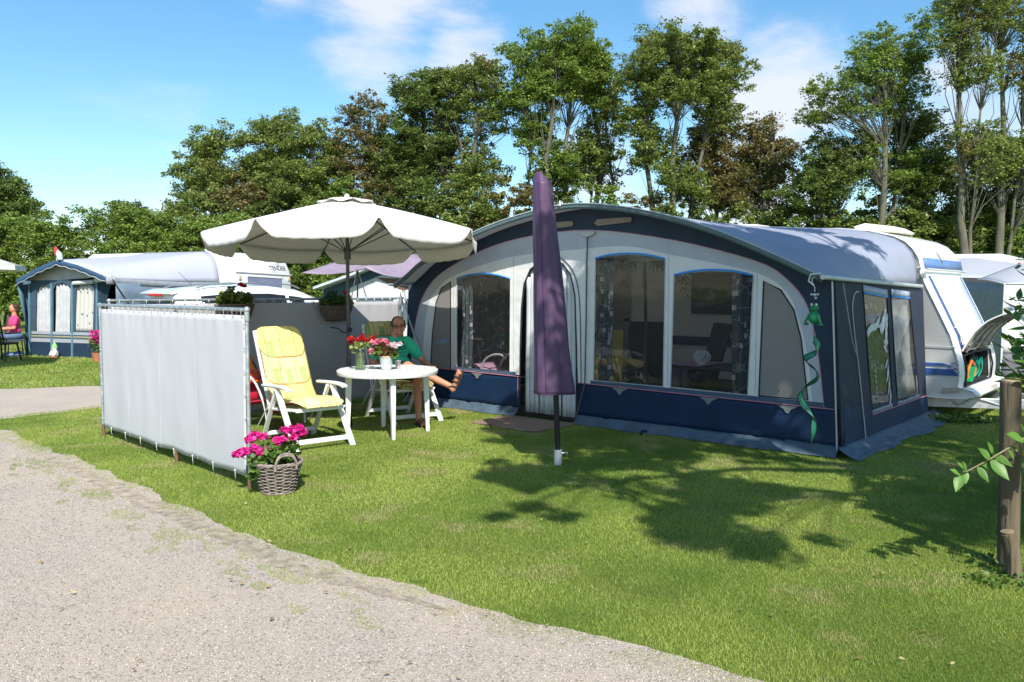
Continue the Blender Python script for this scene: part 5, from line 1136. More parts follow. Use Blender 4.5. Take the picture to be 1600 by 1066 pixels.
rp = n.new('ShaderNodeValToRGB'); rp.color_ramp.interpolation = 'CONSTANT'; cr = rp.color_ramp; cr.elements[0].color = (.75, .10, .02, 1); cr.elements[1].position = .8; cr.elements[1].color = (.8, .45, .08, 1)
for p_, c_ in ((.3, (.5, .02, .03, 1)), (.5, (.85, .25, .03, 1)), (.68, (.04, .03, .04, 1))): e_ = cr.elements.new(p_); e_.color = c_
l.new(v.outputs['Color'], rp.inputs['Fac']); l.new(rp.outputs['Color'], b.inputs['Base Color'])
obj('backrest', MB().grid(lambda s, q: (-.27+.54*s, .26+.24*q, .28+.55*q), 8, 8), REDC, dk, solid=.02)
tw_ = obj('towel', MB().grid(lambda s, q: (-.285+.57*s, .24+.24*q if q > .0 else .2, .50+.36*q), 8, 8), fl_, None, solid=.03, loc=(-3.02, 9.75, 0), rot=(0, 0, R(62))); tag(tw_, 'orange and red flowered towel over the back of the red beach chair', 'towel')
for s in (-1, 1):
    obj('frame', MB().tube(smoothpoly([(s*.30, .52, .9), (s*.30, .30, .35), (s*.30, .1, .02)], 3), .011, 8).tube(smoothpoly([(s*.31, .36, .62), (s*.31, .1, .66), (s*.31, -.2, .60), (s*.31, -.38, .30), (s*.31, -.42, .02)], 4), .012, 8), WHITEP, dk)
# ============================================================ SEATED MAN (local frame of his chair)
MO = (-1.40, 10.28, 0); MZ = R(34)
SKIN = mat('skin_tanned', (.56, .24, .15), .5, var=.12, scale=14, bump=.1, bscale=120, spec=.35)
SKINL = SKIN
man = thing('person', 'seated man with glasses in a green printed T-shirt, legs crossed, one sandalled foot up', 'person', MO, MZ)
H = Vector((.055, .17, 1.155))      # head centre
hr = Matrix.Rotation(R(-22), 3, 'Z') @ Matrix.Rotation(R(6), 3, 'X') @ Matrix.Rotation(R(-6), 3, 'Y')
def hp_(x, y, z): return tuple(H+hr @ (Vector((x, y, z))*1.10))
Lf = lambda p, r: ('b', p, r)
parts = [
 ('b', hp_(0, .012, .035), (.077, .092, .088)), ('b', hp_(0, -.018, .0), (.068, .075, .085)), ('b', hp_(0, -.03, -.055), (.055, .058, .05)), ('b', hp_(0, -.055, -.085), (.028, .028, .022)),
 ('b', hp_(-.045, -.045, -.03), (.026, .028, .030)), ('b', hp_(.045, -.045, -.03), (.026, .028, .030)), ('c', hp_(0, -.088, .012), .010, hp_(0, -.110, -.022), .0155), ('b', hp_(-.014, -.100, -.026), .010), ('b', hp_(.014, -.100, -.026), .010),
 ('c', hp_(-.045, -.080, .03), .011, hp_(.045, -.080, .03), .011), ('b', hp_(-.079, .005, -.005), (.011, .018, .031)), ('b', hp_(.079, .005, -.005), (.011, .018, .031)),
 ('c', hp_(-.018, -.089, -.050), .009, hp_(.018, -.089, -.050), .009), ('c', hp_(-.014, -.086, -.062), .009, hp_(.014, -.086, -.062), .009),
 ('c', (.045, .22, 1.08), .060, (.035, .25, .98), .068),
 # torso (under the shirt) and limbs
 ('b', (.03, .26, .86), (.17, .11, .16)), ('b', (.01, .19, .64), (.18, .14, .16)), ('c', (-.15, .26, .955), .062, (.2, .25, .955), .062),
 # right arm (viewer's left): elbow down at the armrest, hand on the thigh
 ('c', (-.20, .26, .94), .055, (-.315, .16, .70), .043), ('c', (-.315, .16, .70), .041, (-.20, -.07, .625), .028), ('b', (-.175, -.115, .615), (.042, .05, .02)),
 # left arm on the armrest
 ('c', (.235, .24, .94), .055, (.385, .14, .70), .043), ('c', (.385, .14, .70), .041, (.33, -.14, .665), .028), ('b', (.325, -.185, .66), (.038, .05, .018)),
 # legs: left thigh, shin, foot; right thigh, shin across the knee
 ('c', (.09, .14, .55), .088, (.035, -.40, .565), .062), ('c', (.035, -.40, .565), .058, (-.02, -.49, .36), .054), ('c', (-.02, -.49, .36), .054, (-.055, -.58, .09), .034), ('c', (-.055, -.57, .06), .036, (-.075, -.75, .035), .030), ('b', (-.075, -.76, .035), (.045, .05, .022)),
 ('c', (-.09, .14, .56), .088, (-.12, -.43, .70), .062), ('c', (-.12, -.43, .70), .056, (-.02, -.55, .64), .056), ('c', (-.02, -.55, .64), .056, (.27, -.765, .47), .035),
 ('c', (.27, -.765, .47), .036, (.30, -.785, .425), .032), ('c', (.305, -.79, .43), .032, (.335, -.86, .62), .030), ('b', (.34, -.865, .625), (.030, .043, .035)),
]
# fingers: right hand on the thigh, left hand closed over the armrest end
for i in range(4):
    o_ = (-.030+.020*i); ln = (.062, .072, .068, .052)[i]
    a = (-.175+o_, -.15, .622); b1 = (-.168+o_*1.1, -.15-ln*.55, .622); c_ = (-.162+o_*1.15, -.15-ln, .600)
    parts += [('c', a, .0095, b1, .0088), ('c', b1, .0088, c_, .0075)]
    a = (.325+o_*.95, -.222, .662); b1 = (.325+o_, -.222-ln*.5, .655); c_ = (.325+o_, -.225-ln*.75, .625)
    parts += [('c', a, .0095, b1, .0088), ('c', b1, .0088, c_, .0075)]
parts += [('c', (-.145, -.09, .615), .012, (-.112, -.13, .61), .010), ('c', (-.112, -.13, .61), .010, (-.105, -.165, .603), .0085), ('c', (.292, -.16, .655), .012, (.262, -.20, .652), .010), ('c', (.262, -.20, .652), .010, (.262, -.235, .638), .0085)]
# toes of the raised foot and the foot on the ground
for i in range(5):
    r_t = (.013, .010, .0095, .009, .0085)[i]
    parts.append(('b', (.352-.006*i, -.835-.018*i, .655-.007*i), (r_t, r_t, r_t*1.7)))
    parts.append(('b', (-.045-.019*i, -.812+.008*i, .030), (r_t, r_t*1.7, r_t)))
bm_ = blob('body', parts, .0062, 3, .5)
obj('body', bm_, SKIN, man, smooth=80)
shirt = blob('t_shirt', [('b', (.03, .25, .85), (.198, .138, .18)), ('b', (.0, .17, .66), (.215, .185, .16)), ('b', (.0, .14, .60), (.205, .18, .10)), ('c', (-.16, .255, .955), .075, (.205, .245, .955), .075), ('c', (-.20, .26, .935), .078, (-.275, .19, .79), .070), ('c', (.235, .24, .935), .078, (.325, .18, .79), .070), ('b', (.04, .235, 1.005), (.085, .08, .04))], .011, 6, .6)
for v in shirt.vertices:
    p = v.co; d = mnoise(Vector((p.x*7, p.y*7, p.z*11)))*.010+mnoise(Vector((p.x*18, p.y*18, p.z*22)))*.004; v.co = p+v.normal*d
GREEN = mat('green_cotton', (.04, .55, .32), .85, var=.06, bump=.3, bscale=25)
so_ = obj('t_shirt', shirt, GREEN, man, smooth=80)
sb_ = blob('shorts', [('b', (0, .15, .56), (.20, .17, .105)), ('c', (.09, .13, .555), .104, (.05, -.30, .575), .090), ('c', (-.09, .13, .565), .104, (-.105, -.31, .665), .090)], .012, 4)
obj('shorts', sb_, mat('dark_shorts', (.018, .016, .022), .85, bump=.3, bscale=20), man, smooth=80)
# shirt print, wrapped on the chest
bv = BVHTree.FromPolygons([v.co.copy() for v in shirt.vertices], [tuple(p.vertices) for p in shirt.polygons])
INK = mat('print_ink', (.01, .05, .035), .7)
def wrap(me, cx, cz, yaw):
    rt = Matrix.Rotation(yaw, 3, 'Z')
    for v in me.vertices:
        x, y, z = v.co; o_ = rt @ Vector((x+cx, -1, z+cz)); d = rt @ Vector((0, 1, 0)); h = bv.ray_cast(o_, d)
        if h[0] is None: h = (o_+d*1.0,)
        v.co = h[0]-d*.0025
    me.update(); return me
for s_, sz, x, z, sh in (('Cool', .070, .035, .950, .25), ('beach', .088, .035, .888, .2)):
    me = textmesh(s_, sz, .0003, bold=.0015, shear=sh)
    bmm = bmesh.new(); bmm.from_mesh(me); bmesh.ops.subdivide_edges(bmm, edges=[e for e in bmm.edges if e.calc_length() > .01], cuts=1); bmm.to_mesh(me); bmm.free()
    obj('print', wrap(me, x, z, R(-3)), INK, so_, smooth=0)
scr = MB(); r_ = random.Random(9)
for row in range(3):
    for k in range(11):
        x = -.12+.024*k+.004*r_.random(); z = .825-.026*row+.01*r_.random(); a = r_.uniform(-.8, .8); ln = .009+.008*r_.random()
        scr.tube([(x-ln*math.cos(a), 0, z-ln*math.sin(a)), (x, 0, z+.004), (x+ln*math.cos(a), 0, z+ln*math.sin(a))], .0022 if row else .004, 4)
me = bpy.data.meshes.new('scribble'); me.from_pydata(scr.v, [], scr.f)
obj('print', wrap(me, 0, 0, R(-3)), INK, so_, smooth=0)
# hair, glasses, eyes, mouth
HAIR = mat('hair_grey_brown', (.10, .075, .06), .8, var=.4, scale=60, bump=.8, bscale=120)
hair = blob('hair', [('b', hp_(0, .035, .055), (.080, .082, .072)), ('b', hp_(0, .05, .01), (.080, .070, .07)), ('b', hp_(-.062, .005, .035), (.022, .04, .045)), ('b', hp_(.062, .005, .035), (.022, .04, .045))], .008, 2)
obj('hair', hair, HAIR, man, smooth=80)
gls = MB()
for s in (-1, 1):
    gls.tube([hp_(s*.034+.027*math.cos(a), -.101+.012*abs(math.cos(a)) if False else -.1015, .010+.017*math.sin(a)) for a in [6.2832*i/16 for i in range(17)]], .0022, 5, cap=False)
    gls.tube([hp_(s*.061, -.099, .014), hp_(s*.082, .0, .010)], .0028, 5)
gls.tube([hp_(-.008, -.102, .014), hp_(.008, -.102, .014)], .0028, 5)
obj('glasses', gls, BLACKM, man)
for s in (-1, 1): obj('eye', MB().ball(hp_(s*.031, -.082, .010), .0125), mat('eye_dark', (.12, .08, .07), .3), man)
obj('eyebrows', MB().tube([hp_(-.052, -.086, .034), hp_(-.03, -.093, .038), hp_(-.014, -.093, .034)], .004, 5).tube([hp_(.052, -.086, .034), hp_(.03, -.093, .038), hp_(.014, -.093, .034)], .004, 5), HAIR, man)
obj('mouth', MB().tube([hp_(-.024, -.090, -.050), hp_(-.012, -.098, -.056), hp_(.012, -.098, -.056), hp_(.024, -.090, -.050)], .0042, 6), mat('lip', (.30, .07, .06), .5), man)
obj('teeth', MB().tube([hp_(-.017, -.1005, -.054), hp_(.017, -.1005, -.054)], .0036, 5), mat('teeth', (.75, .72, .66), .3), man)
# sandals
SAND = mat('sandal_brown', (.055, .035, .028), .8)
def sole(b, pts, w, up): 
    pts = [Vector(p) for p in pts]
    for i in range(len(pts)-1): b.beam(pts[i], pts[i+1], w[i], .016, up=up)
sd = MB(); sole(sd, [(.318, -.775, .405), (.352, -.815, .49), (.375, -.855, .57), (.39, -.885, .665)], (.062, .066, .080), (.8, -.5, -.2))
for k, (p0, w_) in enumerate((((.318, -.80, .47), .052), ((.325, -.825, .53), .05), ((.335, -.85, .59), .052))):
    c_ = Vector(p0); ax = Vector((.42, .9, .1)).normalized(); n2 = Vector((-.85, .42, .15)).normalized()
    sd.tube([tuple(c_+ax*w_*math.cos(a)*.86+n2*(.044*math.sin(a))) for a in [math.pi*i/8 for i in range(-1, 10)]], .0085, 6)
sd.tube([tuple(Vector((.285, -.775, .47))+Vector((.042*math.cos(a), .042*math.sin(a), 0))) for a in [6.2832*i/12 for i in range(13)]], .007, 6)
obj('sandal', sd, SAND, man)
sd = MB(); sd.prism([(-.095, -.53), (-.02, -.53), (-.025, -.68), (-.03, -.80), (-.09, -.82), (-.13, -.78), (-.115, -.66)], .0, .018, lambda x, y, a: (x, y, a))
for y, h in ((-.72, .065), (-.65, .075)): sd.tube([(-.072+.052*math.cos(a), y, .012+h*.9*math.sin(a)) for a in [math.pi*i/8 for i in range(9)]], .009, 6)
obj('sandal', sd, SAND, man)
# poles of the awning guy frame beside the man
gf = thing('guy_frame', 'thin white steel side frame of slanting tubes between the back windbreak and the awning', 'tent frame', (-1.62, 12.1, 0), 0)
obj('tubes', MB().tube([(-.02, .0, 1.62), (.55, -.85, .06)], .013, 8).tube([(.0, 0, 1.62), (.0, .05, .05)], .012, 8).tube([(.02, .05, 1.62), (.16, .1, .9), (.25, .1, .05)], .01, 8).tube([(-.02, 0, 1.6), (-.15, .3, .05)], .01, 8), mat('tube_pale', (.55, .58, .58), .4, metal=.4), gf)
obj('foot_peg', MB().tube([(.55, -.85, .0), (.57, -.87, .10)], .012, 6).tube([(.53, -.83, .06), (.58, -.89, .06)], .01, 6), BLACKM, gf)
# ============================================================ LEFT PITCH: awning, caravan, car
LO = (-12.086, 20.458, 0); LZ = math.atan2(-.385, .92)
def LL(u, v, z=0): return Vector(LO)+Matrix.Rotation(LZ, 3, 'Z') @ Vector((u, v, z))
TEAL = mat('canvas_teal_navy', (.045, .085, .125), .7, var=.12, bump=.3, bscale=6)
LROOF = mat('canvas_lilac', (.44, .45, .54), .5, var=.05, scale=1.2, bump=.3, bscale=2.5)
LGREY = mat('canvas_pale_grey', (.36, .38, .42), .7, var=.05)
la = thing('caravan_awning', 'gabled navy awning with white curtains and a lilac roof at the left', 'awning', LO, LZ)
fpk = [(-.05, 1.88), (.7, 2.16), (1.39, 2.36), (2.1, 2.22), (2.98, 1.95)]; bpk = [(-.2, 1.88), (-.15, 2.25), (.05, 2.55), (.4, 2.68), (2.73, 2.70), (2.95, 2.58), (3.10, 2.25), (3.16, 1.86)]
fr2 = resample(fpk, 41); br2 = remap(bpk, 41, .3)
def lroof(s, t):
    i = s*40; k = min(int(i), 39); f = i-k; a = fr2[k]*(1-f)+fr2[k+1]*f; b_ = br2[k]*(1-f)+br2[k+1]*f; e_ = t**.9; q = a*(1-e_)+b_*e_
    return (q[0], -.25+3.5*t, q[1]-.03*math.sin(3.14*t))
obj('roof', MB().grid(lroof, 40, 16), LROOF, la, solid=.004)
obj('eave_band', MB().grid(lambda s, t: (2.985+.17*s*1.0, -.25+3.5*s, lroof(1, s)[2]-.17*t), 16, 2), mat('eave_grey', (.27, .29, .33), .7), la, solid=.003)
obj('canopy_valance', MB().grid(lambda s, t: (fr2[int(s*40)][0], -.26, fr2[int(s*40)][1]+.01-(.13+.012*math.cos(s*60))*t), 40, 2), mat('canvas_royal', (.035, .08, .15), .6), la, solid=.004)
obj('valance_edge', MB().tube([(fr2[i][0], -.265, fr2[i][1]+.01-(.13+.012*math.cos(i/40*60))) for i in range(41)], .012, 5), LGREY, la)
def lp(name, outer, holes, m, y, th=.006, parent=None, **k):
    me = panel(outer, holes, th, name); me.transform(Matrix.Translation((0, y, 0))); return obj(name, me, m, parent or la, smooth=0, **k)
wins = [[(.25, .55), (.78, .55), (.86, 1.62), (.80, 1.72), (.62, 1.76), (.42, 1.72), (.34, 1.62)], [(.88, .55), (1.44, .55), (1.52, 1.66), (1.46, 1.77), (1.25, 1.82), (1.03, 1.78), (.94, 1.66)], [(1.62, .66), (2.22, .66), (2.30, 1.68), (2.2, 1.76), (2.0, 1.79), (1.80, 1.76), (1.72, 1.66)]]
lp('gable_top', [(.15, 1.84)]+[tuple(p) for p in fr2[2:39]]+[(2.6, 1.95)], [], mat('gable_grey', (.42, .42, .42), .8), .02)
lp('front_wall', [(.05, .38), (2.30, .38), (2.45, 1.95), (2.9, 1.95), (2.9, 1.88), (.15, 1.88)], wins, TEAL, .0)
lp('stripe_panel', [(.08, .36), (2.26, .36), (2.29, .62), (.12, .62)], [], LGREY, -.006)
st2 = MB()
for z in (.47, .54): st2.box((1.18, -.012, z), (2.15, .006, .028))
obj('stripe', st2, TEAL, la, smooth=0); obj('stripe', MB().box((1.18, -.013, .505), (2.15, .006, .016)), mat('yellow_line', (.5, .4, .15)), la, smooth=0)
lp('lower_panel', [(.0, .0), (2.28, .0), (2.30, .37), (.06, .37)], [], mat('canvas_deep_blue', (.015, .035, .07), .6, bump=.5, bscale=6), -.004)
pm_ = MB()
for u in (.05, .83, 1.54, 2.36): pm_.tube([(u-.02, -.02, .02), (u+.06, -.02, 1.8)], .028, 6)
obj('frame_tube', pm_, mat('band_slate', (.10, .20, .26), .6), la)
for k, w_ in enumerate(wins):
    a, c = w_[0][0], w_[1][0]
    if k < 2:
        o = obj('curtain', MB().grid(lambda s, t: (a-.02+(c-a+.04)*s+.08*t, .05+.022*math.sin(s*30+k*2+t*3*(s-.5)), .52+1.28*t), 40, 10), mat('curtain_white', (.55, .56, .58), .8, transl=.15), None, solid=.002, loc=LO, rot=(0, 0, LZ))
    else:
        cm_ = bpy.data.materials.new('curtain_dotted'); cm_.use_nodes = True; n = cm_.node_tree.nodes; l = cm_.node_tree.links; b = n['Principled BSDF']; t = n.new('ShaderNodeTexCoord'); v = n.new('ShaderNodeTexVoronoi'); v.distance = 'CHEBYCHEV'; v.inputs['Scale'].default_value = 7; l.new(t.outputs['Object'], v.inputs['Vector'])
        r_n = n.new('ShaderNodeMapRange'); r_n.inputs['From Min'].default_value = .16; r_n.inputs['From Max'].default_value = .2; l.new(v.outputs['Distance'], r_n.inputs['Value']); xx = n.new('ShaderNodeMix'); xx.data_type = 'RGBA'; l.new(r_n.outputs[0], xx.inputs['Factor']); xx.inputs['A'].default_value = (.16, .18, .22, 1); xx.inputs['B'].default_value = (.50, .50, .47, 1); l.new(xx.outputs['Result'], b.inputs['Base Color'])
        o = obj('curtain', MB().grid(lambda s, t: (a-.02+(c-a+.04)*s+.08*t, .05+.022*math.sin(s*30+k*2), .62+1.15*t), 40, 10), cm_, None, solid=.002, loc=LO, rot=(0, 0, LZ))
    tag(o, ('white draped curtain in the leftmost window of the gabled awning', 'white draped curtain in the centre window of the gabled awning', 'pale curtain dotted with small dark squares in the gabled awning')[k], 'curtain')
obj('rolled_blind', MB().tube([(1.66, -.03, 1.80), (2.34, -.03, 1.84)], .05, 10).tube([(2.45, -.06, 1.88), (3.0, -.08, 1.92)], .07, 10), mat('blind_grey', (.55, .56, .55), .7), la)
obj('side_wall', MB().grid(lambda s, t: (3.0+.14*s, .0+3.2*s, .05+1.75*t), 12, 6), mat('canvas_slate', (.14, .19, .25), .7, bump=.4, bscale=5), la, solid=.004)
aw = arcpts((0, 0), 1, 180, 90, 8)
wp = [(3.05, 1.18+.0*i) for i in range(1)]
win_ = MB(); pl_ = [(.9, 1.25), (1.0, 1.42), (1.25, 1.55), (1.7, 1.60), (2.9, 1.62), (2.9, 1.25)]
win_.prism(pl_, .0, .01, lambda x, y, a: (3.03+.044*x+a, x, y)); wo2 = obj('window', win_, mat('window_wine', (.09, .02, .03), .3), la)
obj('welt', MB().tube([(3.045+.044*x, x, y) for x, y in pl_+[pl_[0]]], .015, 6, cap=False).tube([(3.045+.044*1.35, 1.35, 1.25), (3.045+.044*1.35, 1.35, 1.57)], .02, 6), LGREY, wo2)
obj('side_wall', MB().grid(lambda s, t: (-.12-.02*s, .0+3.2*s, .02+1.86*t), 10, 5), TEAL, la, solid=.004)
obj('side_flap', MB().add([(-.12, -.02, 1.86), (-.02, -.26, 1.86), (.10, -.02, .05)], [(0, 1, 2)]), mat('band_slate', (.10, .20, .26)), la, solid=.004)
obj('strap', MB().beam((3.0, -.1, 1.9), (3.12, .35, 1.2), .06, .01), mat('strap_dark', (.06, .05, .06)), la)
obj('back_liner', MB().add([(.1, 3.18, 0), (3.05, 3.18, 0), (3.05, 3.18, 2.3), (.1, 3.18, 2.3)], [(0, 1, 2, 3)]), DARKF, la, solid=.01)
# caravan of that pitch: end wall faces the camera
lc = thing('caravan', 'white caravan with a lilac-blinded end window and grey lettering behind the white car', 'caravan', LO, LZ)
lprof = [(-2.0, .45), (3.5, .45), (3.62, .55), (3.72, 1.0), (3.70, 1.9), (3.66, 2.2), (3.5, 2.5), (3.25, 2.65), (2.9, 2.70), (-1.6, 2.70), (-1.95, 2.5), (-2.1, 2.0), (-2.1, .6)]
c2_ = (1, 1.4)
obj('body', loft([(3.27, inset(lprof, .03, c2_)), (3.33, lprof), (5.55, lprof), (5.68, inset(lprof, .06, c2_)), (5.72, inset(lprof, .16, c2_))]), CWHITE, lc, smooth=50)
def LE(v, z, off): # point on the end face
    P = lprof; 
    for i in range(len(P)-1):
        (u0, z0), (u1, z1) = P[i], P[i+1]
        if z0 <= z <= z1 and u0 > 3: return (u0+(u1-u0)*(z-z0)/(z1-z0)+off, v, z)
    return (3.7+off, v, z)
wf = obj('window', MB().prism([(3.72, 1.35), (5.15, 1.35), (5.2, 1.98), (3.70, 2.02)], 0, .02, lambda x, y, a: LE(x, y, .005+a)), mat('blind_lilac', (.22, .23, .36), .25, spec=.6), lc, bevel=.01)
obj('frame', MB().tube([LE(v, z, .02) for v, z in ((3.72, 1.35), (5.15, 1.35), (5.2, 1.98), (3.70, 2.02), (3.72, 1.35))], .02, 6), CTRIM, wf)
obj('rail', MB().tube([LE(3.3, 2.13, .01), LE(5.65, 2.08, .01)], .022, 8), CTRIM, lc)
for v in (3.42, 5.5): obj('marker_lamp', MB().box(LE(v, 1.98, .02), (.04, .09, .12)), mat('lamp_amber', (.5, .42, .3), .4), lc, bevel=.01)
tmx = textmesh('TENDER', .19, .002, bold=.004)
for v in tmx.vertices:
    x, y, z = v.co; v.co = LE(5.10+x, 2.27+z, .004-y)
obj('lettering', tmx, mat('letter_grey', (.07, .08, .09), .5), lc, smooth=0)
obj('emblem', MB().prism([(5.05, 2.36), (5.28, 2.36), (5.22, 2.47)], 0, .004, lambda x, y, a: LE(x, y, .004+a)).prism([(5.30, 2.32), (5.42, 2.34), (5.42, 2.42)], 0, .004, lambda x, y, a: LE(x, y, .004+a)), mat('emblem_pale', (.38, .42, .44), .5), lc, smooth=0)
scx = MB()
for k in range(9): scx.box(LE(4.78+.03*k, 2.165+.008*math.sin(k*2), .006), (.004, .018, .018))
obj('underline', scx, mat('letter_grey2', (.35, .36, .38)), lc, smooth=0)
obj('roof_vent', MB().lathe([(.08, 0), (.08, .10), (.12, .12), (.0, .15)], 14, c=(1.9, 4.2, 2.68)), WHITEP, lc)
for v in (3.4, 5.4): obj('wheel', MB().tube([(1.0, v, .32), (1.0, v+.18, .32)], .32, 18), TYRE, lc)
# car
ca_ = thing('parked_car', 'white estate car with roof rails parked behind the back windbreak', 'car', (-5.55, 13.6, 0), R(50))
CARW = mat('car_white', (.80, .82, .83), .22, var=.01, coat=.6, spec=.5)
# local x forward, y left; origin at the rear right corner ground
def carsec(x, zr, hr_, zb, hb):  # roof z/half width, belt
    return [(x, -hb, .55), (x, -hb-.02, zb-.25), (x, -hb, zb), (x, -hr_, zr-.08), (x, -hr_*.85, zr-.02), (x, 0, zr), (x, hr_*.85, zr-.02), (x, hr_, zr-.08), (x, hb, zb), (x, hb+.02, zb-.25), (x, hb, .55)]
secs = [carsec(0.0, .98, .70, .96, .78), carsec(.02, 1.06, .70, .99, .82), carsec(.14, 1.53, .61, 1.02, .86), carsec(.20, 1.60, .60, 1.02, .87), carsec(.45, 1.67, .60, 1.04, .88), carsec(1.1, 1.73, .62, 1.04, .89), carsec(1.9, 1.735, .62, 1.02, .89), carsec(2.6, 1.66, .60, 1.0, .89), carsec(3.15, 1.47, .57, .99, .88), carsec(3.7, 1.12, .66, .98, .87), carsec(4.3, .95, .72, .90, .84), carsec(4.55, .75, .70, .72, .78)]
cbm = MB(); nn_ = 11; vs = [p for s_ in secs for p in s_]
cbm.add(vs, [(i*nn_+j, i*nn_+j+1, (i+1)*nn_+j+1, (i+1)*nn_+j) for i in range(len(secs)-1) for j in range(nn_-1)]+[tuple(range(nn_)), tuple((len(secs)-1)*nn_+j for j in range(nn_-1, -1, -1))]+[(i*nn_, (i+1)*nn_, (i+1)*nn_+nn_-1, i*nn_+nn_-1) for i in range(len(secs)-1)])
cbo = obj('body', cbm, CARW, ca_, smooth=45, subd=0, bevel=.02)
cbo.location = (0, .89, 0)
def glassq(pts, nm='window'):
    b_ = MB(); b_.prism([(0, 0), (1, 0), (1, 1), (0, 1)], 0, 1, lambda x, y, a: pts[0]); 
gk = MB()
def sidewin(x0, x1, side):
    def P(x, t):
        xs = [s_[0][0] for s_ in secs]; i = max(k for k in range(len(xs)) if xs[k] <= x+1e-6); i = min(i, len(xs)-2); f = (x-xs[i])/(xs[i+1]-xs[i])
        a = Vector(secs[i][2]).lerp(Vector(secs[i+1][2]), f); c = Vector(secs[i][3]).lerp(Vector(secs[i+1][3]), f)
        p = a.lerp(c, .06+.80*t); return (p.x, side*(abs(p.y)+.008), p.z)
    return MB().grid(lambda s, t: P(x0+(x1-x0)*s, t), 10, 4)
for side in (-1, 1):
    for x0, x1 in ((.55, 1.28), (1.36, 2.25), (2.33, 3.35)):
        o = obj('side_window', sidewin(x0, x1, side), DGLASS, ca_, solid=.006); o.location = (0, .89, 0)
    o = obj('roof_rail', MB().tube([(.5, side*.58, 1.66), (.7, side*.58, 1.72), (1.9, side*.58, 1.775), (2.5, side*.56, 1.72), (2.65, side*.56, 1.66)], .014, 6), mat('rail_grey', (.35, .38, .4), .3, metal=.6), ca_); o.location = (0, .89, 0)
def rear(s, t): return (.022+.105*t-.014, (-.66+1.32*s)*(1-.12*t), 1.10+.38*t)
o = obj('rear_window', MB().grid(rear, 6, 4), DGLASS, ca_, solid=.006); o.location = (0, .89, 0)
o = obj('windscreen', MB().grid(lambda s, t: (3.72-.60*t+.012, -.64+1.28*s-(.0 if 1 else 0), 1.135+.35*t), 6, 4), DGLASS, ca_, solid=.006); o.location = (0, .89, 0)
o = obj('spoiler', MB().prism([(.05, 1.575), (.30, 1.655), (.40, 1.665), (.40, 1.62), (.08, 1.545)], -.55, .55, lambda x, y, a: (x, a, y)), CARW, ca_, bevel=.01); o.location = (0, .89, 0)
REDL = mat('lamp_red', (.55, .01, .02), .2, spec=.6)
for side in (-1, 1): o = obj('tail_lamp', MB().box((.045, side*.75, 1.20), (.10, .10, .26)), REDL, ca_, bevel=.02); o.location = (0, .89, 0)
o = obj('brake_lamp', MB().box((.06, .0, 1.545), (.05, .42, .04)), REDL, ca_, bevel=.01); o.location = (0, .89, 0)
for x in (.85, 3.65):
    for y in (.05, 1.55):
        w_ = obj('wheel', MB().tube([(x, y, .33), (x, y+.2, .33)], .33, 22), TYRE, ca_); obj('rim', MB().tube([(x, y-.01, .33), (x, y+.21, .33)], .21, 18), ALU, w_)
o = obj('aerial', MB().tube([(.75, 0, 1.72), (.5, 0, 1.95)], .004, 5), BLACKM, ca_); o.location = (0, .89, 0)
o = obj('bumper', MB().box((-.02, 0, .5), (.12, 1.6, .28)), CARW, ca_, bevel=.05); o.location = (0, .89, 0)
# mast wires seen before the lilac window
# woman in pink and dark chair
SO = Vector((-12.15, 20.0, 0))
wm = thing('person', 'woman in a pink top and jeans sitting on a stool at far left', 'person', SO, R(-50))
PINKT = mat('pink_cotton', (.70, .05, .20), .8)
obj('body', blob('body', [('b', (0, -.02, 1.19), (.075, .09, .105)), ('c', (0, 0, 1.1), .05, (0, 0, 1.0), .06), ('b', (0, .0, .85), (.16, .11, .16)), ('b', (0, 0, .55), (.17, .14, .13)), ('c', (-.18, 0, .96), .05, (-.22, -.05, .72), .042), ('c', (-.22, -.05, .72), .04, (-.08, -.30, .70), .028), ('c', (.18, 0, .96), .05, (.22, -.05, .72), .042), ('c', (.22, -.05, .72), .04, (.08, -.30, .70), .028), ('b', (-.05, -.34, .70), (.035, .05, .022)), ('b', (.05, -.34, .70), (.035, .05, .022)), ('c', (-.09, -.02, .52), .085, (-.1, -.42, .50), .06), ('c', (.09, -.02, .52), .085, (.1, -.42, .50), .06), ('c', (-.1, -.42, .50), .055, (-.1, -.40, .06), .035), ('c', (.1, -.42, .50), .055, (.1, -.40, .06), .035), ('b', (-.1, -.47, .035), (.045, .11, .035)), ('b', (.1, -.47, .035), (.045, .11, .035))], .012, 3), SKIN, wm, smooth=80)
obj('top', blob('top', [('b', (0, 0, .84), (.18, .13, .18)), ('b', (0, 0, .65), (.165, .14, .12)), ('c', (-.17, 0, .97), .06, (.17, 0, .97), .06), ('c', (-.19, 0, .96), .062, (-.22, -.04, .82), .055), ('c', (.19, 0, .96), .062, (.22, -.04, .82), .055)], .015, 4), PINKT, wm, smooth=80)
obj('jeans', blob('jeans', [('b', (0, .02, .53), (.18, .16, .12)), ('c', (-.09, 0, .53), .095, (-.1, -.42, .50), .072), ('c', (.09, 0, .53), .095, (.1, -.42, .50), .072), ('c', (-.1, -.42, .50), .068, (-.1, -.40, .14), .052), ('c', (.1, -.42, .50), .068, (.1, -.40, .14), .052)], .015, 3), mat('denim', (.10, .16, .26), .8), wm, smooth=80)
obj('hair', blob('hair', [('b', (0, .025, 1.225), (.085, .095, .085)), ('b', (0, .06, 1.16), (.08, .06, .09))], .012, 2), mat('hair_brown', (.05, .025, .015), .7), wm, smooth=80)
obj('eye', MB().ball((-.03, -.10, 1.2), .011, 8, 6).ball((.03, -.10, 1.2), .011, 8, 6), BLACKM, wm)
sto = thing('stool', 'dark folding stool under the woman in the pink top', 'stool', SO, R(-50))
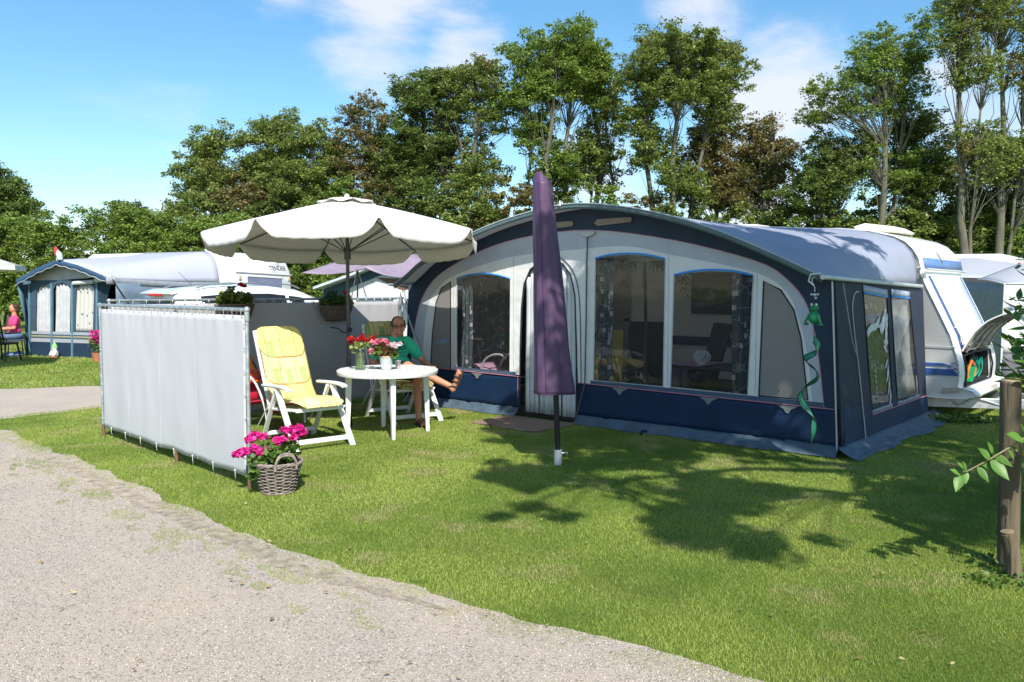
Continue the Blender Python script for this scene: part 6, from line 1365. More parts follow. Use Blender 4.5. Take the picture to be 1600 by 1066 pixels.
obj('seat', MB().box((0, 0, .42), (.42, .38, .04)), mat('stool_blue', (.05, .07, .11), .6), sto, bevel=.01)
for sx in (-1, 1):
    for sy in (-1, 1): obj('leg', MB().tube([(sx*.18, sy*.16, .42), (sx*.2, sy*.2, 0)], .014, 8), BLACKM, sto)
dc = thing('garden_chair', 'black high-backed plastic garden chair at the left edge before the hedge', 'chair', (-11.58, 18.6, 0), R(172))
BLKP = mat('black_plastic', (.018, .02, .024), .4)
obj('seat', MB().box((0, 0, .43), (.46, .44, .05)), BLKP, dc, bevel=.015)
bs = MB()
for k in range(7): bs.beam((-.21+.07*k, .22, .44), (-.21+.07*k, .36, 1.12), .045, .02, up=(0, 1, 0))
bs.beam((-.24, .365, 1.13), (.24, .365, 1.13), .03, .07); bs.beam((-.24, .23, .55), (.24, .23, .55), .03, .05); bs.box((0, .34, .98), (.44, .02, .22)); obj('backrest', bs, BLKP, dc, bevel=.005)
for sx in (-1, 1):
    obj('armrest', MB().box((sx*.25, 0, .66), (.05, .46, .03)), BLKP, dc, bevel=.01)
    for sy in (-1, 1): obj('leg', MB().tube([(sx*.2, sy*.18, .43), (sx*.25, sy*.25, 0)], .022, 8), BLKP, dc)
gn = thing('garden_gnome', 'small white and green gnome figure at the foot of the gabled awning', 'garden ornament', LL(1.22, -.25), LZ)
obj('body', blob('body', [('b', (0, 0, .10), (.09, .08, .10)), ('b', (0, -.01, .22), (.065, .06, .06)), ('c', (-.07, -.02, .16), .03, (-.08, -.07, .08), .025), ('c', (.07, -.02, .16), .03, (.08, -.07, .08), .025)], .01, 2), mat('gnome_white', (.7, .68, .62), .6), gn, smooth=80)
obj('hat', MB().lathe([(.07, .24), (.06, .30), (.03, .36), (.0, .41)], 14), mat('gnome_green', (.25, .5, .2), .6), gn); obj('shoes', MB().ball((-.05, -.05, .02), (.05, .06, .025)).ball((.05, -.05, .02), (.05, .06, .025)), mat('gnome_red', (.5, .1, .1)), gn)
fgp = thing('pennant', 'small red, white and green wind sock flag on the gabled awning peak', 'flag', LL(1.42, -.27, 2.34), LZ)
obj('staff', MB().tube([(0, 0, 0), (-.03, 0, .32)], .007, 6), WHITEP, fgp)
obj('sock', MB().tube([(-.03, 0, .32), (.0, 0, .22), (.02, 0, .12)], [.03, .06, .05], 8), mat('pennant_red', (.55, .04, .06)), fgp); obj('tail', MB().tube([(.02, 0, .25), (.09, 0, .14), (.12, 0, .02)], [.02, .07, .05], 8), mat('pennant_green', (.55, .68, .62)), fgp)
pf = thing('pink_flowers', 'pink flowering pot plant half hidden behind the left end of the windbreak', 'flowering plant', LL(3.06, -.6), LZ)
obj('pot', MB().lathe([(.10, 0), (.14, .22), (.15, .22)], 14), mat('terracotta', (.4, .16, .09), .8), pf)
cardobj('foliage', [leafcards((0, 0, .42), (.2, .2, .2), 220, .07, 301)], PLANT, pf); cardobj('flowers', [head((.1*math.cos(k*2.4), -.05, .45+.05*k), .09, 40, .05, 310+k) for k in range(6)], PINK, pf)
bg_ = tag(obj('towel_bundle', blob('towel_bundle', [('b', (0, 0, .05), (.28, .14, .06)), ('b', (.15, .05, .09), (.12, .1, .05))], .015, 2), mat('towel_blue', (.12, .2, .33), .9, var=.5, scale=20), None, smooth=80, loc=LL(-.15, -.35)), 'blue striped bundle lying at the left foot of the gabled awning', 'towel')
lpz = thing('parasol', 'white parasol whose flat edge enters the photo at far left', 'parasol', (-11.55, 16.2, 0))
obj('canopy', MB().lathe([(1.75, 2.12), (1.0, 2.36), (.1, 2.62), (.0, 2.64)], 8, cap=False), OFFW, lpz, solid=.01, smooth=20); obj('pole', MB().tube([(0, 0, 0), (0, 0, 2.6)], .025, 10), GPOLE, lpz)
obj('valance', MB().lathe([(1.76, 2.03), (1.75, 2.12)], 8, cap=False), OFFW, lpz, solid=.004, smooth=0)
obj('base', MB().lathe([(.25, 0), (.25, .05), (.05, .1), (.04, .3)], 18), mat('base_grey', (.3, .3, .3)), lpz)
# ============================================================ SAILS AND SMALL TENT BEHIND THE WINDBREAK
SAILC = mat('sail_mauve', (.36, .29, .36), .75, transl=.2)
def atpx(px, py, Y):
    d = dirpx(px, py); t = Y/d.y; return Vector((0, 0, 1.6))+d*t
def sail(pts, sag, label, nu=18):
    A_, B_, C_, D_ = [Vector(p) for p in pts]
    def f(s, t): p = (A_*(1-s)+B_*s)*(1-t)+(D_*(1-s)+C_*s)*t; return tuple(p-Vector((0, 0, sag*math.sin(3.14*s)*math.sin(3.14*t)+sag*.5*math.sin(3.14*s)*(1-t))))
    return tag(obj('shade_sail', MB().grid(f, nu, 10), SAILC, None, solid=.004), label, 'shade sail', 'mauve shade sails over the small tent')
sail([(-4.1, 16.0, 1.97), (-2.75, 15.2, 2.02), (-2.1, 17.4, 2.42), (-3.2, 18.6, 2.52)], .12, 'mauve shade sail stretched left of the parasol pole towards the hedge')
sail([(-2.75, 15.2, 2.06), (-1.95, 15.0, 1.86), (-1.7, 16.9, 2.15), (-2.05, 17.6, 2.42)], .10, 'mauve shade sail stretched between the parasol pole and the arched awning')
stn = thing('tent', 'white tent with navy edges and small-paned lattice windows under the mauve sails', 'tent', (-4.75, 20.6, 0), R(-8))
tp_ = [(0, 0), (0, 1.75), (.9, 2.05), (1.55, 2.33), (2.4, 2.1), (3.3, 1.85), (3.3, 0)]
obj('walls', MB().prism(tp_, 0, 3, lambda x, y, a: (x, a, y)), mat('tent_white', (.60, .60, .60), .8, bump=.3, bscale=6), stn, smooth=0)
obj('roof', MB().prism([(-.1, 1.72), (.9, 2.06), (1.55, 2.34), (2.4, 2.12), (3.4, 1.85), (3.4, 1.80), (2.4, 2.05), (1.55, 2.27), (.9, 2.0), (-.1, 1.66)], -.4, 3.1, lambda x, y, a: (x, a, y)), mat('tent_pale_blue', (.5, .56, .62), .6), stn, smooth=0)
obj('gable', MB().prism([(.0, 1.2), (.02, 1.66), (.9, 1.98), (1.55, 2.25), (2.4, 2.02), (3.28, 1.78), (2.4, 1.92), (1.55, 2.02), (.75, 1.72), (.35, 1.2)], -.012, -.004, lambda x, y, a: (x, a, y)), TEAL, stn, smooth=0)
obj('gable', MB().prism([(1.4, 1.95), (2.5, 1.9), (2.1, 1.62)], -.018, -.012, lambda x, y, a: (x, a, y)), mat('brown_gable', (.16, .09, .06), .7), stn, smooth=0)
LAT = bpy.data.materials.new('lattice'); LAT.use_nodes = True; n = LAT.node_tree.nodes; l = LAT.node_tree.links; b = n['Principled BSDF']; t = n.new('ShaderNodeTexCoord'); v = n.new('ShaderNodeTexVoronoi'); v.inputs['Scale'].default_value = 12; v.inputs['Randomness'].default_value = 0; l.new(t.outputs['Object'], v.inputs['Vector']); r_n = n.new('ShaderNodeMapRange'); r_n.inputs['From Min'].default_value = .2; r_n.inputs['From Max'].default_value = .3; l.new(v.outputs['Distance'], r_n.inputs['Value']); xx = n.new('ShaderNodeMix'); xx.data_type = 'RGBA'; l.new(r_n.outputs[0], xx.inputs['Factor']); xx.inputs['A'].default_value = (.45, .47, .48, 1); xx.inputs['B'].default_value = (.10, .13, .15, 1); l.new(xx.outputs['Result'], b.inputs['Base Color'])
for a, c in ((.9, 1.85), (2.0, 3.15)):
    w_ = obj('window', MB().prism([(a, .8), (c, .8), (c, 1.42), (a, 1.42)], -.022, -.016, lambda x, y, q: (x, q, y)), LAT, stn, smooth=0)
    obj('frame', MB().tube([(a, -.03, .8), (a, -.03, 1.44), (c, -.03, 1.44), (c, -.03, .8)], .02, 6), WHITEP, w_)
sfr = thing('sail_mast', 'slim pale guyed mast with two slanting legs standing before the small tent', 'mast', (-3.05, 16.2, 0))
obj('mast', MB().tube([(0, 0, 0), (0, 0, 2.05)], .016, 8), mat('mast_dark', (.12, .13, .14), .4), sfr)
obj('guy_leg', MB().tube([(0, 0, 2.05), (-.45, .1, .0)], .011, 6).tube([(0, 0, 2.05), (.62, .1, .0)], .011, 6), mat('tube_pale', (.55, .58, .58)), sfr)
# ============================================================ RIGHT PITCHES
GREYT = mat('tent_grey', (.40, .41, .45), .6, var=.05, bump=.3, bscale=3); WHITET = mat('tent_light', (.64, .63, .65), .7, var=.04, bump=.5, bscale=4)
# grey awning with its caravan
RO = (9.55, 17.9, 0); RZ = math.atan2(-.40, .92)
ra = thing('caravan_awning', 'grey awning with a dark open front behind the nose of the white caravan', 'awning', RO, RZ)
rf = resample([(-1.5, 2.18), (-.6, 2.22), (1.05, 2.02), (1.3, 1.95)], 20)
obj('roof', MB().grid(lambda s, t: (-1.6+(2.9 if t < .02 else 3.15)*s, -.2+2.9*t, (1.98-.12*s)*(1-t)+2.42*t-.0+.14*math.sin(3.14*t)*.6-(0.5*max(0, s-.75)**1.0*t)), 20, 12), GREYT, ra, solid=.005)
obj('front_wall', MB().prism([(-1.5, 0), (-1.5, 1.95), (1.2, 1.85), (1.25, 0)], .0, .01, lambda x, y, a: (x, a, y)), mat('interior_shade', (.018, .016, .018), .9), ra, smooth=0)  # near-black sheet closes the open front; interior shade is painted as its colour
obj('white_panel', MB().prism([(-.5, .9), (-.5, 1.65), (.15, 1.62), (.2, .9)], -.02, -.01, lambda x, y, a: (x, a, y)), mat('pvc_pale', (.45, .43, .45), .5), ra, smooth=0)
obj('frame_tube', MB().tube([(-1.5, -.22, 1.80), (1.05, -.22, 1.70)], .02, 6).tube([(.75, -.02, 1.68), (.75, -.02, .3)], .05, 8), mat('tube_pale', (.55, .58, .58)), ra)
obj('valance', MB().prism([(-1.6, 1.98), (1.3, 1.86), (1.28, 1.72), (-1.6, 1.84)], -.21, -.20, lambda x, y, a: (x, a, y)), mat('valance_brown', (.06, .055, .06), .7), ra, smooth=0)
obj('side_wall', MB().grid(lambda s, t: (1.26+.12*s, 2.7*s, .05+(1.82+.1*s)*t), 10, 8), mat('tent_taupe', (.33, .33, .34), .7, bump=.5, bscale=3), ra, solid=.005)
obj('guy_line', MB().tube([(1.2, -.2, 1.86), (1.9, -1.1, .9), (2.3, -1.6, .3)], .014, 6).tube([(1.2, -.15, 1.84), (1.42, -.4, .9)], .012, 6), BLACKM, ra)
rc = thing('caravan', 'white caravan end showing above the grey awning at the right edge', 'caravan', RO, RZ)
rprof = [(-3, .45), (1.9, .45), (2.1, .6), (2.12, 1.6), (2.0, 2.1), (1.75, 2.4), (1.3, 2.52), (-3, 2.55)]
obj('body', loft([(2.72, inset(rprof, .03, (0, 1.4))), (2.78, rprof), (4.85, rprof), (4.95, inset(rprof, .08, (0, 1.4)))]), CWHITE, rc, smooth=50)
obj('marker_stripe', MB().prism([(1.62, 2.12), (1.68, 2.12), (1.70, 2.3), (1.64, 2.3)], 2.70, 2.715, lambda x, y, a: (x, a, y)).prism([(1.72, 2.0), (1.78, 2.0), (1.8, 2.1), (1.74, 2.1)], 2.70, 2.715, lambda x, y, a: (x, a, y)), REDL, rc, smooth=0)
obj('window', MB().prism([(.5, 1.3), (1.6, 1.3), (1.6, 1.9), (.5, 1.9)], 2.69, 2.71, lambda x, y, a: (x, a, y)), DGLASS, rc, bevel=.01)
# nearer white tent at the right edge
TO = (9.05, 15.1, 0); TZ = math.atan2(-.15, .99)
ta = thing('tent', 'nearer pale tent with a dark grey hem at the right edge', 'tent', TO, TZ)
obj('wall', MB().grid(lambda s, t: (.0+3.6*s+.12*(1-t)*0, .0+.03*math.sin(s*12)*(1-t), .45+(1.30)*t), 30, 8), WHITET, ta, solid=.005)
obj('hem', MB().grid(lambda s, t: (-.02+3.65*s, -.02-.05*(1-t)+.03*math.sin(s*17)*(1-t), .02+.44*t), 30, 4), mat('hem_grey', (.12, .12, .14), .7), ta, solid=.005)
def rsh(s, t): return (-.0+3.6*s+.12*0, -.02+1.2*t, 1.74+.42*math.sin(1.57*t)*min(1, .25+3.5*s))
obj('roof', MB().grid(rsh, 24, 10), GREYT, ta, solid=.006)
obj('wall_left', MB().grid(lambda s, t: (-.02+.03*t, 2.4*s, .02+(1.72+.1*s)*t), 12, 8), mat('tent_taupe2', (.36, .36, .37), .7, bump=.5, bscale=3), ta, solid=.005)
obj('piping', MB().tube([(-.02, -.03, .03), (.0, -.02, 1.75)], .016, 6).tube([rsh(0, q/10) for q in range(11)], .014, 6), WHITEP, ta)
obj('stripe', MB().prism([(.05, 1.35), (.17, 1.35), (1.35, .55), (1.2, .5)], -.042, -.036, lambda x, y, a: (x, a, y)), mat('stripe_blue_grey', (.22, .27, .36), .6), ta, smooth=0)
w_ = obj('window', MB().prism([(.85, .75), (2.0, .72), (2.0, 1.52), (.82, 1.5)], -.046, -.040, lambda x, y, a: (x, a, y)), mat('pvc_tent', (.42, .42, .42), .25), ta, smooth=0)
obj('frame', MB().tube([(.85, -.05, .75), (.82, -.05, 1.5), (2.0, -.05, 1.52)], .012, 6), GREYT, w_)
# ============================================================ TREES
def treeleaves(clumps, nper, size, seed, up=.35, ragged=True):
    r_ = np.random.default_rng(seed); P = []
    for (c, rad) in clumps:
        m = max(10, int(nper*rad[0]*rad[1]*rad[2]**.5*3)); rad = np.array(rad); c = np.array(c)
        if ragged:
            k = 5; sc = r_.normal(size=(k, 3)); sc /= np.linalg.norm(sc, axis=1)[:, None]; sc = sc*rad*(.5+.75*r_.random((k, 1)))+c
            w = r_.random(k)+.25; idx = r_.choice(k, m, p=w/w.sum()); sr = (.22+.38*r_.random(k))[idx]
            P.append(sc[idx]+np.clip(r_.normal(size=(m, 3)), -2, 2)*.62*rad*sr[:, None])
        else:
            p = r_.normal(size=(m, 3)); p /= np.linalg.norm(p, axis=1)[:, None]; p *= (.35+.65*r_.random((m, 1))**.6); P.append(p*rad+c)
    return cards(np.concatenate(P), size, r_, up, .62)
def crown_clumps(r_, env, n_, rc):
    """env: list of ellipsoids (c, r); clumps spread over each, biased to the shell"""
    out = []; w = [e[1][0]*e[1][2] for e in env]; tot_ = sum(w)
    for e, ww in zip(env, w):
        for k in range(max(3, int(n_*ww/tot_))):
            while True:
                p = Vector((r_.gauss(0, 1), r_.gauss(0, 1), r_.gauss(0, 1))).normalized()
                if p.z > -.75: break
            q = r_.random()**.45; p = Vector((p.x*e[1][0]*q, p.y*e[1][1]*q, p.z*e[1][2]*q))+Vector(e[0])
            s_ = rc*r_.uniform(.6, 1.35); out.append((tuple(p), (s_, s_, s_*.62)))
    return out
BARK = mat('bark_grey_green', (.12, .115, .08), .9, var=.4, scale=5, bump=1, bscale=22, stretch=(1, 1, .25)); BARKD = mat('bark_dark', (.07, .06, .045), .9, var=.4, scale=5, bump=1, bscale=20, stretch=(1, 1, .25))
LM = [leafmat('foliage_mid', (.12, .18, .045), (.34, .40, .10), (.27, .22, .08), f3=.03, nscale=.5, transl=.42),
      leafmat('foliage_dark', (.09, .145, .038), (.25, .32, .08), (.15, .18, .05), f3=.0, nscale=.5, transl=.42),
      leafmat('foliage_bright', (.115, .20, .035), (.33, .42, .09), (.14, .20, .04), f3=.05, nscale=.6, transl=.42),
      leafmat('foliage_bronze', (.15, .14, .05), (.33, .27, .10), (.10, .14, .04), f3=.08, nscale=.7, transl=.42)]
def tree(nm, label, cat, x, y, env, n_, rc, nper, leaf, m, seed, stems, bark, th=.16, group=None, branch=True):
    r_ = random.Random(seed); t = thing(nm, label, cat, (x, y, 0), 0, group)
    cl = crown_clumps(r_, env, n_, rc)
    V, F, C_ = treeleaves(cl, nper, leaf, seed)
    cr_ = obj('crown', rawmesh('crown', V, F, 4, C_), m, t, smooth=0)
    tb_ = MB(); paths = []
    for (bx, by, tx, ty, tz, r0) in stems:
        pts = [(bx+(tx-bx)*k/8+.12*mnoise(Vector((k*.5, seed, bx)))*min(k, 3), by+(ty-by)*k/8+.12*mnoise(Vector((k*.5, seed+5, bx)))*min(k, 3), tz*k/8) for k in range(9)]
        tb_.tube(pts, [r0*(1-.82*k/8) for k in range(9)], 8); paths.append(pts)
    if branch:
        for (c, rad) in cl:
            P = min(paths, key=lambda q: min((Vector(p)-Vector(c)).length for p in q)); cands = [p for p in P if p[2] < c[2]-.25*math.hypot(p[0]-c[0], p[1]-c[1])-.1] or [P[2]]
            a = Vector(min(cands, key=lambda p: (Vector(p)-Vector(c)).length+r_.random()*2.6)); c_ = Vector(c); ln = (c_-a).length
            m1 = a.lerp(c_, .45)+Vector((r_.uniform(-.12, .12)*ln, r_.uniform(-.12, .12)*ln, .04*ln))
            rr_ = th*.16*min(1.3, .4+ln*.15); tb_.tube([a, a.lerp(m1, .5), m1, c_], [rr_, rr_*.8, rr_*.6, rr_*.22], 5, cap=False)
    obj('trunk', tb_, bark, t, smooth=60)
    return t
def E(px, py, rx, rz, D, x0, ry=None):
    """ellipsoid from its place in the view of a tree standing at distance D"""
    X = (px-800)/1280*D; Z = 1.6+(456-py)/1280*D; a = rx/1280*D; return ((X-x0, 0, Z), (a, ry or a*.9, rz/1280*D))
TR = [
 # px, D, name, label, [(px,py,rx,rz)], n, rc, nper, mat, stems[(dpx at base, dpx at top, top py, r)]
 (18, 33, 'broadleaf_tree', 'dark dense tree rising at the far left above the hedge', [(5, 330, 42, 60), (30, 350, 38, 55), (-40, 330, 50, 80)], 60, .75, 330, 1, [(0, -6, 290, .2)]),
 (232, 30, 'broadleaf_tree', 'small round dark tree just peeping above the middle of the left hedge', [(205, 350, 30, 30), (230, 375, 45, 35)], 34, .5, 330, 1, [(0, -8, 330, .12)]),
 (335, 34, 'ash_tree', 'left end tree of the tall row with a sparse twiggy top', [(325, 245, 34, 40), (350, 225, 35, 22), (330, 300, 50, 50)], 60, .62, 230, 0, [(0, -4, 215, .16)]),
 (425, 34, 'ash_tree', 'rounded green tree in the row, second from its left end', [(430, 250, 58, 55), (445, 205, 42, 20), (420, 310, 60, 40)], 75, .65, 280, 0, [(0, 8, 210, .2), (12, 50, 240, .13)]),
 (495, 33, 'ash_tree', 'spreading tree above the crown of the open cream parasol', [(490, 225, 36, 40), (470, 290, 55, 48), (520, 260, 28, 40)], 60, .62, 260, 0, [(0, 0, 205, .18)]),
 (575, 33, 'ash_tree', 'thin-topped tree with bare twigs right of the open cream parasol peak', [(575, 195, 42, 38), (560, 250, 44, 50), (610, 290, 40, 40)], 62, .6, 200, 3, [(0, 4, 175, .16), (6, -22, 200, .1)]),
 (655, 33, 'ash_tree', 'broad tall tree with a dark heart rising left of the closed purple parasol', [(655, 165, 55, 42), (690, 150, 40, 40), (650, 240, 60, 60), (700, 250, 45, 60)], 95, .7, 290, 1, [(0, 6, 150, .22), (20, 50, 170, .15)]),
 (745, 32, 'ash_tree', 'yellow-green tree with a pale slender trunk left of the closed purple parasol', [(745, 135, 48, 38), (720, 170, 30, 36), (775, 185, 32, 40)], 60, .62, 230, 0, [(0, 0, 120, .17), (4, -34, 150, .1)]),
 (862, 31, 'ash_tree', 'tall umbrella-crowned tree directly above the closed purple parasol', [(860, 100, 66, 36), (900, 90, 45, 36), (825, 155, 42, 32), (880, 140, 50, 40), (915, 130, 30, 50)], 105, .66, 300, 2, [(-5, -2, 90, .2), (8, 34, 100, .17), (-2, -45, 150, .1)]),
 (930, 32, 'ash_tree', 'narrow airy tree with an upright pale trunk between the two umbrella crowns', [(935, 130, 34, 40), (950, 180, 32, 60), (920, 235, 30, 40)], 85, .5, 190, 0, [(0, 4, 110, .17), (3, 26, 150, .08), (-3, -20, 180, .07)]),
 (1035, 30, 'ash_tree', 'big round-topped tree with forked trunks above the middle of the arched awning', [(1055, 95, 72, 40), (1110, 115, 46, 52), (1010, 125, 44, 40), (1070, 150, 80, 38), (1125, 190, 30, 30), (1000, 190, 22, 36)], 125, .64, 270, 0, [(0, -34, 120, .17), (3, 20, 90, .2), (6, 78, 130, .16)]),
 (1120, 31, 'broadleaf_tree', 'bronze-leaved lower tree beneath the big round-topped crown', [(1110, 250, 52, 44), (1080, 280, 40, 40), (1130, 300, 55, 40)], 60, .6, 230, 3, [(0, -4, 215, .13)]),
 (1190, 30, 'broadleaf_tree', 'pointed bronze and green tree standing in the gap right of the round-topped tree', [(1190, 215, 34, 38), (1205, 265, 42, 44), (1170, 300, 55, 40)], 60, .55, 220, 3, [(0, 4, 185, .13)]),
 (1378, 27, 'ash_tree', 'tall layered tree with a long low left limb above the caravan roof hatch', [(1370, 95, 52, 44), (1345, 130, 52, 40), (1395, 150, 46, 40), (1285, 180, 44, 22), (1270, 150, 26, 20), (1340, 180, 46, 24), (1415, 105, 30, 30), (1430, 60, 22, 26)], 120, .50, 240, 2, [(0, -12, 60, .17), (2, 40, 80, .10)]),
 (1515, 25, 'ash_tree', 'tall open-crowned tree with a bare leaning trunk near the right edge', [(1500, 35, 48, 34), (1480, 70, 36, 34), (1510, 120, 34, 40), (1500, 10, 50, 22)], 110, .44, 200, 0, [(0, -24, 20, .17), (-4, 10, 60, .08)]),
 (1562, 25.5, 'ash_tree', 'tall dark-limbed tree at the right edge of the picture', [(1570, 40, 42, 42), (1590, 110, 38, 60), (1560, 10, 60, 20), (1600, 250, 40, 50)], 115, .44, 200, 0, [(0, 0, 20, .17), (2, 40, 90, .09)]),
 (1290, 27.5, 'broadleaf_tree', 'dark dense round tree below the long low limb', [(1290, 285, 50, 38), (1320, 245, 40, 28), (1260, 310, 42, 36)], 66, .55, 300, 1, [(0, 6, 240, .14)]),
 (1425, 28, 'broadleaf_tree', 'dark bushy tree filling the gap behind the bare leaning trunk', [(1430, 215, 48, 50), (1400, 280, 55, 50), (1460, 290, 50, 55)], 84, .56, 260, 1, [(0, 0, 190, .14)]),
 (1545, 27, 'broadleaf_tree', 'deep green undergrowth tree at the right edge behind the tents', [(1540, 320, 55, 50), (1600, 330, 50, 60), (1500, 340, 40, 45), (1560, 380, 70, 50)], 90, .55, 260, 1, [(0, 0, 290, .13)]),
]
r0_ = random.Random(1)
for i, (px, D, nm, lab, env, n_, rc, nper, mi, stems) in enumerate(TR):
    x0 = (px-800)/1280*D; EE = [E(a, b_, c*1.12, d*1.10, D, x0) for a, b_, c, d in env]+([E(px+r0_.uniform(-15, 15), 285, 52, 52, D, x0)] if 300 < px < 800 else [E(px+r0_.uniform(-30, 0), r0_.uniform(210, 260), 30, 48, D, x0), E(px+r0_.uniform(0, 35), r0_.uniform(250, 305), 42, 42, D, x0)] if px > 700 else [])
    ST = [((dx)/1280*D, r0_.uniform(-.2, .2), tx/1280*D, r0_.uniform(-.5, .5), 1.6+(456-ty)/1280*D, r_) for dx, tx, ty, r_ in stems]
    tree(nm, lab, 'tree', x0, D, EE, int(n_*3.2), rc*.55, nper*4.2, .098 if D > 28 else .084, LM[mi], 100+i, ST, BARK if mi != 1 else BARKD, group='trees standing in a row behind the pitches')
# understory shrubs along the foot of the row
und = [(300, 30, 285), (365, 31, 268), (440, 31, 262), (520, 31, 262), (590, 31, 272), (660, 31, 255), (730, 30, 262), (800, 30, 268), (880, 30, 296), (950, 30, 285), (1010, 29, 300), (1075, 29, 305), (1150, 29, 300), (1225, 28, 292), (1300, 27, 305), (1375, 27, 300), (1450, 26, 300), (1520, 26, 305), (1590, 26, 312), (1660, 26, 300)]
plc = ['behind the left end of the tall tree row', 'under the rounded green tree', 'just left of the open parasol crown', 'behind the peak of the open cream parasol', 'right of the open cream parasol peak', 'beyond the right rim of the open parasol', 'beyond the left curve of the arched awning roof', 'left of the top of the purple parasol cover', 'right of the top of the purple parasol cover', 'under the narrow airy tree', 'above the peak of the arched awning', 'below the forked trunks', 'beneath the pointed bronze tree', 'above the left roof hatch', 'between the two roof hatches', 'above the right roof hatch', 'above the nose of the white caravan', 'above the grey awning roof', 'above the tents at the right edge', 'just past the right edge of the view']
for i, (px, D, top) in enumerate(und):
    x0 = (px-800)/1280*D; hz = 1.6+(456-top)/1280*D
    env = [((0, 0, hz*.5), (1.35, 1.0, hz*.5)), ((.5, 0, hz*.62), (.9, .8, hz*.3)), ((-.6, 0, hz*.55), (.9, .8, hz*.35))]
    mi = (0, 3, 1, 2, 3, 1)[i % 6] if i < 12 else (0, 1, 2, 1)[i % 4]
    tree('shrub', ('green', 'bronze-green', 'dark green', 'light green', 'bronze-green', 'dark green')[i % 6]+' leafy shrub '+plc[i] if i < 12 else 'leafy shrub '+plc[i], 'shrub', x0, D+.8, env, 120, .34, 1500, .115, LM[mi], 300+i, [(0, 0, .1, 0, hz*.8, .07), (.1, 0, -.5, 0, hz*.7, .05)], BARKD, group='shrubs at the foot of the tree row', branch=False)
# bright clipped-then-sprouting hedge of tall shrubs on the left
hpx = list(range(-50, 660, 58)); r_ = random.Random(44)
hl = ['at the very left edge', 'behind the woman in pink', 'left of the gabled awning', 'behind the pennant flag', 'behind the lilac awning roof, left part', 'behind the lilac awning roof, middle', 'behind the lilac awning roof, right part', 'behind the caravan roof edge', 'under the left rim of the open parasol', 'right of the lettered caravan corner', 'left of the parasol pole', 'behind the left mauve sail', 'behind the right mauve sail']
for i, px in enumerate(hpx):
    D = 27.0+r_.uniform(-.3, .3); x0 = (px-800)/1280*D; top = 345+r_.uniform(-14, 14) if px < 330 else 352+r_.uniform(-8, 8); hz = 1.6+(456-top)/1280*D
    env = [((0, 0, hz*.38), (.85, .9, hz*.42)), ((r_.uniform(-.2, .2), 0, hz*.66), (.75, .8, hz*.30))]
    sp = [((r_.uniform(-.65, .65), 0, hz*r_.uniform(.88, .98)), (.10, .10, .42)) for _ in range(7)]
    cl_env = env+sp
    tree('hedge_shrub', 'tall bright green hedge shrub '+hl[i % len(hl)], 'hedge shrub', x0, D, cl_env, 110, .31, 1700, .085, LM[2], 400+i, [(0, 0, .05, 0, hz*.85, .05)], BARKD, group='bright hedge behind the left pitch', branch=False)
# ============================================================ TREE BEHIND THE CAMERA THAT SHADES THE LAWN AND AWNING
sh = thing('shade_tree', 'ash tree beside the camera whose crown shades the lawn and the arched awning', 'tree', (5.3, 1.6, 0))
r_ = np.random.default_rng(5)
gp = [(-.2, 6.95), (.05, 6.6), (.15, 6.15), (.35, 6.25), (.55, 6.75), (.8, 6.5), (1.0, 5.75), (1.05, 5.3), (1.35, 5.05), (1.65, 5.1), (1.85, 5.8), (2.2, 6.2), (2.45, 5.6), (2.75, 4.95), (3.2, 4.5), (4.6, 4.3), (6.5, 4.5), (7.5, 9), (7.2, 13.6), (4.5, 13.4), (2.6, 12.9), (1.3, 12.4), (.55, 12.2), (.2, 11.2), (.0, 10.2), (.12, 9.0), (.2, 8.0)]
arms = [((.35, 5.75), .15), ((-.08, 5.75), .12), ((.12, 6.0), .16), ((-.22, 7.05), .15), ((-.15, 7.6), .12), ((.12, 6.6), .16), ((1.5, 4.98), .2), ((1.2, 5.3), .25), ((2.0, 5.2), .12), ((-.1, 9.4), .22), ((-.15, 8.7), .14), ((.0, 10.0), .2)]
xs = r_.uniform(-.4, 7.4, 2100); ys = r_.uniform(4.3, 13.6, 2100); k = inpoly(xs, ys, gp)
k &= (np.where(ys < 8.8, vnoise(xs, ys, .8, 77)*.62+vnoise(xs, ys, .33, 78)*.38, vnoise(xs, ys, .75, 77)) > .455-.39*np.clip((ys-8.6)/.8, 0, 1)*(ys < 10.8)*((xs < 4.2) | (ys < 10.0))+.08*(ys > 11.2)+.3*(ys > 10.0)*(xs > 4.2))
pts = [(x, y, .20 if y < 8.8 else .24 if y > 11.6 else .30) for x, y in zip(xs[k], ys[k])]+[(x, y, r0) for (x, y), r0 in arms for _ in range(3)]
clm = []; h_all = []
for (x, y, r0) in pts:
    h = max(5.2, (1.6+.4*y)/1.4+.3)+r_.random()*2.2
    s_ = r0*(.75+.6*r_.random()); clm.append(((x+.22*h-5.3, y-h-1.6, h), (s_, s_, s_*.7)))
V, F, C_ = treeleaves(clm, 950, .11, 9, ragged=False)
obj('crown', rawmesh('crown', V, F, 4, C_), LM[0], sh, smooth=0)
tk = MB(); tk.tube([(0, 0, 0), (.05, .1, 1.5), (-.1, .2, 3), (-.4, .4, 4.6), (-1.0, .6, 6.2), (-1.6, .8, 7.8)], [.26, .2, .17, .13, .09, .04], 12)
limb = [Vector((-.1, .2, 3)), Vector((-.4, .4, 4.6)), Vector((-1.0, .6, 6.2)), Vector((-1.6, .8, 7.8))]
mains = [(-3.2, -.8, 6.0), (-2.5, 1.5, 6.5), (-.8, 3.2, 6.2), (-3.5, -.0, 7), (.8, 2.0, 6.0), (-1.2, -1.5, 6.3), (-2.2, 3.2, 7)]
nodes = list(limb)
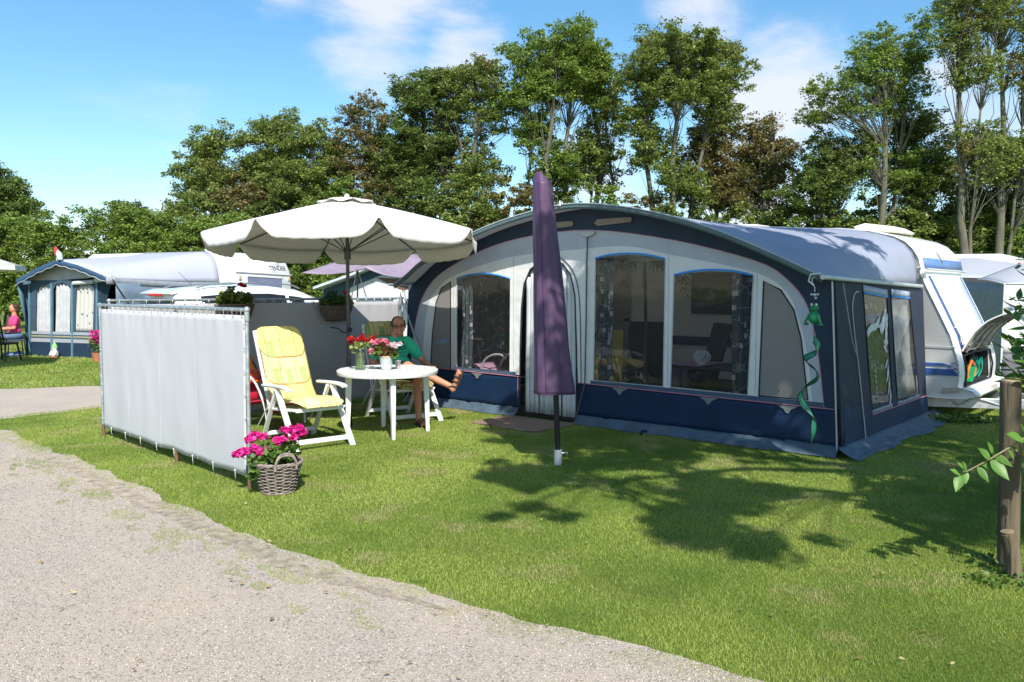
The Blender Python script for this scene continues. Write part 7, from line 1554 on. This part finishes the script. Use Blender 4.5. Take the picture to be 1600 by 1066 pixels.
for m_ in mains:
    a = limb[1].lerp(limb[2], .3); m_ = Vector(m_); q = a.lerp(m_, .5)+Vector((0, 0, .35)); tk.tube([a, a.lerp(q, .5), q, m_], [.09, .075, .055, .03], 8); nodes += [q, a.lerp(m_, .75)+Vector((0, 0, .15)), m_]
for (c, rad) in clm[::2]:
    c = Vector(c); a = min(nodes, key=lambda p: (p-c).length); tk.tube([a, a.lerp(c, .5)+Vector((0, 0, .12)), c], [.022, .014, .006], 4, cap=False)
obj('trunk', tk, BARK, sh, smooth=60)
# ============================================================ POSTS AND SHRUB AT THE RIGHT EDGE
WOODP = mat('weathered_post', (.12, .095, .06), .85, var=.6, scale=9, bump=1.6, bscale=26, stretch=(1, 1, .12), dirt=.6, dirtcol=(.10, .13, .04))
WOODE = mat('post_end_grain', (.36, .28, .18), .9, var=.35, scale=20)
pw = thing('wooden_post', 'tall weathered round wooden post wrapped by leaves at the right edge', 'post', (2.875, 4.66, 0))
obj('shaft', MB().tube([(0, 0, -.1), (-.01, 0, .6), (-.025, 0, 1.09)], [.058, .056, .054], 18), WOODP, pw, bevel=.008); obj('cap', MB().tube([(-.025, 0, 1.088), (-.025, 0, 1.094)], .048, 16), WOODE, pw)
ps = thing('wooden_stub', 'short leaning wooden stub post with a pale sawn top at the right edge', 'post', (2.80, 4.50, 0))
obj('shaft', MB().tube([(.02, 0, -.1), (0, 0, .12), (-.035, 0, .26)], [.043, .042, .040], 16), WOODP, ps, bevel=.01); obj('cap', MB().tube([(-.035, 0, .262), (-.036, 0, .267)], .034, 14), WOODE, ps)
ps.children[0].data.materials[0] = mat('stub_wood', (.30, .23, .13), .85, var=.45, scale=6, bump=1, bscale=20, stretch=(1, 1, .12), dirt=.7, dirtcol=(.16, .20, .05))
SHR = leafmat('shrub_leaf', (.03, .09, .02), (.07, .16, .03), None, transl=.35)
sb3 = thing('shrub', 'shrub reaching a leafy twig in from the right edge beside the tall post', 'shrub', (3.75, 4.95, 0))
def twig(b, pts, r): b.tube(smoothpoly(pts, 4), r, 6)
tw = MB(); LVS = []
def bigleaf(p, d, nrm, ln, w):
    p = Vector(p); d = Vector(d).normalized(); nrm = Vector(nrm); s_ = d.cross(nrm).normalized(); n2 = s_.cross(d); vs = []
    K = 8
    for i in range(K+1):
        t = i/K; ww = w*math.sin(math.pi*t**.75)*(1-.15*t); c = p+d*ln*t-n2*(-.22*ln*t*t); vs += [c-s_*ww+n2*ww*.35, c, c+s_*ww+n2*ww*.35]
    return vs, [(3*i+j, 3*i+j+1, 3*i+3+j+1, 3*i+3+j) for i in range(K) for j in (0, 1)]
lfm = MB(); r2 = random.Random(8)
main = smoothpoly([(.30, -.55, .98), (-.75, -.60, .93), (-.95, -.62, .86), (-1.08, -.62, .78), (-1.22, -.63, .70), (-1.36, -.64, .63)], 4)
tw.tube(main, [.009-.006*i/len(main) for i in range(len(main))], 6)
side = smoothpoly([(-1.04, -.62, .80), (-1.0, -.64, .74), (-.93, -.66, .68)], 3); tw.tube(side, .003, 5)
spots = [(-1.36, -.64, .63, (-.4, -.2, -1), .085), (-1.36, -.64, .63, (-1, 0, .25), .06), (-1.33, -.64, .65, (-.7, -.3, .6), .07), (-1.27, -.63, .67, (.3, -.3, -.8), .08), (-1.20, -.63, .71, (-.9, 0, .55), .085), (-1.20, -.63, .71, (.55, -.35, -1), .11), (-1.10, -.62, .76, (.2, -.2, -.9), .05), (-1.02, -.62, .81, (-1, -.2, .15), .11), (-1.02, -.62, .81, (.35, -.4, -.7), .10), (-.93, -.66, .68, (.5, -.2, -.7), .08), (-.98, -.65, .71, (-.4, -.3, -.8), .05), (-.96, -.62, .86, (-.2, -.2, .9), .08), (-.90, -.61, .88, (-.75, -.3, -.45), .12), (-.86, -.61, .89, (.4, -.5, -.5), .12), (-.82, -.6, .91, (.2, -.3, .9), .08), (-.88, -.62, .84, (.4, -.2, -.9), .10)]
for x, y, z, d, ln in spots: v, f = bigleaf((x, y, z), d, (r2.uniform(-.3, .3), -.75, .8), ln*1.22, ln*.34); lfm.add(v, f)
for x, y, z, d, ln in spots: v, f = bigleaf((x+.03, y+.03, z+.02), (-d[1]*.5+d[0]*.5, d[1], d[2]*.7+.2), (.2, -.75, .8), ln*1.0, ln*.3); lfm.add(v, f)
# denser leafy twigs further up, left side of the shrub, mostly in its own shade
for k in range(26):
    z = 1.0+.55*r2.random(); a = (-.62+.5*r2.random(), -.35+.5*r2.random(), z-.1); e_ = (-.84+.12*r2.random(), -.45+.4*r2.random(), z+.05*r2.random())
    tw.tube([a, e_], [.005, .002], 4)
    for j in range(7):
        t = j/6; p = Vector(a).lerp(Vector(e_), t); d = ((-.5-.5*r2.random()), r2.uniform(-.8, .8), r2.uniform(-.7, .5)); v, f = bigleaf(p, d, (r2.uniform(-.5, .5), -.4, .9), .08+.05*r2.random(), .022); lfm.add(v, f)
for k in range(170):
    th_ = r2.random()*6.28; z = .15+2.2*r2.random(); rad = .85*math.sqrt(max(.05, 1-((z-1.2)/1.35)**2)); 
    if z < .95 and math.cos(th_) < -.2: rad *= .55
    c = Vector((math.cos(th_)*rad*.9+.25, math.sin(th_)*rad+.1, z)); tw.tube([(c.x*.15+.2, c.y*.15, z*.6), tuple(c)], [.008, .002], 4)
    for j in range(9):
        p = Vector((c.x*.15+.2, c.y*.15, z*.6)).lerp(c, .45+.6*j/8); v, f = bigleaf(p, (r2.uniform(-1, 1), r2.uniform(-1, 1), r2.uniform(-.8, .5)), (r2.uniform(-.5, .5), r2.uniform(-.5, .5), .9), .07+.06*r2.random(), .024); lfm.add(v, f)
obj('leaves', lfm, mat('shrub_leaf_green', (.12, .26, .045), .45, var=.3, scale=9, transl=.35, spec=.5), sb3, smooth=60); obj('twigs', tw, mat('twig_brown', (.20, .17, .08), .7), sb3)
# weeds at the foot of the stub
wd = thing('weeds', 'low leafy weeds around the foot of the short stub post', 'weeds', (2.75, 4.42, 0)); cardobj('leaves', [leafcards((0, 0, .02), (.28, .14, .035), 240, .028, 500), leafcards((.15, .3, .02), (.3, .25, .03), 200, .028, 501)], PLANT, wd)
wd = thing('weeds', 'leafy weeds in the sunny grass below the caravan drawbar', 'weeds', AL(6.55, 3.1)); cardobj('leaves', [leafcards((0, 0, .05), (.5, .18, .07), 420, .05, 502)], PLANT, wd)
# deeper screen of trunks and undergrowth: more shrubs further back close the view under the crowns
r_ = random.Random(70)

# a few fallen leaves on lawn and gravel
r_ = np.random.default_rng(91); x = r_.uniform(-4, 4.5, 260); y = r_.uniform(3.2, 10, 260); k = (np.abs(x) < .6*y); p = np.stack([x[k], y[k], np.full(k.sum(), .024)], 1)
V, F, C_ = cards(p, .028, r_, 1.6, .6); fo2 = obj('fallen_leaves', rawmesh('fallen_leaves', V, F, 4, C_), leafmat('dead_leaf', (.25, .14, .05), (.50, .42, .22), None, transl=.1), smooth=0); fo2['kind'] = 'stuff'
